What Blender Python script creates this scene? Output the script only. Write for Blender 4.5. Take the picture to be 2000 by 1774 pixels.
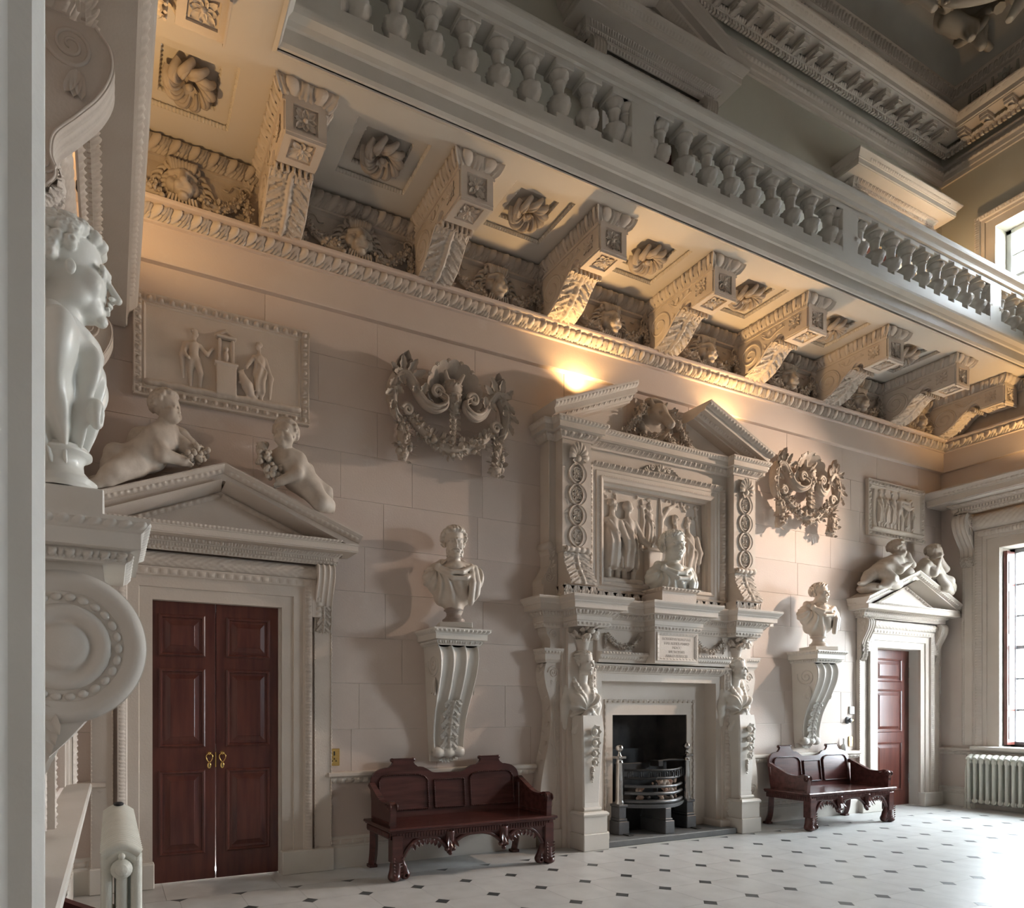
import bpy, math, random
import numpy as np
from mathutils import Matrix, Vector

for _o in list(bpy.data.objects):
    bpy.data.objects.remove(_o)
scene = bpy.context.scene
COL = scene.collection
PI = math.pi

# ------------------------------------------------------------------ camera
# room: X along the chimney wall (0..12.2), wall plane Y=0, room towards -Y, Z up
FPX, CXP, CYP, YAW = 1294.35, 829.7, 1387.6, 0.44233
CAM = np.array([0.318, -5.98, 1.475])
cam_data = bpy.data.cameras.new('camera')
cam = bpy.data.objects.new('camera', cam_data)
COL.objects.link(cam)
cam.location = CAM
cam.rotation_euler = (PI / 2, 0, -YAW)
cam_data.sensor_fit = 'HORIZONTAL'
cam_data.sensor_width = 36.0
cam_data.lens = FPX / 2000.0 * 36.0
cam_data.shift_x = (1000.0 - CXP) / 2000.0
cam_data.shift_y = (CYP - 887.0) / 2000.0
cam_data.clip_start = 0.02
cam_data.clip_end = 300
scene.camera = cam

# ------------------------------------------------------------------ sky, exposure
scene.view_settings.view_transform = 'Standard'
scene.view_settings.look = 'None'
scene.view_settings.gamma = 1.0
scene.view_settings.use_curve_mapping = False
scene.view_settings.exposure = -0.18
SKY = 85.0
world = bpy.data.worlds.new('overcast_sky')
scene.world = world
world.use_nodes = True
_bg = world.node_tree.nodes['Background']
_bg.inputs[0].default_value = (0.86, 0.93, 1.0, 1)
_bg.inputs[1].default_value = SKY

def lamp(name, kind, loc, energy, color, size=0.1, aim=None, angle=1.2, blend=0.6, **kw):
    d = bpy.data.lights.new(name, kind)
    d.energy = energy
    d.color = color
    if kind == 'SPOT':
        d.spot_size = angle
        d.spot_blend = blend
        d.shadow_soft_size = size
    elif kind == 'POINT':
        d.shadow_soft_size = size
    elif kind == 'AREA':
        d.shape = 'RECTANGLE'
        d.size, d.size_y = size
    o = bpy.data.objects.new(name, d)
    COL.objects.link(o)
    o.location = loc
    if aim is not None:
        v = Vector(aim) - Vector(loc)
        o.rotation_euler = v.to_track_quat('-Z', 'Y').to_euler()
    return o

# window list: (wall x, y0, y1, z0, z1) ; portals guide the daylight in
WIN_LOW = [(-2.29, -0.77, 0.94, 3.88), (-7.1, -5.1, 2.5, 3.95)]
WIN_UP = [(-2.45, -0.72, 7.55, 8.66)]
for (_a, _b, _c, _d) in WIN_LOW + WIN_UP:
    _l = lamp('daylight_portal', 'AREA', (12.45, (_a + _b) / 2, (_c + _d) / 2), 1, (1, 1, 1),
              size=(_d - _c, _b - _a), aim=(0, (_a + _b) / 2, (_c + _d) / 2))
    _l.data.cycles.is_portal = True

# ------------------------------------------------------------------ materials
MATS = {}

def mat(name, color, rough=0.6, metal=0.0, var=0.0, nscale=3.0, ncol=None, nmix=0.35, bump=0.0, bscale=40.0,
        stretch=(1, 1, 1), spec=0.35, dirt=None, dscale=1.2, dthr=(0.5, 0.75), ao=None):
    m = bpy.data.materials.new(name)
    m.use_nodes = True
    nt = m.node_tree
    b = nt.nodes['Principled BSDF']
    b.inputs['Roughness'].default_value = rough
    b.inputs['Metallic'].default_value = metal
    b.inputs['Specular IOR Level'].default_value = spec
    tc = nt.nodes.new('ShaderNodeNewGeometry')
    mp = nt.nodes.new('ShaderNodeMapping')
    mp.inputs['Scale'].default_value = stretch
    nt.links.new(tc.outputs['Position'], mp.inputs['Vector'])
    n = nt.nodes.new('ShaderNodeTexNoise')
    n.inputs['Scale'].default_value = nscale
    n.inputs['Detail'].default_value = 6
    nt.links.new(mp.outputs[0], n.inputs['Vector'])
    mix = nt.nodes.new('ShaderNodeMix')
    mix.data_type = 'RGBA'
    c = tuple(color) + (1,)
    c2 = tuple(ncol) + (1,) if ncol else tuple(x * 0.78 for x in color) + (1,)
    mix.inputs['A'].default_value = c
    mix.inputs['B'].default_value = c2
    ramp = nt.nodes.new('ShaderNodeMapRange')
    ramp.inputs['From Min'].default_value = 0.38
    ramp.inputs['From Max'].default_value = 0.68
    ramp.inputs['To Max'].default_value = nmix
    nt.links.new(n.outputs['Fac'], ramp.inputs['Value'])
    nt.links.new(ramp.outputs[0], mix.inputs['Factor'])
    out = mix.outputs['Result']
    if var > 0:
        oi = nt.nodes.new('ShaderNodeObjectInfo')
        hs = nt.nodes.new('ShaderNodeHueSaturation')
        mr = nt.nodes.new('ShaderNodeMapRange')
        mr.inputs['To Min'].default_value = 1 - var
        mr.inputs['To Max'].default_value = 1 + var
        nt.links.new(oi.outputs['Random'], mr.inputs['Value'])
        nt.links.new(mr.outputs[0], hs.inputs['Value'])
        nt.links.new(out, hs.inputs['Color'])
        out = hs.outputs[0]
    if dirt:
        n2 = nt.nodes.new('ShaderNodeTexNoise')
        n2.inputs['Scale'].default_value = dscale
        n2.inputs['Detail'].default_value = 8
        n2.inputs['Roughness'].default_value = 0.65
        nt.links.new(tc.outputs['Position'], n2.inputs['Vector'])
        r2 = nt.nodes.new('ShaderNodeMapRange')
        r2.inputs['From Min'].default_value = dthr[0]
        r2.inputs['From Max'].default_value = dthr[1]
        nt.links.new(n2.outputs['Fac'], r2.inputs['Value'])
        mx = nt.nodes.new('ShaderNodeMix')
        mx.data_type = 'RGBA'
        mx.inputs['B'].default_value = tuple(dirt) + (1,)
        nt.links.new(r2.outputs[0], mx.inputs['Factor'])
        nt.links.new(out, mx.inputs['A'])
        out = mx.outputs['Result']
    nt.links.new(out, b.inputs['Base Color'])
    if bump > 0:
        n3 = nt.nodes.new('ShaderNodeTexNoise')
        n3.inputs['Scale'].default_value = bscale
        n3.inputs['Detail'].default_value = 4
        nt.links.new(mp.outputs[0], n3.inputs['Vector'])
        bp = nt.nodes.new('ShaderNodeBump')
        bp.inputs['Strength'].default_value = bump
        bp.inputs['Distance'].default_value = 0.01
        nt.links.new(n3.outputs['Fac'], bp.inputs['Height'])
        nt.links.new(bp.outputs[0], b.inputs['Normal'])
    MATS[name] = m
    return m

ashlar = mat('ashlar_stone', (0.62, 0.535, 0.475), 0.72, var=0.05, nscale=0.9, ncol=(0.57, 0.475, 0.42), nmix=0.8, bump=0.12, bscale=55,
             dirt=(0.68, 0.63, 0.58), dscale=2.2, dthr=(0.6, 0.85))
mortar = mat('pale_mortar', (0.70, 0.66, 0.60), 0.9, nscale=9, bump=0.2)
stone = mat('carved_stone', (0.62, 0.555, 0.49), 0.66, nscale=2.5, ncol=(0.55, 0.48, 0.41), nmix=0.6, bump=0.12, bscale=70)
stonew = mat('white_painted_stone', (0.68, 0.645, 0.59), 0.55, nscale=3.0, ncol=(0.60, 0.56, 0.50), nmix=0.5, bump=0.06, bscale=60)
plaster = mat('upper_wall_plaster', (0.50, 0.475, 0.40), 0.75, nscale=0.8, ncol=(0.46, 0.42, 0.35), nmix=0.7, bump=0.08)
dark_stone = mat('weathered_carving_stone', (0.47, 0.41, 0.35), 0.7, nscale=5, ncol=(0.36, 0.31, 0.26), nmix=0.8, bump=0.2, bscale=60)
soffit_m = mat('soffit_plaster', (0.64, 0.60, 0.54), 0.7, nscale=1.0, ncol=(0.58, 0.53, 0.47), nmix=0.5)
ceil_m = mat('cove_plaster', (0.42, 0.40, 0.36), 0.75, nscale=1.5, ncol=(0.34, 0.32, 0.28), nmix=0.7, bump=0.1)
marble = mat('bust_marble', (0.66, 0.60, 0.53), 0.42, nscale=7, ncol=(0.50, 0.42, 0.34), nmix=0.5, spec=0.45, bump=0.04, bscale=60)
marble_w = mat('white_bust_marble', (0.74, 0.74, 0.69), 0.33, nscale=6, ncol=(0.62, 0.61, 0.55), nmix=0.45, spec=0.5)
putti_m = mat('putto_stone', (0.58, 0.52, 0.45), 0.6, nscale=9, ncol=(0.40, 0.34, 0.28), nmix=0.7, bump=0.1, bscale=50)
socle_m = mat('dark_socle_marble', (0.30, 0.25, 0.22), 0.4, nscale=12, ncol=(0.45, 0.38, 0.33), nmix=0.6)
mahog = mat('mahogany', (0.120, 0.036, 0.025), 0.28, nscale=2.2, ncol=(0.065, 0.017, 0.015), nmix=0.9, stretch=(9, 9, 1), spec=0.5, bump=0.03, bscale=8)
mahog_h = mat('mahogany_bench', (0.090, 0.030, 0.026), 0.24, nscale=2.2, ncol=(0.045, 0.016, 0.014), nmix=0.9, stretch=(1, 9, 9), spec=0.5)
brass = mat('polished_brass', (0.78, 0.55, 0.20), 0.22, metal=1.0, nscale=30, nmix=0.3)
iron = mat('cast_iron', (0.030, 0.030, 0.032), 0.5, metal=0.3, nscale=14, ncol=(0.06, 0.055, 0.05), bump=0.1)
iron_g = mat('grey_cast_iron', (0.13, 0.13, 0.135), 0.42, metal=0.5, nscale=14, ncol=(0.08, 0.08, 0.08), bump=0.08)
steel = mat('polished_steel', (0.52, 0.51, 0.50), 0.22, metal=1.0, nscale=20, nmix=0.3)
soot = mat('sooty_fireback', (0.035, 0.033, 0.033), 0.75, nscale=5, ncol=(0.075, 0.065, 0.06), nmix=0.9, bump=0.15)
slate = mat('slate_hearth', (0.15, 0.155, 0.155), 0.55, nscale=6, ncol=(0.10, 0.10, 0.10), nmix=0.6, bump=0.1)
paper = mat('crumpled_paper', (0.62, 0.55, 0.48), 0.85, nscale=8, ncol=(0.35, 0.18, 0.12), nmix=1.0, var=0.2)
coal = mat('coal', (0.02, 0.02, 0.02), 0.5, nscale=20)
radp = mat('radiator_enamel', (0.70, 0.70, 0.63), 0.38, nscale=9, ncol=(0.60, 0.60, 0.53), nmix=0.5, bump=0.15, bscale=90)
tile_l = mat('portland_flagstone', (0.60, 0.60, 0.585), 0.34, var=0.035, nscale=5, ncol=(0.47, 0.465, 0.45), nmix=0.6, bump=0.05, bscale=30,
             dirt=(0.40, 0.39, 0.37), dscale=3.5, dthr=(0.62, 0.9))
tile_b = mat('black_marble_tile', (0.055, 0.06, 0.062), 0.38, var=0.2, nscale=12, ncol=(0.09, 0.095, 0.095), nmix=0.7)
grout = mat('floor_joint', (0.20, 0.19, 0.175), 0.9, nscale=20)
white_p = mat('white_window_paint', (0.74, 0.76, 0.76), 0.4, nscale=5, nmix=0.2)
grey_p = mat('grey_sash_paint', (0.22, 0.225, 0.235), 0.4, nscale=5, nmix=0.2)
dark_m = mat('dark_opening', (0.03, 0.03, 0.03), 0.8)
switch_m = mat('white_plastic', (0.72, 0.72, 0.70), 0.4)
gravel_m = mat('added_ground_gravel', (0.24, 0.22, 0.19), 0.9, nscale=4, nmix=0.5)  # for the ground plane added outside the windows
letter_m = mat('incised_lettering', (0.52, 0.45, 0.40), 0.7)

glass = bpy.data.materials.new('window_glass')
glass.use_nodes = True
_n = glass.node_tree
_n.nodes.clear()
_o = _n.nodes.new('ShaderNodeOutputMaterial')
_t = _n.nodes.new('ShaderNodeBsdfTransparent')
_t.inputs[0].default_value = (0.95, 0.97, 0.97, 1)
_g = _n.nodes.new('ShaderNodeBsdfGlossy')
_g.inputs['Roughness'].default_value = 0.03
_x = _n.nodes.new('ShaderNodeMixShader')
_x.inputs[0].default_value = 0.06
_n.links.new(_t.outputs[0], _x.inputs[1])
_n.links.new(_g.outputs[0], _x.inputs[2])
_n.links.new(_x.outputs[0], _o.inputs[0])

# ------------------------------------------------------------------ object helpers

def link(o, parent=None):
    COL.objects.link(o)
    if parent is not None:
        o.parent = parent
    return o

def tag(o, label=None, cat=None, group=None, kind=None):
    if label: o['label'] = label
    if cat: o['category'] = cat
    if group: o['group'] = group
    if kind: o['kind'] = kind
    return o

def thing(name, label, cat, loc=(0, 0, 0), rotz=0.0, group=None):
    o = bpy.data.objects.new(name, None)
    COL.objects.link(o)
    o.location = loc
    o.rotation_euler = (0, 0, rotz)
    o.empty_display_size = 0.1
    return tag(o, label, cat, group)

def dup(root, loc, rotz=None, label=None, group=None, scale=None):
    r = root.copy()
    COL.objects.link(r)
    r.location = loc
    if rotz is not None: r.rotation_euler = (0, 0, rotz)
    if scale is not None: r.scale = scale
    if label: r['label'] = label
    if group: r['group'] = group
    for ch in list(root.children):
        c = ch.copy()
        COL.objects.link(c)
        c.parent = r
        for g in list(ch.children):
            d = g.copy()
            COL.objects.link(d)
            d.parent = c
    return r

def nrm(v):
    v = np.asarray(v, float)
    n = np.linalg.norm(v)
    return v / n if n > 1e-12 else v

class MB:
    """collects geometry for ONE mesh object"""
    def __init__(s):
        s.V = []; s.F = []; s.S = []; s.n = 0; s.T = None

    def add(s, v, faces, smooth=False):
        v = np.asarray(v, float).reshape(-1, 3)
        if s.T is not None:
            v = v @ s.T[:3, :3].T + s.T[:3, 3]
        if isinstance(faces, np.ndarray):
            s.F.append(faces + s.n)
            s.S.append(np.full(len(faces), smooth))
        else:
            for k in set(len(f) for f in faces):
                a = np.array([f for f in faces if len(f) == k], int)
                s.F.append(a + s.n)
                s.S.append(np.full(len(a), smooth))
        s.V.append(v)
        s.n += len(v)
        return s

    def at(s, loc=(0, 0, 0), rz=0, ry=0, rx=0, sc=1.0):
        sc3 = sc if hasattr(sc, '__len__') else (sc, sc, sc)
        M = Matrix.Translation(loc) @ Matrix.Rotation(rz, 4, 'Z') @ Matrix.Rotation(ry, 4, 'Y') @ Matrix.Rotation(rx, 4, 'X') @ Matrix.Diagonal((*sc3, 1))
        s.T = np.array(M)
        return s

    def axes(s, o, x, y, z):
        M = np.eye(4)
        M[:3, 0] = x; M[:3, 1] = y; M[:3, 2] = z; M[:3, 3] = o
        s.T = M
        return s

    def clear(s):
        s.T = None
        return s

    def box(s, x0, x1, y0, y1, z0, z1):
        v = [(x, y, z) for x in (x0, x1) for y in (y0, y1) for z in (z0, z1)]
        f = np.array([(0, 1, 3, 2), (4, 6, 7, 5), (0, 4, 5, 1), (2, 3, 7, 6), (0, 2, 6, 4), (1, 5, 7, 3)])
        return s.add(v, f)

    def bbox(s, x0, x1, y0, y1, z0, z1, b=0.01):
        """box with chamfered edges"""
        xs, ys, zs = (x0, x1), (y0, y1), (z0, z1)
        v = []
        for i in (0, 1):
            for j in (0, 1):
                for k in (0, 1):
                    x, y, z = xs[i], ys[j], zs[k]
                    dx, dy, dz = (b, -b)[i], (b, -b)[j], (b, -b)[k]
                    v += [(x, y + dy, z + dz), (x + dx, y, z + dz), (x + dx, y + dy, z)]
        I = lambda i, j, k, a: (i * 4 + j * 2 + k) * 3 + a
        f = []
        for i in (0, 1):
            f.append([I(i, 0, 0, 0), I(i, 0, 1, 0), I(i, 1, 1, 0), I(i, 1, 0, 0)])
            f.append([I(0, i, 0, 1), I(0, i, 1, 1), I(1, i, 1, 1), I(1, i, 0, 1)])
            f.append([I(0, 0, i, 2), I(0, 1, i, 2), I(1, 1, i, 2), I(1, 0, i, 2)])
        for p in (0, 1):
            for q in (0, 1):
                f.append([I(p, q, 0, 0), I(p, q, 1, 0), I(p, q, 1, 1), I(p, q, 0, 1)])
                f.append([I(p, 0, q, 0), I(p, 1, q, 0), I(p, 1, q, 2), I(p, 0, q, 2)])
                f.append([I(0, p, q, 1), I(1, p, q, 1), I(1, p, q, 2), I(0, p, q, 2)])
        t = [[I(i, j, k, 0), I(i, j, k, 1), I(i, j, k, 2)] for i in (0, 1) for j in (0, 1) for k in (0, 1)]
        return s.add(v, f + t)

    def grid(s, P, smooth=True, cu=False, cv=False):
        """P: (n,m,3) array of points"""
        P = np.asarray(P, float)
        n, m = P.shape[:2]
        i = np.arange(n if cu else n - 1)[:, None]
        j = np.arange(m if cv else m - 1)[None, :]
        a = i * m + j
        b = ((i + 1) % n) * m + j
        c = ((i + 1) % n) * m + (j + 1) % m
        d = i * m + (j + 1) % m
        return s.add(P.reshape(-1, 3), np.stack([a, b, c, d], -1).reshape(-1, 4), smooth)

    def poly(s, pts, smooth=False):
        return s.add(pts, [list(range(len(pts)))], smooth)

    def prism(s, pts2, o, ex, ey, ez, depth, smooth=False):
        """polygon (u,v) in plane ex,ey at o extruded by depth along ez"""
        o, ex, ey, ez = map(lambda a: np.asarray(a, float), (o, ex, ey, ez))
        p = np.asarray(pts2, float)
        a = o + p[:, :1] * ex + p[:, 1:2] * ey
        b = a + ez * depth
        n = len(p)
        s.add(a, [list(range(n))]); s.add(b, [list(range(n))[::-1]])
        return s.grid(np.stack([np.vstack([a, a[:1]]), np.vstack([b, b[:1]])]), smooth)

    def sweep(s, path, prof, N, closed=False, flip=False, caps=True, smooth=False):
        path = np.asarray(path, float); N = np.asarray(N, float)
        n = len(path)
        seg = np.roll(path, -1, 0) - path
        t = seg / np.maximum(np.linalg.norm(seg, axis=1, keepdims=True), 1e-9)
        q = np.cross(t, N)
        if flip: q = -q
        m = np.zeros_like(path)
        for i in range(n):
            if not closed and i == 0: m[i] = q[0]
            elif not closed and i == n - 1: m[i] = q[n - 2]
            else:
                a, b = q[i - 1], q[i]
                m[i] = (a + b) / max(1 + a @ b, 0.2)
        pr = np.asarray(prof, float)
        P = path[:, None, :] + pr[None, :, :1] * m[:, None, :] + pr[None, :, 1:2] * N
        s.grid(P, smooth, cu=closed)
        if caps and not closed:
            s.poly(P[0]); s.poly(P[-1][::-1])
        return s

    def tube(s, pts, rad, n=8, caps=True, smooth=True, flat=1.0, closed=False):
        pts = np.asarray(pts, float)
        k = len(pts)
        rad = np.broadcast_to(np.asarray(rad, float), (k,))
        if closed:
            t = np.roll(pts, -1, 0) - np.roll(pts, 1, 0)
        else:
            t = np.gradient(pts, axis=0)
        t /= np.maximum(np.linalg.norm(t, axis=1, keepdims=True), 1e-9)
        a = np.array([0, 0, 1.0]) if abs(t[0][2]) < 0.9 else np.array([1.0, 0, 0])
        u = np.zeros_like(pts)
        u0 = nrm(np.cross(t[0], a))
        for i in range(k):
            u0 = nrm(u0 - t[i] * (u0 @ t[i])); u[i] = u0
        w = np.cross(t, u)
        th = np.arange(n) / n * 2 * PI
        P = pts[:, None] + rad[:, None, None] * (np.cos(th)[None, :, None] * u[:, None] + flat * np.sin(th)[None, :, None] * w[:, None])
        s.grid(P, smooth, cu=closed, cv=True)
        if caps and not closed:
            s.poly(P[0][::-1]); s.poly(P[-1])
        return s

    def lathe(s, prof, c=(0, 0, 0), n=24, smooth=True, arc=None, rf=None, axis='z'):
        """prof [(r,z)]; rf(r,z,theta) may modulate the radius"""
        pr = np.asarray(prof, float)
        full = arc is None
        a0, a1 = (0, 2 * PI) if full else arc
        th = a0 + (a1 - a0) * (np.arange(n) / n if full else np.linspace(0, 1, n))
        r = np.repeat(pr[:, :1], len(th), 1); z = np.repeat(pr[:, 1:2], len(th), 1)
        if rf is not None: r = rf(r, z, np.repeat(th[None], len(pr), 0))
        x, y = r * np.cos(th), r * np.sin(th)
        if axis == 'z': P = np.stack([x, y, z], -1)
        elif axis == 'x': P = np.stack([z, x, y], -1)
        else: P = np.stack([x, z, y], -1)
        return s.grid(P + np.asarray(c, float), smooth, cv=full)

    def ball(s, c, r, n=8, m=6, rot=None):
        """ellipsoid"""
        r = np.broadcast_to(np.asarray(r, float), (3,))
        ph = np.linspace(0, PI, m + 1)[:, None]; th = (np.arange(n) / n * 2 * PI)[None]
        P = np.stack([np.sin(ph) * np.cos(th) * r[0], np.sin(ph) * np.sin(th) * r[1], np.cos(ph) * r[2] + 0 * th], -1)
        if rot is not None: P = P @ np.asarray(rot).T
        return s.grid(P + np.asarray(c, float), True, cv=True)

    def orn(s, a, b, out, up, h, d, unit, fn, amp, ns=14, nt=7, prof=None, m0=0.0, m1=0.0, back=True):
        """carved strip from a to b: height h along up, ovolo depth d along out, fn(s,t) relief of amplitude amp"""
        a, b, out, up = (np.asarray(q, float) for q in (a, b, out, up))
        L = np.linalg.norm(b - a); dr = (b - a) / L
        cnt = max(1, int(round(L / unit)))
        S = np.linspace(0, cnt, cnt * ns + 1); t = np.linspace(0, 1, nt + 1)
        ss, tt = np.meshgrid(S, t, indexing='ij')
        base = d * (np.sin(tt * PI / 2) if prof is None else prof(tt))
        o = base + amp * fn(ss % 1.0, tt)
        o[:, 0] = base[:, 0]; o[:, -1] = base[:, -1]
        pos = ss / cnt * L
        if m0 or m1:
            f = pos / L
            pos = pos + o * (-(1 - f) * m0 + f * m1)
        P = a + pos[..., None] * dr + (tt * h)[..., None] * up + o[..., None] * out
        s.grid(P, True)
        if back:
            n = len(S)
            top = P[:, -1] - out * o[:, -1:]
            s.grid(np.stack([P[:, -1], top], 1), False)
        return s

    def clampy(s, y):
        for v in s.V: v[:, 1] = np.minimum(v[:, 1], y)
        return s

    def obj(s, name, material, parent=None, loc=None):
        me = bpy.data.meshes.new(name)
        V = np.concatenate(s.V) if s.V else np.zeros((0, 3))
        me.vertices.add(len(V))
        me.vertices.foreach_set('co', V.astype(np.float32).ravel())
        if s.F:
            li = np.concatenate([f.ravel() for f in s.F]).astype(np.int32)
            sz = np.concatenate([np.full(len(f), f.shape[1]) for f in s.F]).astype(np.int32)
            st = np.concatenate([[0], np.cumsum(sz)[:-1]]).astype(np.int32)
            me.loops.add(len(li)); me.loops.foreach_set('vertex_index', li)
            me.polygons.add(len(sz)); me.polygons.foreach_set('loop_start', st); me.polygons.foreach_set('loop_total', sz)
            me.polygons.foreach_set('use_smooth', np.concatenate(s.S))
        me.update(calc_edges=True)
        me.validate()
        me.materials.append(material)
        o = bpy.data.objects.new(name, me)
        COL.objects.link(o)
        if parent is not None: o.parent = parent
        if loc is not None: o.location = loc
        return o

# ---- relief functions for carved strips: s in [0,1) along the unit, t in [0,1] from bottom to top
def f_egg(s, t):
    x = (s - 0.5) / 0.25; y = (t - 0.60) / 0.46
    r = np.sqrt(x * x + y * y)
    e = np.sqrt(np.clip(1 - r * r, 0, 1))
    husk = np.exp(-((np.sqrt((x / 1.0) ** 2 + (y) ** 2) - 1.42) / 0.17) ** 2) * 0.75
    e0 = np.minimum(s, 1 - s)
    dart = np.exp(-(e0 / (0.03 + 0.075 * t)) ** 2) * 0.7 * (t > 0.05)
    pit = -0.35 * np.exp(-((r - 1.16) / 0.1) ** 2)
    return np.maximum(np.maximum(e, husk), dart) + pit

def f_leaf(s, t):
    a = np.abs(s - 0.5) * 2
    lobe = np.cos(a * PI / 2) ** 0.6 * (0.4 + 0.6 * np.sin(t * PI))
    rib = 0.35 * np.abs(np.sin((t * 2.2 + a * 1.2) * PI)) * (1 - a)
    mid = np.exp(-(a / 0.12) ** 2) * 0.4
    return lobe * 0.7 + rib + mid - 0.5 * (a > 0.9)

def f_dart(s, t):
    a = np.abs(s - 0.5) * 2
    return np.clip(1.25 - a - 0.55 * t, 0, 1) * (0.3 + np.sin(t * PI)) * 0.8

def f_bead(s, t):
    x = (s - 0.36) / 0.3; y = (t - 0.5) / 0.5
    e = np.sqrt(np.clip(1 - x * x - y * y, 0, 1))
    x2 = (s - 0.83) / 0.07
    return np.maximum(e, np.sqrt(np.clip(1 - x2 * x2 - y * y, 0, 1)) * 0.8)

def f_guil(s, t):
    y = (t - 0.5) * 2
    c1 = np.abs(y - 0.62 * np.sin(s * 2 * PI)); c2 = np.abs(y + 0.62 * np.sin(s * 2 * PI))
    w = np.exp(-(c1 / 0.22) ** 2) + np.exp(-(c2 / 0.22) ** 2)
    x = (s % 0.5 - 0.25) / 0.11
    return np.clip(w, 0, 1) + np.sqrt(np.clip(1 - x * x - (y / 0.4) ** 2, 0, 1)) * 0.9

def f_scroll(s, t):
    x = (s - 0.5) * 2.4; y = (t - 0.5) * 2.4
    r = np.sqrt(x * x + y * y); th = np.arctan2(y, x)
    sp = np.cos(2 * PI * (r * 2.1) - th)
    return np.clip(sp, 0, 1) * (r < 1.15) * 0.9 + 0.5 * np.exp(-((t - 0.1) / 0.08) ** 2)

def f_flute(s, t):
    return -np.sqrt(np.clip(1 - ((s - 0.5) / 0.36) ** 2, 0, 1)) * ((t > 0.12) & (t < 0.88))

def flat1(t):
    return 0 * t

def linp(t):
    return t

def spiral(c, r0, r1, turns, a0, n=60, sgn=1, plane='xz'):
    k = np.linspace(0, 1, n)
    th = a0 + sgn * k * turns * 2 * PI
    r = r0 + (r1 - r0) * k ** 0.8
    u, v = c[0] + r * np.cos(th), c[1] + r * np.sin(th)
    return np.stack([u, v], 1)

def bez(pts, n=24):
    """Catmull-Rom through the points"""
    p = np.asarray(pts, float)
    q = np.vstack([2 * p[0] - p[1], p, 2 * p[-1] - p[-2]])
    out = []
    k = len(p) - 1
    for i in range(k):
        t = np.linspace(0, 1, max(2, n // k + 1))[:-1, None]
        a, b, c, d = q[i:i + 4]
        out.append(0.5 * ((2 * b) + (c - a) * t + (2 * a - 5 * b + 4 * c - d) * t ** 2 + (3 * b - a - 3 * c + d) * t ** 3))
    return np.vstack(out + [p[-1:]])

def pill(mb, c, r, seed=None):
    mb.ball(c, r, 7, 5)

ICO_V = None
def blob(mb, c, r, rng, sq=0.25):
    """small irregular fruit"""
    rr = r * (1 + sq * (rng.random(3) - 0.5) * 2)
    mb.ball(c, rr, 6, 4, rot=rotm(rng.random() * 6, rng.random() * 6))

def rotm(a, b, c=0):
    return np.array(Matrix.Rotation(a, 3, 'Z') @ Matrix.Rotation(b, 3, 'X') @ Matrix.Rotation(c, 3, 'Y'))

def leafblade(mb, o, d, n, L, W, cup=0.25, k=5, curl=0.3, lob=0.0):
    """pointed leaf from o along d, facing n"""
    d = nrm(d); n = nrm(np.asarray(n, float) - d * (np.asarray(n, float) @ d)); b = np.cross(d, n)
    u = np.linspace(0, 1, k + 1)[:, None]; v = np.array([-1, -0.5, 0, 0.5, 1])[None]
    w = W * np.sin(PI * np.clip(u * 0.92 + 0.08, 0, 1)) ** 0.75
    if lob: w = w * (1 - lob * (0.5 + 0.5 * np.cos(u * PI * 6)))
    h = cup * W * (np.abs(v) * 0.9 - 0.4) + curl * L * u ** 2
    P = np.asarray(o, float) + (u * L + 0 * v)[..., None] * d + (w * v)[..., None] * b + h[..., None] * n
    mb.grid(P, True)

def garland(mb, pts, rad, out, seed=0, dens=1.0, fr=0.5, leaves=True):
    """swag of fruit and leaves along pts with radii rad"""
    rng = np.random.default_rng(seed)
    pts = np.asarray(pts, float); out = nrm(out)
    rad = np.broadcast_to(np.asarray(rad, float), (len(pts),))
    mb.tube(pts, rad * 0.72, 7, caps=True)
    seg = np.linalg.norm(np.diff(pts, axis=0), axis=1)
    cum = np.concatenate([[0], np.cumsum(seg)])
    L = cum[-1]; p = 0
    t = np.gradient(pts, axis=0)
    while p < L:
        c = np.array([np.interp(p, cum, pts[:, k]) for k in range(3)])
        r = np.interp(p, cum, rad)
        tv = nrm(np.array([np.interp(p, cum, t[:, k]) for k in range(3)]))
        sd = np.cross(tv, out)
        for _ in range(int(5 * dens)):
            a = (rng.random() - 0.5) * PI * 1.05
            dirv = math.cos(a) * out + math.sin(a) * sd
            c2 = c + dirv * r * (0.65 + 0.25 * rng.random()) + tv * r * (rng.random() - 0.5)
            if leaves and rng.random() > fr:
                leafblade(mb, c2, tv * (rng.random() - 0.3) + sd * math.sin(a) * 1.2 + out * 0.2, dirv, r * 0.85, r * 0.3, k=4, lob=0.2)
            else:
                blob(mb, c2, r * (0.22 + 0.2 * rng.random()), rng)
        p += r * 0.62

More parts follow.
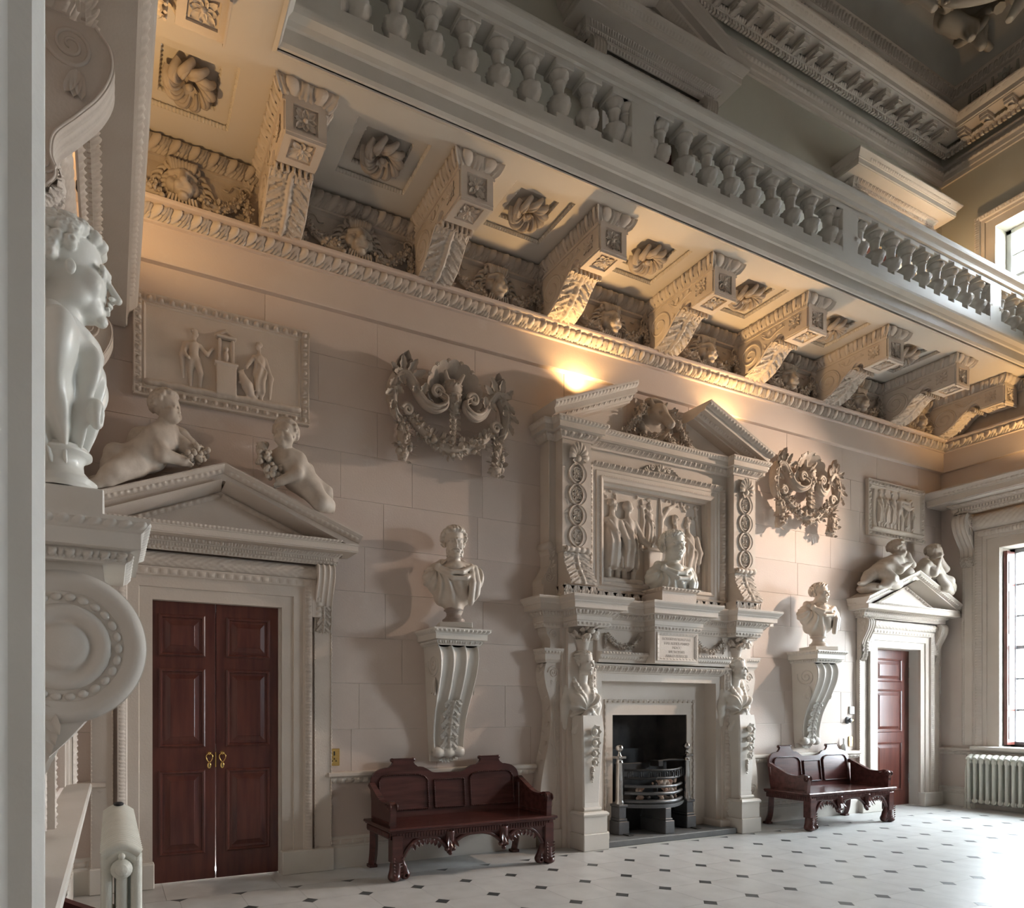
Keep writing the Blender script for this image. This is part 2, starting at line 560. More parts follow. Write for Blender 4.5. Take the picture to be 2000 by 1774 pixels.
# ------------------------------------------------------------------ implicit-surface sculpting
class Sculpt:
    def __init__(s, lo, hi, step):
        s.lo = np.asarray(lo, float); s.h = step
        s.n = np.ceil((np.asarray(hi, float) - s.lo) / step).astype(int) + 1
        s.D = np.full(s.n, 9.0, np.float32)
        s.ax = [s.lo[i] + step * np.arange(s.n[i]) for i in range(3)]

    def _win(s, lo, hi):
        a = np.maximum(np.floor((np.asarray(lo) - s.lo) / s.h).astype(int), 0)
        b = np.minimum(np.ceil((np.asarray(hi) - s.lo) / s.h).astype(int) + 1, s.n)
        if np.any(b <= a): return None
        sl = tuple(slice(a[i], b[i]) for i in range(3))
        P = np.stack(np.meshgrid(*[s.ax[i][sl[i]] for i in range(3)], indexing='ij'), -1)
        return sl, P

    def _op(s, sl, d, k, cut):
        D = s.D[sl]
        if cut:
            d = -d
            h = np.clip(0.5 - 0.5 * (D - d) / k, 0, 1)
            s.D[sl] = D * (1 - h) + d * h + k * h * (1 - h)
        else:
            h = np.clip(0.5 + 0.5 * (D - d) / k, 0, 1)
            s.D[sl] = D * (1 - h) + d * h - k * h * (1 - h)

    def ell(s, c, r, k=0.02, rot=None, cut=False):
        c = np.asarray(c, float); r = np.broadcast_to(np.asarray(r, float), (3,)).copy()
        m = (r.max() if rot is not None else r) + 2 * k + 2 * s.h
        w = s._win(c - m, c + m)
        if w is None: return s
        sl, P = w
        q = P - c
        if rot is not None: q = q @ np.asarray(rot)
        k0 = np.linalg.norm(q / r, axis=-1); k1 = np.linalg.norm(q / (r * r), axis=-1)
        s._op(sl, k0 * (k0 - 1) / np.maximum(k1, 1e-6), k, cut)
        return s

    def cone(s, a, b, ra, rb=None, k=0.02, cut=False):
        a = np.asarray(a, float); b = np.asarray(b, float); rb = ra if rb is None else rb
        m = max(ra, rb) + 2 * k + 2 * s.h
        w = s._win(np.minimum(a, b) - m, np.maximum(a, b) + m)
        if w is None: return s
        sl, P = w
        ab = b - a; q = P - a
        t = np.clip((q @ ab) / max(ab @ ab, 1e-12), 0, 1)
        d = np.linalg.norm(q - t[..., None] * ab, axis=-1) - (ra + (rb - ra) * t)
        s._op(sl, d, k, cut)
        return s

    def chain(s, pts, rad, k=0.015, cut=False):
        rad = np.broadcast_to(np.asarray(rad, float), (len(pts),))
        for i in range(len(pts) - 1):
            s.cone(pts[i], pts[i + 1], rad[i], rad[i + 1], k, cut)
        return s

    def box(s, c, hs, rnd=0.01, k=0.02, rot=None, cut=False):
        c = np.asarray(c, float); hs = np.asarray(hs, float)
        m = (np.linalg.norm(hs) if rot is not None else hs) + 2 * k + 2 * s.h
        w = s._win(c - m, c + m)
        if w is None: return s
        sl, P = w
        q = P - c
        if rot is not None: q = q @ np.asarray(rot)
        q = np.abs(q) - (hs - rnd)
        d = np.linalg.norm(np.maximum(q, 0), axis=-1) + np.minimum(q.max(-1), 0) - rnd
        s._op(sl, d, k, cut)
        return s

    def plane(s, p, n):
        """keep the side against n"""
        P = np.stack(np.meshgrid(*s.ax, indexing='ij'), -1)
        s.D = np.maximum(s.D, ((P - np.asarray(p)) @ nrm(n)).astype(np.float32))
        return s

    def disp(s, fn):
        P = np.stack(np.meshgrid(*s.ax, indexing='ij'), -1)
        s.D = s.D + fn(P).astype(np.float32)
        return s

    def dispb(s, lo, hi, fn):
        w = s._win(lo, hi)
        if w is None: return s
        sl, P = w
        s.D[sl] = s.D[sl] + fn(P).astype(np.float32)
        return s

    def mesh(s, smooth=1):
        D = np.pad(s.D, 1, constant_values=9.0)
        lo = s.lo - s.h
        ins = D < 0
        n = np.array(D.shape)
        c = [D[i:n[0] - 1 + i, j:n[1] - 1 + j, k:n[2] - 1 + k] for i in (0, 1) for j in (0, 1) for k in (0, 1)]
        st = np.stack(c, -1)
        m = (st < 0).any(-1) & (st >= 0).any(-1)
        idx = np.full(m.shape, -1, np.int64)
        cells = np.argwhere(m)
        idx[m] = np.arange(len(cells))
        v = st[m]
        off = np.array([(i, j, k) for i in (0, 1) for j in (0, 1) for k in (0, 1)], float)
        E = [(0, 1), (2, 3), (4, 5), (6, 7), (0, 2), (1, 3), (4, 6), (5, 7), (0, 4), (1, 5), (2, 6), (3, 7)]
        acc = np.zeros((len(cells), 3)); cnt = np.zeros(len(cells))
        for a, b in E:
            va, vb = v[:, a], v[:, b]
            x = (va < 0) != (vb < 0)
            t = np.where(x, va / np.where(x, va - vb, 1), 0)
            t = np.clip(t, 0, 1)
            acc += np.where(x[:, None], off[a] + t[:, None] * (off[b] - off[a]), 0)
            cnt += x
        V = lo + s.h * (cells + acc / cnt[:, None])
        F = []
        for ax in range(3):
            sl0 = [slice(None)] * 3; sl1 = [slice(None)] * 3
            sl0[ax] = slice(0, -1); sl1[ax] = slice(1, None)
            a, b = ins[tuple(sl0)], ins[tuple(sl1)]
            ed = np.argwhere(a != b)
            u, w = [(1, 2), (2, 0), (0, 1)][ax]
            ok = (ed[:, u] > 0) & (ed[:, w] > 0) & (ed[:, u] < n[u] - 1) & (ed[:, w] < n[w] - 1)
            ed = ed[ok]
            e1 = np.zeros(3, int); e1[u] = 1
            e2 = np.zeros(3, int); e2[w] = 1
            q = [ed - e1 - e2, ed - e2, ed, ed - e1]
            quad = np.stack([idx[tuple(x.T)] for x in q], 1)
            fl = ~a[tuple(ed.T)]
            quad[fl] = quad[fl][:, ::-1]
            F.append(quad)
        F = np.concatenate(F) if F else np.zeros((0, 4), int)
        F = F[(F >= 0).all(1)]
        for _ in range(smooth):
            S = np.zeros_like(V); N = np.zeros(len(V))
            for i in range(4):
                a, b = F[:, i], F[:, (i + 1) % 4]
                for k in range(3):
                    S[:, k] += np.bincount(a, V[b, k], len(V)) + np.bincount(b, V[a, k], len(V))
                N += np.bincount(a, minlength=len(V)) + np.bincount(b, minlength=len(V))
            V = 0.5 * V + 0.5 * S / np.maximum(N, 1)[:, None]
        return V, F

    def to(s, mb, smooth=1, M=None):
        V, F = s.mesh(smooth)
        if M is not None: V = V @ np.asarray(M)[:3, :3].T + np.asarray(M)[:3, 3]
        mb.add(V, F, True)
        return mb

def MAT4(loc=(0, 0, 0), rz=0, rx=0, ry=0, sc=(1, 1, 1)):
    return np.array(Matrix.Translation(loc) @ Matrix.Rotation(rz, 4, 'Z') @ Matrix.Rotation(ry, 4, 'Y') @ Matrix.Rotation(rx, 4, 'X') @ Matrix.Diagonal((*sc, 1)))
# ================================================================== the setting
RW, RD, RH = 12.2, 12.2, 12.1
rng = np.random.default_rng(7)

def struct(mb, name, m, parent=None):
    o = mb.obj(name, m, parent)
    if parent is None: o['kind'] = 'structure'
    return o

def pxof(x, y, z):
    d = np.array([x, y, z]) - CAM
    f = d @ np.array([math.sin(YAW), math.cos(YAW), 0])
    r = d @ np.array([math.cos(YAW), -math.sin(YAW), 0])
    if f < 0.3: return (-9999, -9999, f)
    return (CXP + FPX * r / f, CYP - FPX * d[2] / f, f)

# ---- floor: octagonal flags with small black squares between them
floor = struct(MB().box(-0.2, RW + 0.2, -RD - 0.2, 0.4, -0.2, -0.012), 'floor', grout)
U, TX, TY, DG = 0.459, 4.011, -0.950, 0.065
oct2 = np.array([(U / 2, -U / 2 + DG), (U / 2, U / 2 - DG), (U / 2 - DG, U / 2), (-U / 2 + DG, U / 2), (-U / 2, U / 2 - DG), (-U / 2, -U / 2 + DG),
                 (-U / 2 + DG, -U / 2), (U / 2 - DG, -U / 2)]) * 0.9955
dia2 = np.array([(DG, 0), (0, DG), (-DG, 0), (0, -DG)]) * 0.97
YB, XB0, XB1 = -0.49, 0.55, RW - 0.55

def clip_poly(p, a, b):
    """keep a.x<=b"""
    out = []
    n = len(p)
    for i in range(n):
        q, r = p[i], p[(i + 1) % n]
        dq, dr = q @ a - b, r @ a - b
        if dq <= 0: out.append(q)
        if dq * dr < 0: out.append(q + (r - q) * dq / (dq - dr))
    return np.array(out)

_mesh_cache = {}
def tile_piece(name, poly, m, cx, cy, key=None):
    if key in _mesh_cache:
        o = bpy.data.objects.new(name, _mesh_cache[key])
        COL.objects.link(o)
        o.parent = floor
    else:
        o = MB().prism(poly, (0, 0, -0.02), (1, 0, 0), (0, 1, 0), (0, 0, 1), 0.02).obj(name, m, floor)
        if key: _mesh_cache[key] = o.data
    o.location = (cx, cy, 0)
    return o

_rest_l, _rest_b = MB(), MB()
_cand = []
for kind in (0, 1):
    for i in range(-12, 20):
        for j in range(-2, 26):
            if kind == 0: cx, cy, p = TX + (i + 0.5) * U, TY - (j + 0.5) * U, oct2
            else: cx, cy, p = TX + i * U, TY - j * U, dia2
            q = p + (cx, cy)
            for a, b in (((0, 1), YB), ((-1, 0), -XB0), ((1, 0), XB1), ((0, -1), RD - 0.5)):
                if len(q): q = clip_poly(q, np.array(a, float), b)
            if len(q) < 3: continue
            full = len(q) == len(p) and np.allclose(np.sort(q, 0), np.sort(p + (cx, cy), 0))
            X, Y, f = pxof(cx, cy, 0)
            vis = f > 0.3 and -70 < X < 2070 and Y < 1830
            _cand.append((kind, not vis, f, cx, cy, q, full))
for kind in (0, 1):
    L = sorted([c for c in _cand if c[0] == kind], key=lambda c: (c[1], c[2]))
    for k, (_, nv, f, cx, cy, q, full) in enumerate(L):
        if not nv and k < 300:
            tile_piece('flagstone' if kind == 0 else 'black_tile', q - (cx, cy), tile_l if kind == 0 else tile_b, cx, cy,
                       ('o' if kind == 0 else 'd') if full else None)
        else:
            (_rest_l if kind == 0 else _rest_b).prism(q, (0, 0, -0.02), (1, 0, 0), (0, 1, 0), (0, 0, 1), 0.02)
tag(_rest_l.obj('flagstones_beyond', tile_l, floor), kind='stuff')
tag(_rest_b.obj('black_tiles_beyond', tile_b, floor), kind='stuff')
x = -0.1
while x < RW:      # border slabs along the chimney wall
    w = 0.62 + 0.3 * rng.random()
    tile_piece('border_slab', np.array([(x + .001, YB + .002), (min(x + w, RW + .1) - .001, YB + .002), (min(x + w, RW + .1) - .001, 0.3), (x + .001, 0.3)]), tile_l, 0, 0)
    x += w
y = YB
while y > -RD:
    w = 0.7 + 0.3 * rng.random()
    for xa, xb in ((-0.1, XB0 - .002), (XB1 + .002, RW + 0.1)):
        tile_piece('border_slab', np.array([(xa, y - w + .001), (xb, y - w + .001), (xb, y - .001), (xa, y - .001)]), tile_l, 0, 0)
    y -= w

# ---- chimney wall: backing with door openings, then ashlar blocks
DL, DR, DH = (0.61, 1.69), (10.51, 11.59), 2.40
UD = [(1.0, 2.0), (5.62, 6.58), (10.1, 11.05)]       # upper doors
FB = (5.49, 6.71, 1.43)                                  # fire opening
def wall_cells(mb, y0, y1, X, Z, holes):
    """boxes filling X x Z except holes (x0,x1,z0,z1)"""
    xs = sorted(set([X[0], X[1]] + [h[0] for h in holes] + [h[1] for h in holes]))
    zs = sorted(set([Z[0], Z[1]] + [h[2] for h in holes] + [h[3] for h in holes]))
    for a, b in zip(xs, xs[1:]):
        for c, d in zip(zs, zs[1:]):
            mx, mz = (a + b) / 2, (c + d) / 2
            if not any(h[0] < mx < h[1] and h[2] < mz < h[3] for h in holes) and a >= X[0] and b <= X[1] and c >= Z[0] and d <= Z[1]:
                mb.box(a, b, y0, y1, c, d)
mb = MB()
wall_cells(mb, 0.006, 0.5, (-0.3, RW + 0.3), (0, 6.3), [(*DL, 0, DH), (*DR, 0, DH), (FB[0], FB[1], 0, FB[2])])
wall_back = struct(mb, 'wall_back', mortar)
mb = MB()
wall_cells(mb, 0.0, 0.5, (-0.3, RW + 0.3), (6.3, RH), [(*u, 6.55, 8.45) for u in UD])
struct(mb, 'wall_back_upper', plaster)

def ashlar_rows(z0, z1, n):
    h = (z1 - z0) / n
    for r in range(n):
        za, zb = z0 + r * h + 0.0015, z0 + (r + 1) * h - 0.0015
        x = -0.1 - 0.5 * rng.random()
        while x < RW:
            w = 0.72 + 0.5 * rng.random()
            segs = [(max(x, 0.0) + 0.0015, min(x + w, RW) - 0.0015)]
            for hole, hz in ((DL, DH + 0.05), (DR, DH + 0.05), ((FB[0] + .06, FB[1] - .06), FB[2] + 0.3)):
                if za < hz:
                    new = []
                    for a, b in segs:
                        lo, hi = hole[0] - 0.08, hole[1] + 0.08
                        if b <= lo or a >= hi: new.append((a, b))
                        else:
                            if a < lo: new.append((a, lo))
                            if b > hi: new.append((hi, b))
                    segs = new
            for a, b in segs:
                if b - a < 0.05: continue
                if 4.9 < a and b < 7.4 and za < 4.2: continue
                MB().bbox(a, b, -0.0005 + 0.002 * rng.random(), 0.03, za, zb, 0.0018).obj('ashlar_block', ashlar, wall_back)
            x += w
ashlar_rows(0.86, 5.22, 10)
mb = MB().box(0, RW, -0.004, 0.02, 0.0, 0.86)        # plain plinth zone, doors cut out
mb = MB()
wall_cells(mb, -0.004, 0.02, (0, RW), (0, 0.86), [(DL[0] - .08, DL[1] + .08, 0, .86), (DR[0] - .08, DR[1] + .08, 0, .86), (FB[0], FB[1], 0, .86)])
mb.obj('dado_panel', ashlar, wall_back)

# ---- side walls (x = 0 and x = 12.2), end wall, each with openings
def side_holes(low, upw):
    return [(a, b, c, d) for a, b, c, d in low] + [(a, b, c, d) for a, b, c, d in upw]
def side_wall(mb, x0, x1, Z, holes):
    ys = sorted(set([-RD - 0.3, 0.3] + [h[0] for h in holes] + [h[1] for h in holes]))
    zs = sorted(set([Z[0], Z[1]] + [h[2] for h in holes if Z[0] < h[2] < Z[1]] + [h[3] for h in holes if Z[0] < h[3] < Z[1]]))
    for a, b in zip(ys, ys[1:]):
        for c, d in zip(zs, zs[1:]):
            my, mz = (a + b) / 2, (c + d) / 2
            if not any(h[0] < my < h[1] and h[2] < mz < h[3] for h in holes):
                mb.box(x0, x1, a, b, c, d)
HR = side_holes(WIN_LOW, WIN_UP)
mb = MB(); side_wall(mb, RW, RW + 0.5, (0, 6.3), HR); wall_right = struct(mb, 'wall_right', ashlar)
mb = MB(); side_wall(mb, RW, RW + 0.5, (6.3, RH), HR); struct(mb, 'wall_right_upper', plaster)
mb = MB(); side_wall(mb, -0.12, 0.0, (0, 6.3), [WIN_LOW[0]]); wall_left = struct(mb, 'wall_left', ashlar)
struct(MB().box(-0.5, -0.12, -RD - .3, 0.3, 0, 6.3), 'wall_left_recess_back', ashlar)
struct(MB().box(-0.5, 0.0, -RD - .3, 0.3, 6.3, RH), 'wall_left_upper', plaster)
struct(MB().box(-0.5, RW + 0.5, -RD - .5, -RD, 0, RH), 'wall_front', ashlar)
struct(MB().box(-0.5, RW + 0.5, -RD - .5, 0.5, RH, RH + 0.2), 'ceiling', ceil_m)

# ---- dado rail and baseboard along the chimney wall and right wall
RAIL = [(0.0, 0.80), (0.018, 0.80), (0.022, 0.815), (0.022, 0.83), (0.05, 0.845), (0.07, 0.86), (0.07, 0.885), (0.06, 0.895), (0.0, 0.90)]
BASE = [(0.0, 0.0), (0.05, 0.0), (0.05, 0.19), (0.042, 0.2), (0.042, 0.212), (0.03, 0.22), (0.03, 0.262), (0.02, 0.28), (0.008, 0.29), (0.0, 0.292)]
gaps = [(0.02, 0.28), (2.14, 4.45), (7.78, 10.06), (12.0, RW)]
tr = 0
for a, b in gaps:
    o = struct(MB().sweep([(a, 0, 0), (b, 0, 0)], RAIL, (0, 0, 1)), 'trim_%d' % (tr + 1), stone); tr += 1
    MB().orn((a, -0.02, 0.79), (b, -0.02, 0.79), (0, -1, 0), (0, 0, 1), 0.05, 0.025, 0.085, f_leaf, 0.014, 8, 4).obj('leaf_moulding', stone, o)
    o = struct(MB().sweep([(a, 0, 0), (b, 0, 0)], BASE, (0, 0, 1)), 'baseboard_back' if a < 0.1 else 'baseboard_back_%d' % tr, stonew)
    MB().orn((a, -0.031, 0.215), (b, -0.031, 0.215), (0, -1, 0), (0, 0, 1), 0.05, 0.002, 0.12, f_leaf, 0.012, 8, 4, prof=flat1).obj('leaf_moulding', stone, o)
def ymould(xw, sgn, y0, y1, prof, name, m):
    """moulding on a side wall; sgn=+1 projects to +x"""
    return struct(MB().sweep([(xw, y0, 0), (xw, y1, 0)], [(-u * sgn, w) for u, w in prof] if False else prof, (0, 0, 1), flip=(sgn > 0) != (y1 > y0)), name, m)
o = ymould(RW, -1, 0, -0.72, RAIL, 'trim_%d' % (tr + 1), stone); tr += 1
MB().orn((RW - .02, 0, 0.79), (RW - .02, -0.72, 0.79), (-1, 0, 0), (0, 0, 1), 0.05, 0.025, 0.085, f_leaf, 0.014, 8, 4).obj('leaf_moulding', stone, o)
SILL = [(0.0, 0.78), (0.03, 0.78), (0.05, 0.80), (0.05, 0.84), (0.13, 0.87), (0.15, 0.885), (0.15, 0.925), (0.13, 0.935), (-0.35, 0.94)]
o = ymould(RW, -1, -0.45, -2.75, SILL, 'trim_%d' % (tr + 1), stonew); tr += 1
o = ymould(RW, -1, 0, -5.0, BASE, 'baseboard_right', stonew)
o = ymould(RW, -1, -7.2, -RD, BASE, 'baseboard_right_far', stonew)
SILLL = [(0.0, 0.74), (0.10, 0.74), (0.12, 0.80), (0.16, 0.84), (0.18, 0.85), (0.18, 0.885), (0.17, 0.893), (-0.15, 0.895)]
o = ymould(0, 1, 0.0, -4.6, SILLL, 'trim_%d' % (tr + 1), stonew); tr += 1
o = ymould(0, 1, 0, -4.6, BASE, 'baseboard_left', stonew)
MB().orn((0.032, 0, 0.215), (0.032, -4.6, 0.215), (1, 0, 0), (0, 0, 1), 0.05, 0.002, 0.12, f_leaf, 0.016, 8, 4, prof=flat1).obj('leaf_moulding', stone, o)

# ---- gallery-level string course on back, right and left wall
STR = [(0, 5.205), (0.055, 5.205), (0.06, 5.215), (0.06, 5.5), (0.085, 5.505), (0.085, 5.52)]
STRT = [(0.11, 5.63), (0.16, 5.64), (0.165, 5.655), (0.165, 5.675), (0.0, 5.69)]
plan = [(0, -RD, 0), (0, 0, 0), (RW, 0, 0), (RW, -RD, 0)]
o = struct(MB().sweep(plan, STR, (0, 0, 1)).sweep(plan, STRT, (0, 0, 1)), 'trim_%d' % (tr + 1), ashlar); tr += 1
def egg_run(mb, z, h, d0, d, unit, amp, fn=f_egg, ns=14, nt=7, ya=-4.0, left=True, **kw):
    """string course ornament round three walls; d0 = base projection"""
    if left: mb.orn((d0, ya, z), (d0, -d0, z), (1, 0, 0), (0, 0, 1), h, d, unit, fn, amp, ns, nt, m1=-1, **kw)
    mb.orn((d0, -d0, z), (RW - d0, -d0, z), (0, -1, 0), (0, 0, 1), h, d, unit, fn, amp, ns, nt, m0=-1, m1=-1, **kw)
    mb.orn((RW - d0, -d0, z), (RW - d0, ya, z), (-1, 0, 0), (0, 0, 1), h, d, unit, fn, amp, ns, nt, m0=-1, **kw)
    return mb
egg_run(MB(), 5.52, 0.115, 0.07, 0.05, 0.155, 0.045).obj('egg_and_dart', stone, o)
# frieze panel behind the lion masks and top egg-and-dart
FRT = [(0, 5.69), (0.02, 5.69), (0.02, 6.06), (0.06, 6.075), (0.06, 6.095)]
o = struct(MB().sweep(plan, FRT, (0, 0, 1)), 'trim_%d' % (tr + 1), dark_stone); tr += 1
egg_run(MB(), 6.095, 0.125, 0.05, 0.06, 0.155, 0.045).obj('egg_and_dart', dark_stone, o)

# ---- upper entablature and cove
ENT = [(0, 9.72), (0.03, 9.72), (0.03, 9.78), (0.045, 9.79), (0.045, 9.86), (0.07, 9.88), (0.07, 9.9), (0.01, 9.91), (0.01, 9.985), (0.05, 9.99), (0.05, 10.02)]
ENT2 = [(0.10, 10.07), (0.10, 10.13), (0.14, 10.14), (0.14, 10.165)]
COR = [(0.14, 10.235), (0.36, 10.235), (0.36, 10.25), (0.38, 10.255), (0.38, 10.32), (0.40, 10.33), (0.45, 10.39), (0.455, 10.41), (0.2, 10.43),
       (0.2, 10.45), (0.22, 10.46), (0.27, 10.74), (0.31, 10.75), (0.31, 10.77), (0.36, 10.86), (0.36, 10.88), (0.36, 10.9)]
COV = [(0.36 + 1.7 * (1 - math.cos(a)), 10.9 + 1.2 * math.sin(a)) for a in np.linspace(0, PI / 2, 10)]
o = struct(MB().sweep(plan, ENT, (0, 0, 1)).sweep(plan, ENT2, (0, 0, 1)).sweep(plan, COR, (0, 0, 1)), 'trim_%d' % (tr + 1), stone); tr += 1
ent = o
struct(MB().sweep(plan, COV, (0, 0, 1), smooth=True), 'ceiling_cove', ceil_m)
kw = dict(left=False, ya=-5.0)
egg_run(MB(), 9.86, 0.035, 0.04, 0.03, 0.07, 0.02, f_leaf, 6, 3, **kw).obj('leaf_moulding', stone, o)
egg_run(MB(), 10.14, 0.04, 0.13, 0.03, 0.085, 0.025, f_egg, 8, 4, **kw).obj('egg_and_dart', stone, o)
egg_run(MB(), 10.76, 0.10, 0.29, 0.06, 0.13, 0.04, f_egg, 8, 4, **kw).obj('upper_egg_and_dart', dark_stone, o)
egg_run(MB(), 10.335, 0.05, 0.385, 0.05, 0.09, 0.012, f_leaf, 6, 3, **kw).obj('corona_leaf_moulding', stone, o)
dmb = MB()
for k in range(140):
    xx = 4.6 + k * 0.055
    if xx < RW - 0.12: dmb.box(xx, xx + 0.034, -0.135, -0.09, 10.075, 10.125)
for k in range(80):
    dmb.box(RW - 0.135, RW - 0.09, -0.14 - k * 0.055 - 0.034, -0.14 - k * 0.055, 10.075, 10.125)
dmb.obj('dentils', stone, o)
# modillions under the corona: one mesh, many copies
mm = MB()
mm.bbox(-0.055, 0.055, -0.2, 0, 0.005, 0.06, 0.006)
mm.orn((-0.065, -0.205, 0.055), (0.065, -0.205, 0.055), (0, -1, 0), (0, 0, 1), 0.02, 0.01, 0.03, f_leaf, 0.006, 4, 2)
sp = spiral((-0.035, 0.0), 0.035, 0.008, 1.6, PI / 2, 24)
mm.box(-0.045, 0.045, -0.19, 0.0, -0.035, 0.01)
for sx in (-0.046, 0.046):
    mm.tube([(sx, p[0] - 0.12, p[1] - 0.01) for p in sp], 0.006, 5)
    mm.tube([(sx, p[0] * 0.6, p[1] * 0.6 - 0.025) for p in sp], 0.005, 5)
leafblade(mm, (0, 0.0, -0.035), (0, -1, 0.05), (0, 0, -1), 0.17, 0.05, lob=0.3, k=6)
m0 = mm.obj('modillion', stone, ent)
m0.location = (5.0, -0.14, 10.175)
for k in range(1, 25):
    xx = 5.0 + 0.29 * k
    if xx > RW - 0.3: break
    c = m0.copy(); COL.objects.link(c); c.location = (xx, -0.14, 10.175)
for k in range(12):
    c = m0.copy(); COL.objects.link(c); c.location = (RW - 0.14, -0.42 - 0.29 * k, 10.175); c.rotation_euler = (0, 0, -PI / 2)
# cove frieze: alternating square coffers and rosettes on the sloped band
q0 = MB()
q0.sweep([(-0.11, 0, -0.11), (-0.11, 0, 0.11), (0.11, 0, 0.11), (0.11, 0, -0.11)], [(0, 0), (0, 0.02), (0.03, 0.03), (0.03, 0)], (0, -1, 0), closed=True)
q0.sweep([(-0.06, 0, -0.06), (-0.06, 0, 0.06), (0.06, 0, 0.06), (0.06, 0, -0.06)], [(0, 0), (0, 0.02), (0.02, 0.02), (0.02, 0)], (0, -1, 0), closed=True)
q0.ball((0, -0.01, 0), (0.025, 0.02, 0.025))
r0 = MB()
for k in range(8):
    a = k * PI / 4
    leafblade(r0, (0.01 * math.cos(a), -0.01, 0.01 * math.sin(a)), (math.cos(a), -0.15, math.sin(a)), (0, -1, 0), 0.10, 0.035, k=4, lob=0.25)
r0.ball((0, -0.02, 0), (0.03, 0.03, 0.03))
for sx in (-0.15, 0.15): r0.box(sx - 0.015, sx + 0.015, -0.03, 0.01, -0.12, 0.12)
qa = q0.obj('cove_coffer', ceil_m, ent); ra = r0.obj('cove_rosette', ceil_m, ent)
first = [True, True]
def putc(src, i, loc, rz):
    global first
    c = src if first[i] else src.copy()
    if not first[i]: COL.objects.link(c)
    first[i] = False
    c.location = loc; c.rotation_euler = (-0.17, 0, rz)
for k in range(30):
    xx = 5.2 + 0.3 * k
    if xx < RW - 0.35: putc((qa, ra)[k % 2], k % 2, (xx, -0.255, 10.6), 0)
for k in range(12):
    c = (qa, ra)[k % 2].copy(); COL.objects.link(c)
    c.location = (RW - 0.255, -0.6 - 0.34 * k, 10.6); c.rotation_euler = (-0.17, 0, -PI / 2)
# cove figures: reclining putti, swags and a wreath in low relief
S = Sculpt((-1.9, -0.35, -0.7), (1.9, 0.2, 0.75), 0.022)
for cx, fl in ((-1.1, 1), (0.05, -1), (1.15, 1)):
    P = lambda x, z, y=0.0: (cx + fl * x, y, z)
    S.ell(P(0, 0.1), (0.2, 0.16, 0.28), 0.05); S.ell(P(-0.02, 0.48, -0.03), (0.13, 0.13, 0.15), 0.04)
    S.chain([P(0.1, -0.1), P(0.35, -0.25, -0.08), P(0.25, -0.6)], [0.13, 0.11, 0.06], 0.04)
    S.chain([P(-0.1, -0.12), P(0.05, -0.4, -0.05), P(-0.1, -0.68)], [0.13, 0.1, 0.05], 0.04)
    S.chain([P(0.17, 0.28), P(0.42, 0.15, -0.05), P(0.6, 0.3)], [0.075, 0.065, 0.045], 0.03)
    S.chain([P(-0.17, 0.28), P(-0.4, 0.05, -0.05), P(-0.55, 0.2)], [0.075, 0.065, 0.045], 0.03)
fig = MB(); S.to(fig, 2)
gm = MB()
for cx in (-0.5, 0.6):
    g = bez([(cx - 0.4, 0, 0.45), (cx - 0.25, -0.08, 0.0), (cx, -0.1, -0.3), (cx + 0.3, -0.06, -0.1), (cx + 0.45, 0, 0.3)], 20)
    garland(gm, g, 0.07, (0, -1, 0), 5, 0.7)
for cx in (-1.7, 1.75):
    sp = spiral((cx, -0.2), 0.3, 0.04, 1.7, 0, 40)
    gm.tube([(p[0], -0.03, p[1]) for p in sp], np.linspace(0.07, 0.03, 40), 7)
for rz, loc, nm in ((0, (6.9, -0.62, 11.35), 'putti with fruit swags on the ceiling cove above the chimney wall'),
                    (0, (10.0, -0.62, 11.35), 'putti with fruit swags on the ceiling cove in the corner beside the upper window'),
                    (-PI / 2, (11.55, -2.5, 11.35), 'putti and swags on the ceiling cove above the upper window')):
    t = thing('cove_relief', nm, 'relief', loc, rz, 'plaster reliefs on the ceiling cove')
    if rz == 0 and loc[0] < 7:
        fo = fig.obj('putti', ceil_m, t); go = gm.obj('swag', ceil_m, t)
    else:
        a = fo.copy(); b = go.copy(); COL.objects.link(a); COL.objects.link(b); a.parent = t; b.parent = t; fo2 = a
    for c in t.children: c.rotation_euler = (-0.5, 0, 0)
wm = MB()
garland(wm, [(0.42 * math.cos(a), 0, 0.42 * math.sin(a)) for a in np.linspace(0, 2 * PI, 25)], 0.12, (0, -1, 0), 9, 0.8)
t = thing('wreath_relief', 'round fruit wreath hung on the ceiling cove above the upper window', 'wreath', (10.9, -1.15, 11.2), -PI / 4)
wm.obj('wreath', ceil_m, t).rotation_euler = (-0.6, 0, 0)
Sm = Sculpt((-0.3, -0.3, -0.3), (0.3, 0.2, 0.3), 0.02)
Sm.ell((0, 0, 0), (0.2, 0.16, 0.26), 0.02).ell((0, -0.15, -0.02), (0.04, 0.06, 0.09), 0.02).cone((-0.12, -0.1, 0.08), (0.12, -0.1, 0.08), 0.03, k=0.02)
sm = MB(); Sm.to(sm, 2); sm.obj('mask', ceil_m, t).rotation_euler = (-0.6, 0, 0)

# ---- upper doors (behind the balustrade)
for k, u in enumerate(UD):
    o = struct(MB().box(u[0], u[1], 0.12, 0.2, 6.55, 8.45), 'door_%d' % (k + 3), mahog)
    pm = MB()
    for i in (0, 1):
        for z0, z1 in ((6.75, 7.2), (7.35, 7.9), (8.0, 8.3)):
            a = u[0] + 0.08 + i * (u[1] - u[0]) / 2
            pm.bbox(a, a + (u[1] - u[0]) / 2 - 0.16, 0.10, 0.13, z0, z1, 0.02)
    pm.obj('door_panels', mahog, o)

struct(MB().box(RW + 0.55, RW + 90, -70, 60, -1.2, -1.0), 'added_ground_outside', gravel_m)  # added plane, keeps sky light from rising through the windows to the gallery

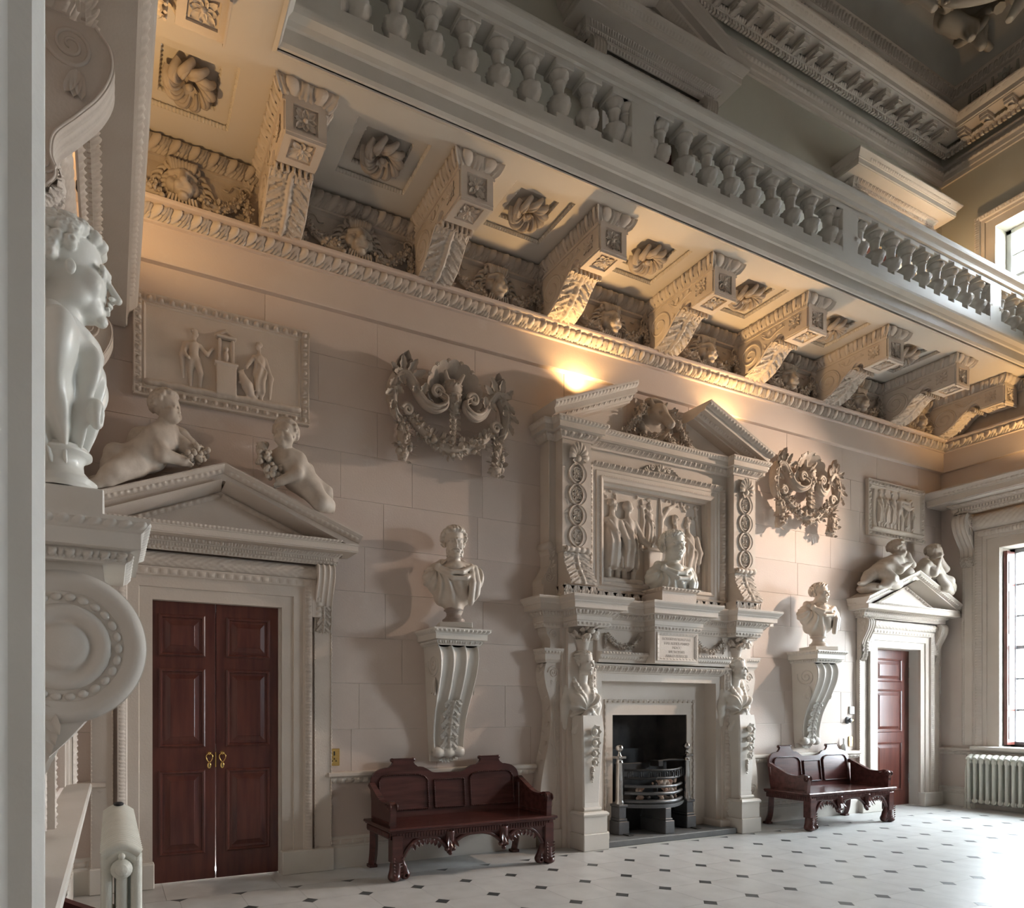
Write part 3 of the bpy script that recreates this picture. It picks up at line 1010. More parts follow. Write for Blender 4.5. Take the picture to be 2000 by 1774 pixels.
# ---- right-hand windows: lower sash window, upper window
def window(n, y0, y1, z0, z1, nv, nh, white=True, doorlike=False):
    fr = MB(); x = RW + 0.32
    w = 0.07
    for a, b, c, d in ((y0, y0 + w, z0, z1), (y1 - w, y1, z0, z1), (y0, y1, z0, z0 + w), (y0, y1, z1 - w, z1)):
        fr.bbox(x - 0.05, x + 0.05, a, b, c, d, 0.008)
    o = struct(fr, 'window_%d' % n, grey_p if not white else white_p)
    ym = np.linspace(y0 + w, y1 - w, nv + 1); zm = np.linspace(z0 + w, z1 - w, nh + 1)
    bars = MB()
    for a in ym[1:-1]: bars.bbox(x - 0.02, x + 0.02, a - 0.015, a + 0.015, z0, z1, 0.005)
    for k, c in enumerate(zm[1:-1]):
        t = 0.028 if k == nh // 2 - 1 else 0.015
        bars.bbox(x - 0.03, x + 0.03, y0, y1, c - t, c + t, 0.005)
    bars.obj('glazing_bars', grey_p if not white else white_p, o)
    for i in range(nv):
        for j in range(nh):
            MB().box(x - 0.002, x + 0.002, ym[i] + 0.012, ym[i + 1] - 0.012, zm[j] + 0.012, zm[j + 1] - 0.012).obj('pane', glass, o)
    return o
window(1, *WIN_LOW[0], 3, 6, white=False)
window(2, *WIN_LOW[1], 4, 3)  # unseen fanlight further along the wall, sized for the daylight it lets in
for k, wd in enumerate(WIN_UP):
    window(3 + k, *wd, 3, 3)
# ================================================================== gallery
GY, GX, GZ = -1.2, 1.40, 6.25       # front edge (main), front edge (left return), soffit height
BC = [1.67 + 1.51 * k for k in range(7)] + [11.965]
BAYS = [0.86] + [2.44 + 1.51 * k for k in range(7)]
gal = thing('gallery', 'grey stone gallery with balustrade running along the hall under the upper doors', 'gallery', (6.1, 0, GZ))
gal.location = (0, 0, 0)
def gobj(mb, name, m, p=gal): return mb.obj(name, m, p)

sl = MB()
wall_cells_h = []
def hplate(mb, z0, z1, X, Y, holes):
    xs = sorted(set([*X] + [h[0] for h in holes] + [h[1] for h in holes])); ys = sorted(set([*Y] + [h[2] for h in holes] + [h[3] for h in holes]))
    for a, b in zip(xs, xs[1:]):
        for c, d in zip(ys, ys[1:]):
            mx, my = (a + b) / 2, (c + d) / 2
            if not any(h[0] < mx < h[1] and h[2] < my < h[3] for h in holes): mb.box(a, b, c, d, z0, z1)
H1 = [(x - 0.33, x + 0.33, -0.94, -0.34) for x in BAYS[:-1]]
H2 = [(x - 0.215, x + 0.215, -0.84, -0.44) for x in BAYS[:-1]]
hplate(sl, 6.25, 6.295, (0, RW), (GY, 0), H1)
hplate(sl, 6.295, 6.34, (0, RW), (GY, 0), H2)
sl.box(0, RW, GY, 0, 6.34, 6.56)
LB = [-2.6, -4.1, -5.6]
sl.box(0, GX, -RD, GY, 6.25, 6.56)
gobj(sl, 'slab', soffit_m)
for (h1, h2) in zip(H1, H2):
    cm = MB()
    for (a, b, c, d), z, un, fn, am, ns in ((h1, 6.252, 0.055, f_egg, 0.020, 7), (h2, 6.296, 0.036, f_dart, 0.016, 6)):
        for (p, q, o) in (((a, d), (b, d), (0, -1, 0)), ((b, d), (b, c), (-1, 0, 0)), ((a, c), (a, d), (1, 0, 0)), ((b, c), (a, c), (0, 1, 0))):
            cm.orn((*p, z), (*q, z), o, (0, 0, 1), 0.041, -0.0, un, fn, am, ns, 4, prof=flat1, back=False)
    gobj(cm, 'coffer_moulding', soffit_m)

FAS = [(-0.03, 6.245), (0.0, 6.235), (0.0, 6.26), (0.015, 6.265), (0.03, 6.29), (0.03, 6.40), (0.045, 6.41), (0.06, 6.44), (0.095, 6.475), (0.10, 6.50), (0.10, 6.535),
       (0.085, 6.545), (0.03, 6.575), (0.02, 6.60), (0.02, 6.685), (-0.26, 6.685), (-0.26, 6.5)]
gplan = [(GX, -RD, 0), (GX, GY, 0), (RW, GY, 0)]
gobj(MB().sweep(gplan, FAS, (0, 0, 1)), 'fascia', stonew)
# short straight cracks: joints of the fascia stones
RAILP = [(-0.19, 7.225), (0.0, 7.225), (0.0, 7.25), (0.02, 7.26), (0.02, 7.31), (0.03, 7.325), (0.055, 7.35), (0.06, 7.37), (0.06, 7.40), (0.05, 7.425), (0.02, 7.445), (-0.21, 7.445), (-0.25, 7.40), (-0.25, 7.36), (-0.19, 7.32), (-0.19, 7.225)]
gobj(MB().sweep(gplan, RAILP, (0, 0, 1)), 'handrail', stonew)
# balusters
def bal_rf(r, z, th):
    k = np.clip((z - 6.80) / 0.02, 0, 1) * np.clip((6.955 - z) / 0.02, 0, 1)
    leaf = np.abs(np.sin(th * 4 + 0.6 * np.sin(z * 70))) * 0.013 + 0.008 * np.sin(z * 260 + 2 * np.cos(th * 8))
    k2 = np.clip((z - 7.10) / 0.01, 0, 1) * np.clip((7.165 - z) / 0.01, 0, 1)
    return r + k * leaf + k2 * 0.010 * np.cos(th * 14)
bp = [(0.055, 6.745), (0.062, 6.755), (0.062, 6.775), (0.05, 6.785), (0.052, 6.80), (0.068, 6.83), (0.082, 6.86), (0.092, 6.89), (0.095, 6.915), (0.085, 6.935), (0.06, 6.95),
      (0.047, 6.965), (0.044, 6.98), (0.048, 7.03), (0.053, 7.075), (0.062, 7.08), (0.062, 7.092), (0.053, 7.098), (0.055, 7.11), (0.07, 7.125), (0.085, 7.145), (0.09, 7.165), (0.085, 7.17)]
fine = []
for (r0, z0), (r1, z1) in zip(bp, bp[1:]):
    for t in np.linspace(0, 1, 3)[:-1]: fine.append((r0 + (r1 - r0) * t, z0 + (z1 - z0) * t))
fine.append(bp[-1])
bm = MB().lathe(fine, n=32, rf=bal_rf)
bm.bbox(-0.095, 0.095, -0.095, 0.095, 6.685, 6.748, 0.006)
bm.bbox(-0.098, 0.098, -0.098, 0.098, 7.168, 7.226, 0.006)
b0 = None
PED = [4.855 - 3.11 * k for k in (1, 0, -1, -2)]
BYC = GY + 0.085
xs = []
for P in PED + [PED[-1] + 3.11]:
    for k in range(9):
        x = P + 0.30 + 0.318 * k
        if 1.5 < x < RW - 0.1 and not any(abs(x - q) < 0.2 for q in PED): xs.append((x, BYC))
for k in range(1, 6): xs.append((GX - 0.085, GY - 0.1 - 0.318 * k))
for x, y in xs:
    if b0 is None: o = b0 = bm.obj('baluster', stonew, gal)
    else:
        o = b0.copy(); COL.objects.link(o)
    o.location = (x, y, 0)
for P in PED:
    gobj(MB().bbox(P - 0.14, P + 0.14, GY - 0.012, GY + 0.19, 6.685, 7.226, 0.006), 'pedestal', stonew)
    for sx in (-0.135, 0.135):                    # half balusters against the pedestal
        o = b0.copy(); COL.objects.link(o); o.location = (P + sx, BYC, 0); o.name = 'half_baluster'
gobj(MB().bbox(GX - 0.22, GX + 0.012, GY - 0.012, GY + 0.22, 6.685, 7.226, 0.006), 'pedestal', stonew)

# ---------- brackets
def leaf_sheet(mb, curve, width, ups, amp=0.018, lobes=5, nu=60, nv=17, tip=0.5, edge=0.12):
    """acanthus leaf draped on a curve of 3-D points; ups = outward normals; width along local x"""
    c = np.asarray(curve, float)
    cum = np.concatenate([[0], np.cumsum(np.linalg.norm(np.diff(c, axis=0), axis=1))]); cum /= cum[-1]
    u = np.linspace(0, 1, nu)
    P = np.stack([np.interp(u, cum, c[:, k]) for k in range(3)], 1)
    N = np.stack([np.interp(u, cum, np.asarray(ups, float)[:, k]) for k in range(3)], 1)
    N /= np.linalg.norm(N, axis=1, keepdims=True)
    v = np.linspace(-1, 1, nv)
    uu, vv = np.meshgrid(u, v, indexing='ij'); av = np.abs(vv)
    ph = (uu * lobes + av * 0.9)
    notch = 0.5 + 0.5 * np.cos(2 * PI * ph)
    w = width * (1 - edge * notch * av ** 2)
    d = amp * (0.55 + 0.45 * np.cos(2 * PI * ph)) * (0.35 + 0.65 * np.sin(av * PI * 0.9))
    d += amp * 0.45 * np.sin(2 * PI * (uu * lobes * 3 + av * 4.0)) * (av > 0.18) * (av < 0.97)
    d += amp * 1.1 * np.exp(-(av / 0.10) ** 2) - amp * 0.9 * np.exp(-((av - 0.17) / 0.05) ** 2)
    d -= amp * 1.5 * (notch > 0.86) * (av > 0.30)
    X = P[:, None] + (w * vv)[..., None] * np.array([1, 0, 0]) + d[..., None] * N[:, None]
    mb.grid(X, True)
    return mb

def rosette_sq(mb, o, ex, ey, n, h, petals=8):
    o, ex, ey, n = (np.asarray(q, float) for q in (o, ex, ey, n))
    for k in range(petals):
        a = k * 2 * PI / petals
        L = h * (1.28 if k % 2 else 0.98)
        d = math.cos(a) * ex + math.sin(a) * ey
        leafblade(mb, o + 0.12 * h * d, d + 0.05 * n, n, L * 0.9, h * 0.36, cup=0.5, k=5, curl=0.02, lob=0.18)
    mb.ball(o + 0.06 * h * n, 0.24 * h, 8, 5)

def prof_curve():
    top = [(0.0, 6.12), (0.98, 6.12), (0.98, 5.885), (0.70, 5.885)]
    hol = [(0.70 - 0.075 + 0.075 * math.cos(a), 5.885 + 0.10 * math.sin(a)) for a in np.linspace(0, PI * 0.9, 9)][1:]
    low = bez([(0.545, 5.925), (0.46, 5.87), (0.36, 5.77), (0.24, 5.70), (0.12, 5.672), (0.0, 5.69)], 18)
    return top, hol, [tuple(p) for p in low]

def make_bracket(name, half=False):
    t = thing(name, 'x', 'bracket')
    top, hol, low = prof_curve()
    w = 0.17
    body = MB()
    pr = np.array(top + hol + low)
    body.prism([(p[0], p[1]) for p in pr], (-w, 0, 0), (0, -1, 0), (0, 0, 1), (1, 0, 0), 2 * w)
    for z in (0.02,):      # fillet under the egg moulding
        pass
    body.box(-w - 0.012, w + 0.012, -0.992, 0, 6.105, 6.13)
    body.obj('body', stone, t)
    # volute and vine carved on the side faces
    for sx in (-1, 1):
        sm = MB()
        x = sx * (w + 0.001)
        sp = spiral((0.235, 5.895), 0.185, 0.02, 2.1, -PI * 0.55, 56, sgn=1)
        sm.tube([(x, -p[0], p[1]) for p in sp], np.linspace(0.017, 0.007, 56), 5)
        sp2 = bez([(0.40, 6.06), (0.5, 5.985), (0.6, 6.02), (0.70, 6.04)], 16)
        sm.tube([(x, -p[0], p[1]) for p in sp2], 0.008, 5)
        for (d0, z0, a, L) in ((0.46, 6.03, 2.6, 0.09), (0.48, 6.01, 0.9, 0.07), (0.42, 5.95, -1.2, 0.09), (0.56, 6.02, 1.2, 0.06), (0.44, 6.0, 2.0, 0.08), (0.62, 6.03, 0.6, 0.07)):
            leafblade(sm, (x, -d0, z0), (0, -math.cos(a), math.sin(a)), (sx, 0, 0), L, 0.028, k=4, curl=0.1, lob=0.25)
        rosette_sq(sm, (x, -0.83, 6.005), (0, 1, 0), (0, 0, 1), (sx, 0, 0), 0.07)
        sm.tube([(x, -p[0], p[1]) for p in low], 0.012, 5)
        sm.obj('side_carving', stone, t)
    eg = MB()
    eg.orn((-w, 0, 6.13), (-w, -0.98, 6.13), (-1, 0, 0), (0, 0, 1), 0.12, 0.055, 0.115, f_egg, 0.035, 12, 6, m1=1)
    eg.orn((w, -0.98, 6.13), (w, 0, 6.13), (1, 0, 0), (0, 0, 1), 0.12, 0.055, 0.115, f_egg, 0.035, 12, 6, m0=1)
    eg.orn((-w, -0.98, 6.13), (w, -0.98, 6.13), (0, -1, 0), (0, 0, 1), 0.12, 0.055, 0.17, f_egg, 0.035, 16, 7, m0=1, m1=1)
    eg.box(-w - 0.05, w + 0.05, -1.03, 0, 6.235, 6.252)
    eg.obj('egg_and_dart', stone, t)
    rm = MB()      # sunk panels with rosettes on the front and the underside of the block
    fr = [(-0.105, 0), (-0.105, 0.0)]
    for (o, ex, ey, n) in (((0, -0.981, 6.0), (1, 0, 0), (0, 0, 1), (0, -1, 0)), ((0, -0.845, 5.884), (1, 0, 0), (0, -1, 0), (0, 0, -1))):
        o, ex, ey, n = (np.asarray(q, float) for q in (o, ex, ey, n))
        s = 0.098
        path = [o - s * ex - s * ey, o - s * ex + s * ey, o + s * ex + s * ey, o + s * ex - s * ey]
        rm.sweep(path, [(0, 0), (0, 0.016), (-0.06, 0.016), (-0.06, 0)], n, closed=True, flip=bool(np.cross(ex, ey) @ n > 0) is False)
        rosette_sq(rm, o, ex, ey, n, 0.085)
    rm.obj('rosette_panel', stone, t)
    fl = MB()      # fluted neck in the hollow
    for k in range(5):
        x = -0.12 + k * 0.06
        fl.tube([(x, -p[0], p[1] - 0.004) for p in hol], 0.016, 6)
    fl.obj('fluted_neck', stone, t)
    lf = MB()
    cur = bez([(0.0, -0.02, 5.675), (0.0, -0.12, 5.665), (0.0, -0.24, 5.69), (0.0, -0.36, 5.755), (0.0, -0.46, 5.855), (0.0, -0.535, 5.905), (0, -0.585, 5.90), (0, -0.605, 5.87)], 40)
    tg = np.gradient(cur, axis=0)
    nn = np.stack([0 * tg[:, 0], tg[:, 2], -tg[:, 1]], 1)
    nn *= np.sign(-nn[:, 2:3] + 1e-9) * -1 if False else 1
    nn = np.where((nn[:, 2:3] > 0) & (np.arange(len(nn))[:, None] < len(nn) * 0.8), -nn, nn)
    leaf_sheet(lf, cur, w + 0.008, nn, 0.022, 6, 84, 21, edge=0.10)
    # curled leaf tip
    for sx in np.linspace(-0.14, 0.14, 7):
        lf.tube(bez([(sx, -0.50, 5.90), (sx, -0.575, 5.925), (sx * 1.05, -0.625, 5.90), (sx * 1.05, -0.625, 5.86)], 12), np.linspace(0.026, 0.012, 13), 6)
    lf.obj('acanthus_leaf', stone, t)
    return t
br0 = make_bracket('gallery_bracket')
names = ['above the double door', 'above the scallop-shell cartouche between double door and chimneypiece', 'left-hand bracket over the chimneypiece pediment',
         'right over the middle of the chimneypiece pediment', 'between the chimneypiece pediment and the far cartouche', 'over the far scallop-shell cartouche', 'over the relief above the open door', 'hard against the window wall']
names[2] = 'over the near end of the chimneypiece pediment'
for k, x in enumerate(BC):
    lb = 'scrolled stone gallery bracket with acanthus leaf, ' + names[k]
    if k == 0: br0.location = (x, 0, 0); br0['label'] = lb; br0['group'] = 'scrolled brackets under the gallery'
    else: dup(br0, (x, 0, 0), 0, lb)
for y, w_ in ((-1.62, 'next to the corner over the double door'), (-3.1, 'over the curly-haired bust'), (-4.6, 'over the near hall bench')):
    dup(br0, (0, y, 0), PI / 2, 'scrolled gallery bracket on the near side wall, ' + w_)

# ---------- coffer rosettes
rs = MB()
for k in range(10):
    a = k * 2 * PI / 10
    pts = []
    for u in np.linspace(0, 1, 11):
        r = 0.045 + 0.125 * math.sin(u * PI * 0.55); z = -0.115 * math.sin(0.25 + u * PI * 0.78) - 0.01
        pts.append((r * math.cos(a + 1.0 * u), r * math.sin(a + 1.0 * u), z))
    rs.tube(pts, np.interp(np.linspace(0, 1, 11), [0, 0.5, 1], [0.020, 0.042, 0.030]), 9, flat=0.8)
    rs.tube(np.array(pts) * (0.93, 0.93, 1) + (0, 0, -0.026), np.interp(np.linspace(0, 1, 11), [0, 0.5, 1], [0.008, 0.018, 0.010]), 6)
for k in range(6):
    a = k * PI / 3
    leafblade(rs, (0.01 * math.cos(a), 0.01 * math.sin(a), -0.10), (math.cos(a), math.sin(a), -0.4), (0, 0, -1), 0.06, 0.025, k=4)
rs.ball((0, 0, -0.11), (0.03, 0.03, 0.03))
rs.lathe([(0.0, -0.07), (0.1, -0.03), (0.12, 0.0)], n=16)
rname = ['beside the near side wall', 'over the double door and near cartouche', 'short of the chimneypiece pediment', 'over the near half of the chimneypiece', 'over the far half of the chimneypiece', 'over the far cartouche', 'over the clean-shaven bust']
for k, x in enumerate(BAYS[:-1]):
    t = thing('ceiling_rosette', 'swirling stone flower in the gallery soffit coffer ' + rname[k], 'rosette', (x, -0.64, 6.342), 0.4 * k, 'flower bosses in the gallery soffit coffers')
    if k == 0: r0 = rs.obj('petals', dark_stone, t)
    else:
        o = r0.copy(); COL.objects.link(o); o.parent = t

# ---------- lion masks with swags between the brackets
def make_lion():
    t = thing('lion_mask', 'x', 'lion mask')
    S = Sculpt((-0.24, -0.24, -0.24), (0.24, 0.06, 0.22), 0.0068)
    S.ell((0, 0.0, 0.03), (0.135, 0.12, 0.15), 0.02)
    S.ell((0, -0.09, -0.075), (0.075, 0.085, 0.07), 0.025)                # muzzle
    S.ell((0.035, -0.145, -0.075), (0.042, 0.04, 0.042), 0.012).ell((-0.035, -0.145, -0.075), (0.042, 0.04, 0.042), 0.012)
    S.cone((0, -0.11, 0.07), (0, -0.165, -0.035), 0.030, 0.030, 0.02)        # nose bridge
    S.ell((0, -0.178, -0.035), (0.030, 0.02, 0.02), 0.008)
    S.ell((0, -0.12, -0.135), (0.045, 0.05, 0.03), 0.012)                # chin
    S.cone((-0.06, -0.165, -0.112), (0.06, -0.165, -0.112), 0.010, k=0.01, cut=True)
    for sx in (-1, 1):
        S.cone((sx * 0.03, -0.125, 0.055), (sx * 0.105, -0.09, 0.05), 0.024, 0.018, 0.015)   # brow
        S.ell((sx * 0.062, -0.128, 0.018), (0.030, 0.03, 0.018), 0.008, cut=True)
        S.ell((sx * 0.06, -0.100, 0.016), (0.018, 0.02, 0.014), 0.004)
        S.ell((sx * 0.09, -0.075, -0.03), (0.045, 0.05, 0.05), 0.02)
        S.ell((sx * 0.115, -0.06, 0.14), (0.035, 0.025, 0.038), 0.012)
        S.ell((sx * 0.112, -0.085, 0.142), (0.018, 0.02, 0.02), 0.006, cut=True)
    hd = MB(); S.to(hd, 1)
    # forelock and mane locks
    for k, a in enumerate(np.linspace(-0.9, 0.9, 9)):
        p0 = (0.10 * math.sin(a), -0.085, 0.09); p1 = (0.13 * math.sin(a), -0.10, 0.16); p2 = (0.17 * math.sin(a), -0.02, 0.20)
        hd.tube(bez([p0, p1, p2], 8), [0.014, 0.02, 0.021, 0.02, 0.018, 0.016, 0.013, 0.011, 0.006][:len(bez([p0, p1, p2], 8))], 6)
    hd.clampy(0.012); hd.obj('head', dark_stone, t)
    mn = MB()
    rg = np.random.default_rng(3)
    for k in range(34):
        a = -0.6 + (k % 17) / 16 * (PI + 1.2)
        rr = 0.13 + 0.045 * (k // 17)
        c, s_ = math.cos(a), math.sin(a)
        pts = bez([(rr * c, -0.04, rr * s_ - 0.02), (rr * 1.25 * c + 0.01, -0.045, rr * 1.2 * s_ - 0.03), (rr * 1.5 * c, -0.03, rr * 1.35 * s_ - 0.06), (rr * 1.6 * c + 0.01, -0.01, rr * 1.4 * s_ - 0.085)], 9)
        mn.tube(pts, np.linspace(0.022, 0.006, len(pts)), 5)
    for k in range(9):
        x = (k - 4) * 0.024
        mn.tube(bez([(x, -0.11, -0.13), (x * 1.2, -0.09, -0.17), (x * 1.3 + 0.008, -0.05, -0.21), (x * 1.35, -0.03, -0.23)], 8), np.linspace(0.013, 0.005, len(bez([(0, 0, 0), (1, 0, 0), (2, 0, 0), (3, 0, 0)], 8))), 5)
    mn.clampy(0.012); mn.obj('mane', dark_stone, t)
    for sx in (-1, 1):
        g = MB()
        g.lathe([(0.035, 0), (0.045, -0.012), (0.055, 0), (0.045, 0.012), (0.035, 0)], (sx * 0.525, -0.035, 0.12), 14, axis='y')
        garland(g, bez([(sx * 0.52, -0.035, 0.09), (sx * 0.43, -0.05, -0.04), (sx * 0.30, -0.065, -0.12), (sx * 0.16, -0.075, -0.135)], 14), np.linspace(0.03, 0.06, len(bez([(0, 0, 0), (1, 0, 0), (2, 0, 0), (3, 0, 0)], 14))), (0, -1, 0.1), 11 + sx, 1.1)
        g.clampy(0.012); g.obj('swag', dark_stone, t)
        g = MB()
        garland(g, bez([(sx * 0.535, -0.03, 0.08), (sx * 0.54, -0.045, -0.04), (sx * 0.535, -0.035, -0.2)], 10), np.linspace(0.028, 0.05, len(bez([(0, 0, 0), (1, 0, 0), (2, 0, 0)], 10))), (0, -1, 0), 21 + sx, 0.9)
        for a in (0.5, 1.2, 2.0): leafblade(g, (sx * 0.525, -0.03, 0.14), (math.cos(a) * 0.6, 0, math.sin(a)), (0, -1, 0), 0.09, 0.025, k=4)
        rb = bez([(sx * 0.50, -0.02, 0.14), (sx * 0.42, -0.02, 0.15), (sx * 0.38, -0.025, 0.09), (sx * 0.33, -0.02, 0.10)], 12)
        g.tube(rb, 0.010, 5, flat=0.5)
        g.clampy(0.012); g.obj('fruit_drop', dark_stone, t)
    return t
lion = make_lion()
lname = ['beside the near side wall', 'over the near scallop-shell cartouche', 'short of the chimneypiece pediment', 'above the near half of the chimneypiece', 'above the far half of the chimneypiece', 'over the far scallop-shell cartouche',
         'above the far bust', 'in the corner by the window wall']
BAYL = [0.86] + [2.425 + 1.51 * k for k in range(6)] + [11.4]
for k, x in enumerate(BAYL):
    lb = 'carved lion mask with fruit swags between gallery brackets, ' + lname[k]
    if k == 0: lion.location = (x, -0.02, 5.885); lion['label'] = lb; lion['group'] = 'lion masks under the gallery'
    else: dup(lion, (x, -0.02, 5.885), 0, lb, scale=(0.85, 1, 1) if k == 7 else None)
# ================================================================== doorcases, window cases, consoles
def scroll_console(t, w, pts, flutes=3, spirals=(), leaf=None, m=stone, taper=1.0, nu=70, amp=0.012, side=True, roll=None):
    """S-shaped console on the plane y=0 facing -y. pts (d,z) from the top front downwards; taper = bottom width / top width"""
    c = bez(pts, nu)
    n = len(c)
    u = np.linspace(0, 1, n)
    ww = w / 2 * (1 + (taper - 1) * u)
    tg = np.gradient(c, axis=0); tg /= np.linalg.norm(tg, axis=1, keepdims=True)
    nn = np.stack([-tg[:, 1], tg[:, 0]], 1)
    nn *= np.where((nn[:, 0] < 0)[:, None], -1, 1)
    v = np.linspace(-1, 1, 33)
    prof = np.zeros_like(v)
    if flutes:
        ph = (v + 1) / 2 * flutes
        prof = -amp * np.sqrt(np.clip(1 - ((ph % 1 - 0.5) / 0.42) ** 2, 0, 1)) * (np.abs(v) < 0.97)
    P = np.zeros((n, 33, 3))
    P[..., 0] = ww[:, None] * v[None]
    P[..., 1] = -(c[:, 0][:, None] + nn[:, 0][:, None] * prof[None])
    P[..., 2] = c[:, 1][:, None] + nn[:, 1][:, None] * prof[None]
    b = MB(); b.grid(P, True)
    for s_, col in ((-1, 0), (1, 32)):
        A = P[:, col]; B = A.copy(); B[:, 1] = 0
        b.grid(np.stack([A, B], 1), False)
    b.poly([P[0, 0], P[0, -1], (P[0, -1][0], 0, P[0, -1][2]), (P[0, 0][0], 0, P[0, 0][2])])
    b.poly([P[-1, 0], P[-1, -1], (P[-1, -1][0], 0, P[-1, -1][2]), (P[-1, 0][0], 0, P[-1, 0][2])])
    b.obj('body', m, t)
    if side:
        sm = MB()
        for sx, col in ((-1, 0), (1, 32)):
            sm.tube([(p[0] + sx * 0.001, p[1] + 0.012, p[2]) for p in P[:, col]], 0.008, 5, flat=0.8)
            for (d, z, r0, r1, turns, a0, sg) in spirals:
                k = int(np.argmin(np.abs(c[:, 1] - z)))
                sp = spiral((d, z), r0, r1, turns, a0, 46, sgn=sg)
                sm.tube([(sx * (ww[k] + 0.002), -p[0], p[1]) for p in sp], np.linspace(0.011, 0.006, 46) * (r0 / 0.12) ** 0.5, 5)
                for a in (-1.9, -1.3, -2.4):
                    leafblade(sm, (sx * (ww[k] + 0.002), -d - 0.3 * r0, z - r0), (0, -math.cos(a) * 0.4, math.sin(a)), (sx, 0, 0), r0 * 1.3, r0 * 0.28, k=5, curl=0.05, lob=0.25)
        sm.obj('side_scrollwork', m, t)
    if leaf is not None:
        k0, k1, wl, am, lob = leaf
        a, b2 = int(k0 * n), int(k1 * n)
        seg = c[a:b2][::-1]
        cur = np.stack([0 * seg[:, 0], -seg[:, 0], seg[:, 1]], 1)
        ups = np.stack([0 * seg[:, 0], -nn[a:b2][::-1][:, 0], nn[a:b2][::-1][:, 1]], 1)
        lf = MB()
        U = len(cur)
        leaf_sheet(lf, cur + ups * 0.006, wl, ups, am, lob, 70, 19, edge=0.3)
        lf.obj('acanthus_leaf', m, t)
    if roll is not None:
        d, z, r, wr = roll
        pr = []
        for xx in np.linspace(-wr, wr, 41):
            k = abs(xx) / wr
            pr.append((r * (0.72 + 0.28 * abs(math.cos(k * PI * 1.5))) * (1.0 if k < 0.99 else 0.3), xx))
        MB().lathe(pr, (0, -d, z), 18, axis='x').obj('scroll_roll', m, t)
    return t

def case_cornice(t, hw, z, s=1.0, m=stone, base=0.06, brk=None, dent=True, cyma=True):
    """bed mouldings + corona with returns; hw = half width at base projection. brk: list of (x centre, half width, extra)"""
    plan = [(-hw, 0, z), (-hw, -base, z)]
    for (xc, h, e) in sorted(brk or []):
        if xc - h > -hw + 0.01: plan += [(xc - h, -base, z)]
        else: plan = plan[:1] + [(-hw, -base - e, z)] if xc < 0 else plan
        if xc - h > -hw + 0.01: plan += [(xc - h, -base - e, z)]
        if xc + h < hw - 0.01: plan += [(xc + h, -base - e, z), (xc + h, -base, z)]
        else: plan += [(hw, -base - e, z)]
    if not brk or sorted(brk)[-1][0] < 0 or plan[-1][0] < hw - 0.001: plan += [(hw, -base, z)]
    plan += [(hw, 0, z)]
    S = lambda L: [(a * s, b * s) for a, b in L]
    A = S([(0, 0), (0.012, 0), (0.012, 0.01), (0.03, 0.035), (0.03, 0.045), (0.045, 0.045), (0.045, 0.085), (0.055, 0.09), (0.055, 0.1), (0.09, 0.135), (0.09, 0.145),
           (0.235, 0.145), (0.235, 0.155), (0.245, 0.16), (0.245, 0.225), (0.255, 0.23), (0.255, 0.24), (0.30, 0.285), (0.31, 0.30), (0.31, 0.315), (0.0, 0.335)])
    if not cyma: A = A[:-5] + S([(0.255, 0.24), (0.0, 0.25)])
    MB().sweep(plan, A, (0, 0, 1)).obj('cornice', m, t)
    o = MB()
    pl = np.array(plan)
    for i in range(len(pl) - 1):
        a, b = pl[i], pl[i + 1]
        d = b - a
        L = np.linalg.norm(d)
        if L < 0.02: continue
        d /= L
        out = np.cross(d, (0, 0, 1))
        def conv(k):
            if k <= 0 or k >= len(pl) - 1: return 0
            return 1 if np.cross(pl[k] - pl[k - 1], pl[k + 1] - pl[k])[2] > 0 else -1
        m0, m1 = conv(i), conv(i + 1)
        o.orn(a + out * 0.01 * s + (0, 0, 0.005 * s), b + out * 0.01 * s + (0, 0, 0.005 * s), out, (0, 0, 1), 0.035 * s, 0.02 * s, 0.045 * s, f_leaf, 0.012 * s, 6, 3, m0=m0, m1=m1, back=False)
        o.orn(a + out * 0.05 * s + (0, 0, 0.095 * s), b + out * 0.05 * s + (0, 0, 0.095 * s), out, (0, 0, 1), 0.045 * s, 0.04 * s, 0.072 * s, f_egg, 0.022 * s, 9, 5, m0=m0, m1=m1, back=False)
        o.orn(a + out * 0.246 * s + (0, 0, 0.232 * s), b + out * 0.246 * s + (0, 0, 0.232 * s), out, (0, 0, 1), 0.04 * s, 0.035 * s, 0.048 * s, f_dart, 0.014 * s, 6, 3, m0=m0, m1=m1, back=False)
        if dent:
            nD = max(1, int(L / (0.032 * s)))
            st = L / nD
            for k in range(nD):
                c = a + d * (k + 0.5) * st + out * 0.045 * s
                q = o.T; o.axes(c, d, -out, (0, 0, 1)); o.box(-0.010 * s, 0.010 * s, -0.016 * s, 0, 0.048 * s, 0.083 * s); o.clear()
    o.obj('carved_bed_moulding', m, t)
    return 0.335 * s, 0.31 * s + base

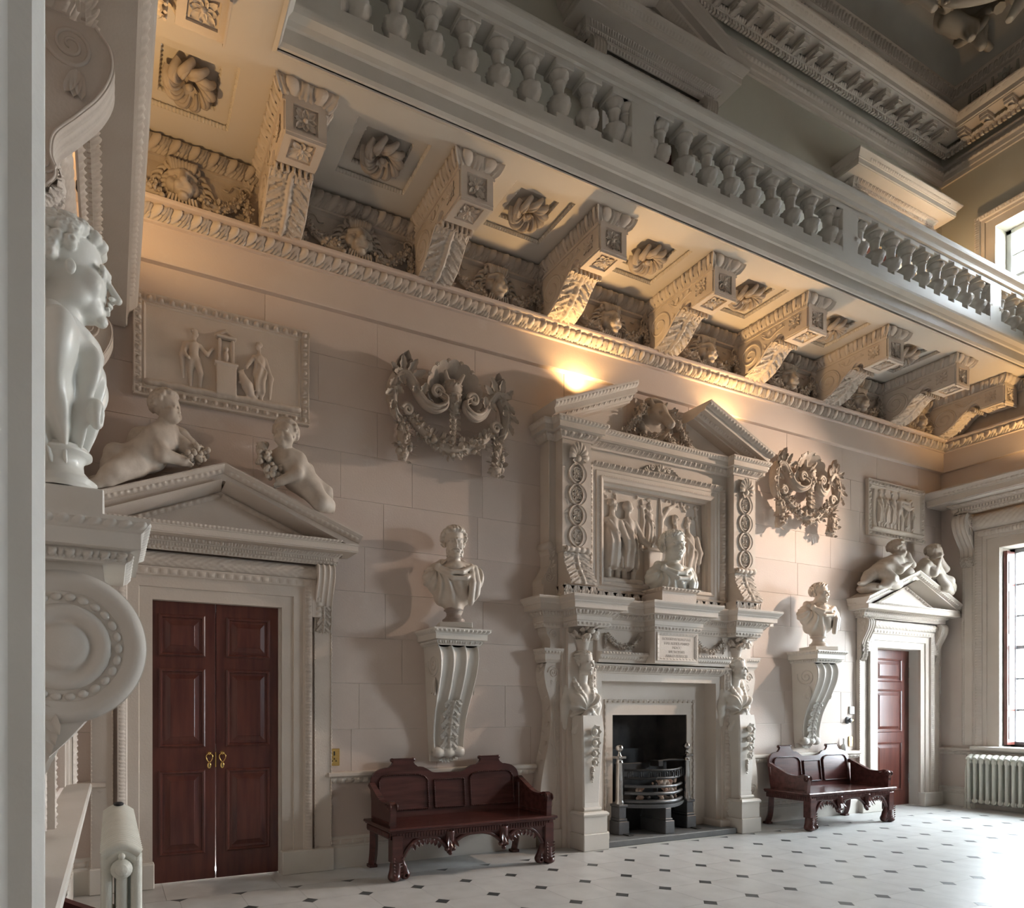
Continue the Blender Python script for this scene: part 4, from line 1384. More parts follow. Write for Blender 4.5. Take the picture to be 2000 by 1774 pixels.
def pulv(t, hw, z0, z1, y, bulge, m=stone, braid=True):
    """cushion frieze with plaited carving, crossed by ribbons at the middle"""
    nu = int(hw * 2 / 0.012); nv = 22
    u = np.linspace(-hw, hw, nu); v = np.linspace(0, 1, nv)
    uu, vv = np.meshgrid(u, v, indexing='ij')
    a = vv * PI
    r = np.sin(a)
    pat = 0.0045 * np.sign(np.sin(uu / 0.04 * PI + np.floor(vv * 11) * PI)) * (np.abs(np.sin(vv * 11 * PI)) ** 0.5) if braid else 0
    rib = 0.006 * (np.abs(uu - (vv - 0.5) * 0.35) < 0.012) + 0.006 * (np.abs(uu + (vv - 0.5) * 0.35) < 0.012)
    P = np.stack([uu, -(y + bulge * r + pat + rib), z0 + (z1 - z0) * (0.5 - 0.5 * np.cos(a))], -1)
    b = MB().grid(P, True)
    b.box(-hw, hw, -y, 0.0, z0, z1)
    return b.obj('cushion_frieze', m, t)

def frame_arch(t, hw, zt, z0, steps, m=stone, ear=0.0, earh=0.3, name='architrave'):
    """moulded frame round an opening: steps = [(u,w)...] u outwards, w projection"""
    path = [(-hw, 0, z0), (-hw, 0, zt), (hw, 0, zt), (hw, 0, z0)]
    b = MB().sweep(path, [(-u, w) for u, w in steps], (0, -1, 0))
    if ear:
        U = max(u for u, w in steps); W = max(w for u, w in steps)
        for sx in (-1, 1):
            x0, x1 = sorted((sx * (hw + U - 0.002), sx * (hw + U + ear)))
            b.bbox(x0, x1, -W, 0, zt + U - earh, zt + U, 0.004)
    return b.obj(name, m, t)

def doorcase(xc, label, m=stone, rake_m=stone):
    t = thing('doorcase', label, 'doorcase', (xc, 0, 0))
    hw, zt = 0.54, 2.40
    frame_arch(t, hw, zt, 0.2, [(0, 0.0), (0, 0.035), (0.10, 0.035), (0.105, 0.05), (0.19, 0.05), (0.20, 0.062), (0.20, 0.075), (0.255, 0.09), (0.265, 0.09), (0.265, 0)], m, 0.085, 0.34)
    e = MB()
    for sx in (-1, 1):
        xx = sx * (hw + 0.20)
        e.orn((xx, -0.07, 0.2), (xx, -0.07, 2.6), (0, -1, 0), (sx, 0, 0), 0.055, 0.02, 0.06, f_guil, 0.012, 7, 4, prof=linp, back=False)
    e.orn((-hw - 0.26, -0.07, zt + 0.20), (hw + 0.26, -0.07, zt + 0.20), (0, -1, 0), (0, 0, 1), 0.05, 0.02, 0.075, f_leaf, 0.012, 7, 4, prof=linp, back=False)
    for sx in (-1, 1):
        xx = sx * (hw + 0.265 + 0.085)
        e.orn((xx - sx * 0.05, -0.091, 2.33), (xx - sx * 0.05, -0.091, 2.66), (0, -1, 0), (sx, 0, 0), 0.05, 0.0, 0.05, f_leaf, 0.012, 6, 3, prof=flat1, back=False)
    e.obj('carved_edge', m, t)
    for sx in (-1, 1):                     # pilaster strip beside the architrave
        p = MB()
        xa, xb = sorted((sx * (hw + 0.30), sx * (hw + 0.455)))
        p.bbox(xa, xb, -0.05, 0, 0.2, 2.2, 0.004)
        for xx in (xa, xb): p.tube([(xx, -0.05, 0.2), (xx, -0.05, 2.2)], 0.006, 5)
        p.obj('pilaster_strip', m, t)
        b = MB()
        for k in range(60):
            for xx in (xa, xb): b.ball((xx, -0.054, 0.23 + k * 0.033), (0.008, 0.008, 0.011), 5, 3)
        b.obj('beading', m, t)
        MB().bbox(*sorted((sx * (hw - 0.012), sx * (hw + 0.47))), -0.105, 0.0, 0, 0.21, 0.008).obj('plinth_block', stonew, t)
        c = thing('console', 'x', 'x'); del c['label']; del c['category']
        c.parent = t; c.location = (sx * (hw + 0.375), -0.01, 0)
        scroll_console(c, 0.15, [(0.15, 2.80), (0.175, 2.75), (0.17, 2.67), (0.13, 2.57), (0.085, 2.47), (0.065, 2.37), (0.07, 2.29), (0.045, 2.21), (0.01, 2.18)], 3,
                       [(0.085, 2.74, 0.055, 0.01, 1.8, PI, 1), (0.035, 2.40, 0.03, 0.008, 1.4, 0, -1)], (0.55, 0.98, 0.066, 0.012, 4), m, amp=0.010)
    pulv(t, hw + 0.30, 2.655, 2.80, 0.03, 0.085, m)
    case_cornice(t, hw + 0.46, 2.80, 0.72, m, 0.11, cyma=False)
    # pediment
    X = hw + 0.46 + 0.15
    za, rise = 2.955, 0.44
    rk = MB()
    prof = [(0, 0.0), (0, 0.255), (0.05, 0.26), (0.052, 0.27), (0.056, 0.275), (0.09, 0.305), (0.11, 0.32), (0.122, 0.32), (0.13, 0.0)]
    path = [(-X - 0.02, 0, za - 0.01), (0, 0, za + rise), (X + 0.02, 0, za - 0.01)]
    rk.sweep(path, [(-u, w) for u, w in prof], (0, -1, 0))
    rk.obj('raking_cornice', rake_m, t)
    o = MB()
    for sx in (-1, 1):
        a = np.array([sx * X, 0, za]); b = np.array([0, 0, za + rise]); d = (b - a) / np.linalg.norm(b - a)
        nup = np.array([-d[2], 0, d[0]]); nup *= np.sign(nup[2])
        o.orn(a + nup * 0.054 + (0, -0.275, 0), b + nup * 0.054 + (0, -0.275, 0), (0, -1, 0), nup, 0.03, 0.025, 0.05, f_dart, 0.014, 6, 3, back=False)
        o.orn(a * (0.84, 1, 1) + (0, -0.12, 0.005), b + (0, -0.12, -0.045), (0, -1, 0), nup, 0.06, 0.05, 0.075, f_egg, 0.02, 9, 5, back=False)
        o.orn(a * (0.68, 1, 1) + (0, -0.105, 0.02), b + (0, -0.105, -0.105), (0, -1, 0), nup, 0.035, 0.02, 0.06, f_leaf, 0.01, 6, 3, back=False)
        o.orn(a * (0.84, 1, 1) + (0, -0.10, -0.0), b + (0, -0.10, -0.05), (0, -1, 0), nup, 0.05, 0.20, 0.5, lambda s_, t_: 0 * s_, 0.0, 1, 2, prof=linp, back=False)
    o.obj('rake_carving', rake_m, t)
    MB().prism([(-X, za - 0.03), (X, za - 0.05), (0, za + rise)], (0, 0, 0), (1, 0, 0), (0, 0, 1), (0, -1, 0), 0.10).obj('tympanum', m, t)
    return t

dcL = doorcase(1.17, 'stone doorcase with triangular pediment framing the closed mahogany double door', stone)
dcR = doorcase(11.03, 'stone doorcase with triangular pediment beside the window, round the deep-set door', stone)

# ---- door leaves
def leaf_panels(o, x0, x1, y, zs, m=mahog, inset=0.0):
    """raised-and-fielded panels"""
    for z0, z1 in zs:
        b = MB()
        path = [(x0, y, z0), (x0, y, z1), (x1, y, z1), (x1, y, z0)]
        b.sweep(path, [(-0.012, 0), (-0.012, 0.008), (0, 0.016), (0.014, 0.012), (0.02, -0.006), (0.075, 0.012), (0.08, 0.016), (0.08, 0.0)], (0, -1, 0), closed=True)
        b.box(x0 + 0.08, x1 - 0.08, y - 0.016, y + 0.0, z0 + 0.08, z1 - 0.08)
        b.obj('panel', m, o)
ZS = [(0.25, 0.95), (1.17, 1.82), (1.95, 2.28)]
d1 = MB()
xm = 1.145
for a, b in ((DL[0] - 0.01, xm - 0.004), (xm + 0.004, DL[1] + 0.01)): d1.bbox(a, b, 0.03, 0.09, 0.012, DH + 0.01, 0.005)
door1 = struct(d1, 'door_1', mahog)
leaf_panels(door1, DL[0] + 0.085, xm - 0.10, 0.03, ZS); leaf_panels(door1, xm + 0.10, DL[1] - 0.085, 0.03, ZS)
for x in (xm - 0.055, xm + 0.055):
    h = MB()
    h.ball((x, 0.02, 1.10), (0.018, 0.022, 0.018), 10, 8)
    h.lathe([(0.0, -0.008), (0.016, -0.006), (0.02, 0.0)], (x, 0.028, 1.10), 12, axis='y')
    ring = [(x + 0.026 * math.sin(a) * (1 + 0.3 * math.cos(a)), 0.012, 1.062 + 0.036 * math.cos(a)) for a in np.linspace(0, 2 * PI, 24, endpoint=False)]
    h.tube(ring, 0.005, 6, closed=True)
    hh = h.obj('drop_handle', brass, door1)
    e2 = MB(); e2.at((x, 0.029, 0.995), sc=(0.9, 1, 1.5)); e2.lathe([(0.0, -0.007), (0.016, -0.007), (0.02, -0.003), (0.02, 0.0)], (0, 0, 0), 14, axis='y'); e2.clear()
    e2.obj('keyhole_escutcheon', brass, door1)
    MB().bbox(x - 0.003, x + 0.003, 0.0205, 0.024, 0.98, 1.01, 0.001).obj('keyhole', dark_m, door1)
MB().bbox(xm - 0.006, xm + 0.003, 0.022, 0.035, 0.98, 1.11, 0.001).obj('lock_plate', brass, door1)
d2 = MB().bbox(DR[0] + 0.006, DR[1] - 0.006, 0.14, 0.20, 0.012, DH + 0.01, 0.005)
door2 = struct(d2, 'door_2', mahog)
leaf_panels(door2, DR[0] + 0.22, DR[1] - 0.22, 0.14, [(0.25, 0.98), (1.15, 1.78), (1.92, 2.25)])
for z in (0.35, 1.98): MB().bbox(DR[1] - 0.03, DR[1] - 0.012, 0.13, 0.15, z, z + 0.16, 0.003).obj('hinge', steel, door2)
jm = MB()
for x0, x1 in ((DR[0] - 0.02, DR[0] + 0.004), (DR[1] - 0.004, DR[1] + 0.02)): jm.box(x0, x1, 0.0, 0.44, 0, DH)
jm.box(DR[0], DR[1], 0.0, 0.44, DH - 0.004, DH + 0.02)
jm.obj('door_reveal', stonew, wall_back)
struct(MB().box(-0.3, RW + 0.3, 0.5, 0.6, 0, 9), 'wall_outer_back', ashlar)

# ---- upper doorcases on the gallery
def upper_case(xc, hw, z0, label, ped, m=stone):
    t = thing('upper_doorcase', label, 'doorcase', (xc, 0, 0))
    frame_arch(t, hw - 0.34, 8.45, 6.56, [(0, 0.0), (0, 0.03), (0.08, 0.03), (0.08, 0.05), (0.15, 0.05), (0.16, 0.075), (0.2, 0.08), (0.2, 0)], m)
    for sx in (-1, 1):
        c = thing('console', 'x', 'x'); del c['label']; del c['category']
        c.parent = t; c.location = (sx * hw, 0, 0)
        scroll_console(c, 0.17, [(0.18, z0), (0.22, z0 - 0.06), (0.22, z0 - 0.16), (0.17, z0 - 0.28), (0.11, z0 - 0.4), (0.08, z0 - 0.52), (0.06, z0 - 0.62), (0.0, z0 - 0.66)], 4,
                       [(0.11, z0 - 0.10, 0.07, 0.012, 2, PI, 1)], None, m, amp=0.012)
    pulv(t, hw - 0.09, z0 - 0.3, z0 - 0.02, 0.03, 0.12, m)
    case_cornice(t, hw + 0.10, z0, 1.0, m, 0.10)
    if ped:
        X = hw + 0.10 + 0.31; za = z0 + 0.28
        MB().sweep([(-X, 0, za), (0, 0, za + 0.5), (X, 0, za)], [(-u, w) for u, w in [(0, 0.0), (0, 0.25), (0.03, 0.26), (0.03, 0.33), (0.05, 0.34), (0.1, 0.40), (0.12, 0.41), (0.12, 0)]], (0, -1, 0)).obj('raking_cornice', m, t)
        MB().prism([(-X, za), (X, za), (0, za + 0.5)], (0, 0, 0), (1, 0, 0), (0, 0, 1), (0, -1, 0), 0.10).obj('tympanum', m, t)
        o = MB()
        for sx in (-1, 1):
            a = np.array([sx * X * 0.9, -0.15, za + 0.02]); b = np.array([0, -0.15, za + 0.46]); d = nrm(b - a); nup = np.array([-d[2], 0, d[0]]) * np.sign(d[0])
            o.orn(a, b, (0, -1, 0), nup, 0.05, 0.10, 0.08, f_egg, 0.02, 8, 4)
        o.obj('rake_carving', m, t)
    return t
upper_case(6.05, 0.86, 8.93, 'pedimented upper doorcase behind the gallery balustrade over the chimneypiece', True)
upper_case(10.72, 0.84, 8.80, 'flat-corniced upper doorcase on the gallery next to the upper window', False)
upper_case(1.5, 0.86, 8.80, 'flat-corniced upper doorcase at the near end of the gallery', False)

# ---- window cases on the side walls
def window_case(xw, rz, label, m=stone):
    t = thing('window_case', label, 'window frame', (xw, -1.53, 0), rz)
    hw, zt, z0 = 0.76, 3.88, 0.94
    frame_arch(t, hw, zt, z0, [(0, 0.0), (0, 0.03), (0.15, 0.03), (0.155, 0.045), (0.2, 0.05), (0.205, 0.065), (0.27, 0.085), (0.29, 0.09), (0.29, 0)], m)
    e = MB()
    for sx in (-1, 1):
        xx = sx * (hw + 0.205)
        e.orn((xx, -0.07, z0), (xx, -0.07, zt + 0.2), (0, -1, 0), (sx, 0, 0), 0.075, 0.02, 0.085, f_guil, 0.016, 8, 5, prof=linp, back=False)
    e.orn((-hw - 0.28, -0.07, zt + 0.205), (hw + 0.28, -0.07, zt + 0.205), (0, -1, 0), (0, 0, 1), 0.07, 0.02, 0.085, f_egg, 0.016, 8, 4, prof=linp, back=False)
    e.obj('carved_edge', m, t)
    for sx in (-1, 1):
        p = MB(); xa, xb = sorted((sx * (hw + 0.30), sx * (hw + 0.47)))
        p.bbox(xa, xb, -0.05, 0, z0, 3.66, 0.004)
        p.obj('pilaster_strip', m, t)
        b = MB()
        for xx in (xa + 0.02, xb - 0.02): b.orn((xx - 0.018, -0.05, z0), (xx - 0.018, -0.05, 3.66), (0, -1, 0), (1, 0, 0), 0.036, 0.0, 0.06, f_guil, 0.012, 6, 4, prof=flat1, back=False)
        b.obj('guilloche_edge', m, t)
        c = thing('console', 'x', 'x'); del c['label']; del c['category']
        c.parent = t; c.location = (sx * (hw + 0.385), -0.01, -0.09)
        scroll_console(c, 0.17, [(0.26, 4.53), (0.315, 4.46), (0.32, 4.36), (0.27, 4.24), (0.18, 4.12), (0.10, 4.02), (0.085, 3.93), (0.10, 3.88), (0.10, 3.83), (0.05, 3.77), (0.0, 3.75)], 3,
                       [(0.15, 4.42, 0.10, 0.012, 2.2, PI, 1), (0.05, 3.88, 0.045, 0.008, 1.5, 0, -1)], (0.68, 0.99, 0.085, 0.015, 4), m, amp=0.014)
    pulv(t, hw + 0.30, 4.17, 4.44, 0.03, 0.11, m)
    case_cornice(t, hw + 0.47, 4.44, 1.2, m, 0.145)
    return t
wcR = window_case(RW, -PI / 2, 'tall stone window surround with scrolled consoles behind the radiator', stone)
wcL = window_case(0.0, PI / 2, 'stone window surround with scrolled consoles on the near side wall beside the curly-haired bust', stone)

# shutters and reveals of the right-hand window
def window_inner():
    x0, x1 = RW + 0.0, RW + 0.3
    o = bpy.data.objects['window_1']
    b = MB()
    y0, y1, z0, z1 = WIN_LOW[0]
    b.box(x0, x1, y1 - 0.005, y1 + 0.02, z0, z1); b.box(x0, x1, y0 - 0.02, y0 + 0.005, z0, z1); b.box(x0, x1, y0, y1, z1 - 0.004, z1 + 0.02)
    b.obj('reveal', stonew, o)
    for sgn, yy in ((1, y1), (-1, y0)):
        s_ = MB()
        s_.bbox(x0 + 0.05, x1 - 0.03, *sorted((yy - sgn * 0.012, yy - sgn * 0.06)), z0 + 0.02, z1 - 0.05, 0.006)
        sh = s_.obj('shutter', mahog, o)
        pn = MB()
        for a, b2 in ((z0 + 0.10, z0 + 0.45), (z0 + 0.60, z0 + 1.5), (z0 + 1.65, z0 + 2.3), (z0 + 2.4, z1 - 0.2)):
            pn.bbox(x0 + 0.09, x1 - 0.07, *sorted((yy - sgn * 0.055, yy - sgn * 0.072)), a, b2, 0.012)
        pn.obj('shutter_panel', white_p, sh)
    b = MB().box(x0 - 0.02, x1 + 0.1, y0, y1, z0 - 0.05, z0 + 0.0)
    b.obj('window_sill', stonew, o)
window_inner()
# moulded surround of the upper window
t = thing('upper_window_frame', 'carved stone surround of the bright upper window above the gallery', 'window frame', (RW, -1.585, 0), -PI / 2)
frame_arch(t, 0.865, 8.66, 7.0, [(0, 0.0), (0, 0.03), (0.12, 0.03), (0.125, 0.05), (0.17, 0.05), (0.18, 0.08), (0.24, 0.085), (0.24, 0)], stone)
e = MB()
e.orn((-1.1, -0.07, 8.835), (1.1, -0.07, 8.835), (0, -1, 0), (0, 0, 1), 0.06, 0.02, 0.07, f_egg, 0.016, 8, 4, prof=linp, back=False)
for sx in (-1, 1): e.orn((sx * 1.04, -0.07, 7.0), (sx * 1.04, -0.07, 8.88), (0, -1, 0), (sx, 0, 0), 0.06, 0.02, 0.07, f_guil, 0.016, 8, 4, prof=linp, back=False)
e.obj('carved_edge', stone, t)

# entrance door surround close by on the near side wall
t = thing('entrance_doorcase', 'plain moulded stone door surround close by, standing in front of the curly-haired bust', 'doorcase', (0, -6.1, 0), PI / 2)
st = [(0, 0.0), (0, 0.10), (0.03, 0.115), (0.035, 0.14), (0.075, 0.145), (0.08, 0.17), (0.11, 0.175), (0.125, 0.195), (0.13, 0.222), (0.145, 0.235), (0.165, 0.235), (0.175, 0.222), (0.18, 0.18), (0.18, 0.0)]
frame_arch(t, 1.02, 4.9, 0.0, st, stonew)

# ---- radiators
def radiator(name, n, pitch, W, H, label, loc, rz):
    t = thing(name, label, 'radiator', loc, rz)
    cols = 3
    s0 = None
    for k in range(n):
        x = (k - (n - 1) / 2) * pitch
        if s0 is None:
            b = MB()
            w = pitch * 0.46
            # rounded loop section: outline capsule with two slots, built from tubes
            for j in range(cols):
                yy = -W / 2 + W * (j + 0.5) / cols
                b.tube([(0, yy, 0.10), (0, yy, 0.16), (0, yy, H - 0.12), (0, yy, H - 0.05)], [w * 0.8, w, w, w], 12, flat=(W / cols * 0.34) / w)
            arch = [(0, -W / 2 + W / cols / 2 + (W - W / cols) * u, H - 0.09 + 0.045 * math.sin(u * PI)) for u in np.linspace(0, 1, 13)]
            b.tube(arch, w * 1.02, 12)
            b.ball((0, -W / 2 + W / cols / 2, H - 0.09), (w, W / cols * 0.42, 0.05), 12, 8); b.ball((0, W / 2 - W / cols / 2, H - 0.09), (w, W / cols * 0.42, 0.05), 12, 8)
            top = [(0, -W / 2 + W * 0.10 + W * 0.8 * u, H - 0.055 + 0.04 * math.sin(u * PI)) for u in np.linspace(0, 1, 13)]
            b.tube(top, w * 1.04, 12)
            b.tube([(0, -W * 0.38, 0.13), (0, 0, 0.11), (0, W * 0.38, 0.13)], w, 12)
            if k in (0, ):
                pass
            s0 = b.obj('section', radp, t); o = s0
        else:
            o = s0.copy(); COL.objects.link(o)
        o.location = (x, 0, 0)
    for sx in (-1, 1):
        e = MB()
        x = sx * ((n - 1) / 2 * pitch + pitch * 0.45)
        e.lathe([(0.0, sx * 0.028), (0.026, sx * 0.026), (0.03, sx * 0.02), (0.03, sx * 0.012), (0.045, sx * 0.01), (0.05, 0.0), (0.05, -sx * 0.02)], (x, 0, H - 0.12), 18, axis='x')
        e.ball((x + sx * 0.015, 0.0, H - 0.055), (0.02, 0.016, 0.018), 8, 6)
        e.obj('end_plug', radp, t)
    for sx in (-1, 1):
        for yy in (-W * 0.33, W * 0.33):
            f = MB().tube([(sx * ((n - 1) / 2 * pitch), yy, 0.0), (sx * ((n - 1) / 2 * pitch), yy, 0.05), (sx * ((n - 1) / 2 * pitch), yy, 0.12)], [0.028, 0.018, 0.024], 8)
            f.obj('foot', radp, t)
    return t
r1 = radiator('radiator', 18, 0.078, 0.20, 0.80, 'cream cast-iron column radiator under the far window', (RW - 0.20, -1.16, 0), -PI / 2)
pv = MB()
pv.tube(bez([(-0.735, 0.0, 0.03), (-0.735, 0, 0.35), (-0.73, 0, 0.6), (-0.70, 0, 0.70), (-0.68, 0, 0.74)], 20), 0.014, 8)
pv.lathe([(0.035, 0.0), (0.035, 0.008), (0.015, 0.015), (0.015, 0.05)], (-0.735, 0, 0.0), 12)
pv.obj('feed_pipe', radp, r1)
MB().bbox(-0.72, -0.685, -0.018, 0.018, 0.77, 0.80, 0.005).tube([(-0.70, 0, 0.73), (-0.70, 0, 0.78)], 0.016, 8).obj('valve', steel, r1)
r2 = radiator('radiator', 26, 0.058, 0.20, 0.82, 'cream cast-iron column radiator beside the double door on the near side wall', (0.365, -1.68, 0), PI / 2)
MB().lathe([(0.01, 0.0), (0.012, 0.03), (0.03, 0.035), (0.032, 0.048), (0.02, 0.056), (0.0, 0.058)], (0.62, 0.0, 0.80), 12).obj('valve', iron, r2)

# ---- console brackets for the busts
def bust_console(loc, rz, label, m=stonew):
    t = thing('bust_console', label, 'wall bracket', loc, rz)
    scroll_console(t, 0.43, [(0.33, 2.10), (0.36, 2.05), (0.375, 1.97), (0.36, 1.86), (0.31, 1.72), (0.245, 1.58), (0.185, 1.44), (0.15, 1.30), (0.135, 1.18), (0.14, 1.08), (0.12, 1.03)], 3,
                   [(0.20, 1.92, 0.13, 0.012, 2.2, PI * 0.9, 1)], (0.50, 0.97, 0.10, 0.02, 5), m, taper=0.72, amp=0.03, roll=(0.115, 1.06, 0.058, 0.175))
    k = MB()
    for a in np.linspace(-1.1, 1.1, 7):
        leafblade(k, (0.03 * math.sin(a), -0.05, 1.03), (math.sin(a), -0.15, -math.cos(a)), (0, -1, 0), 0.09, 0.025, k=4, curl=0.15)
    k.bbox(-0.16, 0.16, -0.03, 0, 0.96, 1.05, 0.01)
    k.obj('leaf_drop', m, t)
    case = [(-0.225, 0, 2.10), (-0.225, -0.36, 2.10), (0.225, -0.36, 2.10), (0.225, 0, 2.10)]
    b = MB().sweep(case, [(0, 0), (0.005, 0), (0.02, 0.03), (0.02, 0.045), (0.055, 0.05), (0.055, 0.105), (0.062, 0.11), (0.085, 0.14), (0.085, 0.155), (0.0, 0.165), (-0.2, 0.165)], (0, 0, 1))
    b.box(-0.225, 0.225, -0.36, 0, 2.10, 2.25)
    b.obj('shelf', m, t)
    o = MB()
    for z, d0, h, d, un, fn in ((2.105, 0.005, 0.035, 0.018, 0.05, f_egg), (2.212, 0.058, 0.035, 0.025, 0.045, f_dart)):
        o.orn((-0.225 - d0, 0, z), (-0.225 - d0, -0.36 - d0, z), (-1, 0, 0), (0, 0, 1), h, d, un, fn, 0.014, 9, 5, m1=1, back=False)
        o.orn((-0.225 - d0, -0.36 - d0, z), (0.225 + d0, -0.36 - d0, z), (0, -1, 0), (0, 0, 1), h, d, un, fn, 0.014, 9, 5, m0=1, m1=1, back=False)
        o.orn((0.225 + d0, -0.36 - d0, z), (0.225 + d0, 0, z), (1, 0, 0), (0, 0, 1), h, d, un, fn, 0.014, 9, 5, m0=1, back=False)
    o.obj('shelf_carving', m, t)
    return t
bust_console((3.35, 0, 0), 0, 'fluted S-scroll wall bracket carrying the bearded bust, above the near bench')
bust_console((8.85, 0, 0), 0, 'fluted S-scroll wall bracket carrying the clean-shaven bust, above the far bench')

def roundel_console(loc, rz, label, m=stonew):
    t = bust_console(loc, rz, label, m)
    for c in list(t.children):
        if c.name.split('.')[0] in ('body', 'side_scrollwork', 'acanthus_leaf', 'scroll_roll', 'leaf_drop'): bpy.data.objects.remove(c)
    dc, zc, R, w = 0.165, 1.80, 0.275, 0.19
    b = MB()
    arc = [(dc + R * math.cos(a), zc + R * math.sin(a)) for a in np.linspace(PI * 0.34, -PI * 0.42, 40)]
    tail = bez([arc[-1], (0.17, 1.46), (0.07, 1.36), (0.0, 1.28)], 16)[1:]
    poly = [(0, 2.10), (0.29, 2.10)] + arc + [tuple(q) for q in tail]
    poly = [(max(x, 0.0), z) for x, z in poly]
    b.prism(poly, (-w, 0, 0), (0, -1, 0), (0, 0, 1), (1, 0, 0), 2 * w)
    b.obj('body', m, t)
    for sx in (-1, 1):
        r_ = MB()
        pr = [(R - 0.004, 0), (R - 0.004, 0.012), (R - 0.05, 0.014), (R - 0.06, 0.004), (R - 0.075, 0.006), (R - 0.08, -0.002)]
        r_.lathe([(r0, sx * d) for r0, d in pr], (sx * w, -dc, zc), 64, axis='x')
        pr = [(0.155, 0.0), (0.15, 0.016), (0.13, 0.02), (0.105, 0.010), (0.10, 0.004), (0.085, 0.004), (0.08, 0.018), (0.06, 0.026), (0.0, 0.028)]
        r_.lathe([(r0, sx * d) for r0, d in pr], (sx * w, -dc, zc), 64, axis='x')
        r_.obj('volute_ring', m, t)
        bd = MB()
        for k in range(26):
            a = k * 2 * PI / 26
            bd.ball((sx * w, -dc + 0.178 * math.cos(a), zc + 0.178 * math.sin(a)), (0.014, 0.019, 0.014), 10, 8, rot=np.array(Matrix.Rotation(a + PI / 2, 3, 'X')))
        bd.obj('bead_ring', m, t)
        lf = MB()
        for k in range(7): leafblade(lf, (sx * (w + 0.002), -0.09, 1.60 - 0.03 * k), (0, -0.6 + 0.15 * k, -1), (sx, 0, 0), 0.13, 0.03, k=5, lob=0.2)
        lf.obj('leaf_tail', m, t)
    return t
roundel_console((0, -3.12, -0.10), PI / 2, 'large round beaded scroll bracket under the curly-haired profile bust')
# ================================================================== chimneypiece
X0 = 6.10
ch = thing('chimneypiece', 'tall carved stone chimneypiece with female terms, relief overmantel and broken pediment', 'fireplace', (X0, 0, 0))
def co(mb, name, m=stone, p=None): return mb.obj(name, m, p or ch)
def run(mb, pts, out_sign, z, d0, h, d, unit, fn, amp, ns=9, nt=5):
    """carved strip along a plan polyline (list of (x,y)), outward = t x Z"""
    pl = np.array([(x, y, 0.0) for x, y in pts])
    def conv(k):
        if k <= 0 or k >= len(pl) - 1: return 0
        return 1 if np.cross(pl[k] - pl[k - 1], pl[k + 1] - pl[k])[2] > 0 else -1
    for i in range(len(pl) - 1):
        a, b = pl[i], pl[i + 1]
        D = b - a; L = np.linalg.norm(D)
        if L < 0.015: continue
        D /= L; o = np.cross(D, (0, 0, 1)); m0, m1 = conv(i), conv(i + 1)
        a2 = a + o * d0 - D * d0 * m0 + (0, 0, z); b2 = b + o * d0 + D * d0 * m1 + (0, 0, z)
        mb.orn(a2, b2, o, (0, 0, 1), h, d, unit, fn, amp, ns, nt, m0=m0, m1=m1, back=False)
    return mb

# plan of the mantel shelf (outer consoles, blocks over the terms, centre tablet)
yo, yb, yf, yc = -0.16, -0.40, -0.27, -0.43
half = [(0.33, yc), (0.33, yf), (0.98, yf), (0.98, yb), (1.37, yb), (1.37, yo), (1.62, yo), (1.62, 0)]
plan_s = [(-x, y) for x, y in half[::-1]] + half
P3 = lambda z: [(x, y, z) for x, y in plan_s]
SH = [(0, 2.36), (0.015, 2.36), (0.03, 2.40), (0.03, 2.415), (0.04, 2.42), (0.04, 2.465), (0.05, 2.47), (0.09, 2.525), (0.10, 2.53), (0.15, 2.53), (0.15, 2.585), (0.16, 2.59), (0.165, 2.605), (0.195, 2.635), (0.20, 2.65), (0.20, 2.662), (-0.1, 2.665)]
sh = MB().sweep(P3(0), SH, (0, 0, 1))
for a, b, y in ((-1.62, 1.62, yo), (-1.37, -0.98, yb), (0.98, 1.37, yb), (-0.98, 0.98, yf), (-0.33, 0.33, yc)): sh.box(a, b, y, 0, 2.362, 2.655)
co(sh, 'mantel_shelf', stone)
r = MB()
run(r, plan_s, 1, 2.365, 0.008, 0.042, 0.02, 0.05, f_leaf, 0.012, 6, 3)
run(r, plan_s, 1, 2.472, 0.045, 0.05, 0.04, 0.075, f_egg, 0.02)
co(r, 'shelf_carving', stone)
# frieze with tablet
fz = MB()
fz.box(-1.0, 1.0, yf, 0, 2.0, 2.37)
fz.box(-0.33, 0.33, yc, 0, 2.0, 2.37)
co(fz, 'frieze_block', stone)
tb = MB()
tb.sweep([(-0.30, yc, 2.03), (-0.30, yc, 2.345), (0.30, yc, 2.345), (0.30, yc, 2.03)], [(0, 0), (0, 0.012), (0.03, 0.004), (0.034, 0)], (0, -1, 0), closed=True)
for a, b, o in (((-0.27, 2.315), (0.27, 2.315), (0, 1)), ((-0.27, 2.035), (0.27, 2.035), (0, 1))):
    tb.orn((a[0], yc, a[1]), (b[0], yc, b[1]), (0, -1, 0), (0, 0, 1), 0.03, 0.0, 0.05, f_leaf, 0.01, 6, 3, prof=flat1, back=False)
for x in (-0.30, 0.27): tb.orn((x, yc, 2.04), (x, yc, 2.34), (0, -1, 0), (1, 0, 0), 0.03, 0.0, 0.05, f_leaf, 0.01, 6, 3, prof=flat1, back=False)
co(tb, 'tablet_frame', stone)
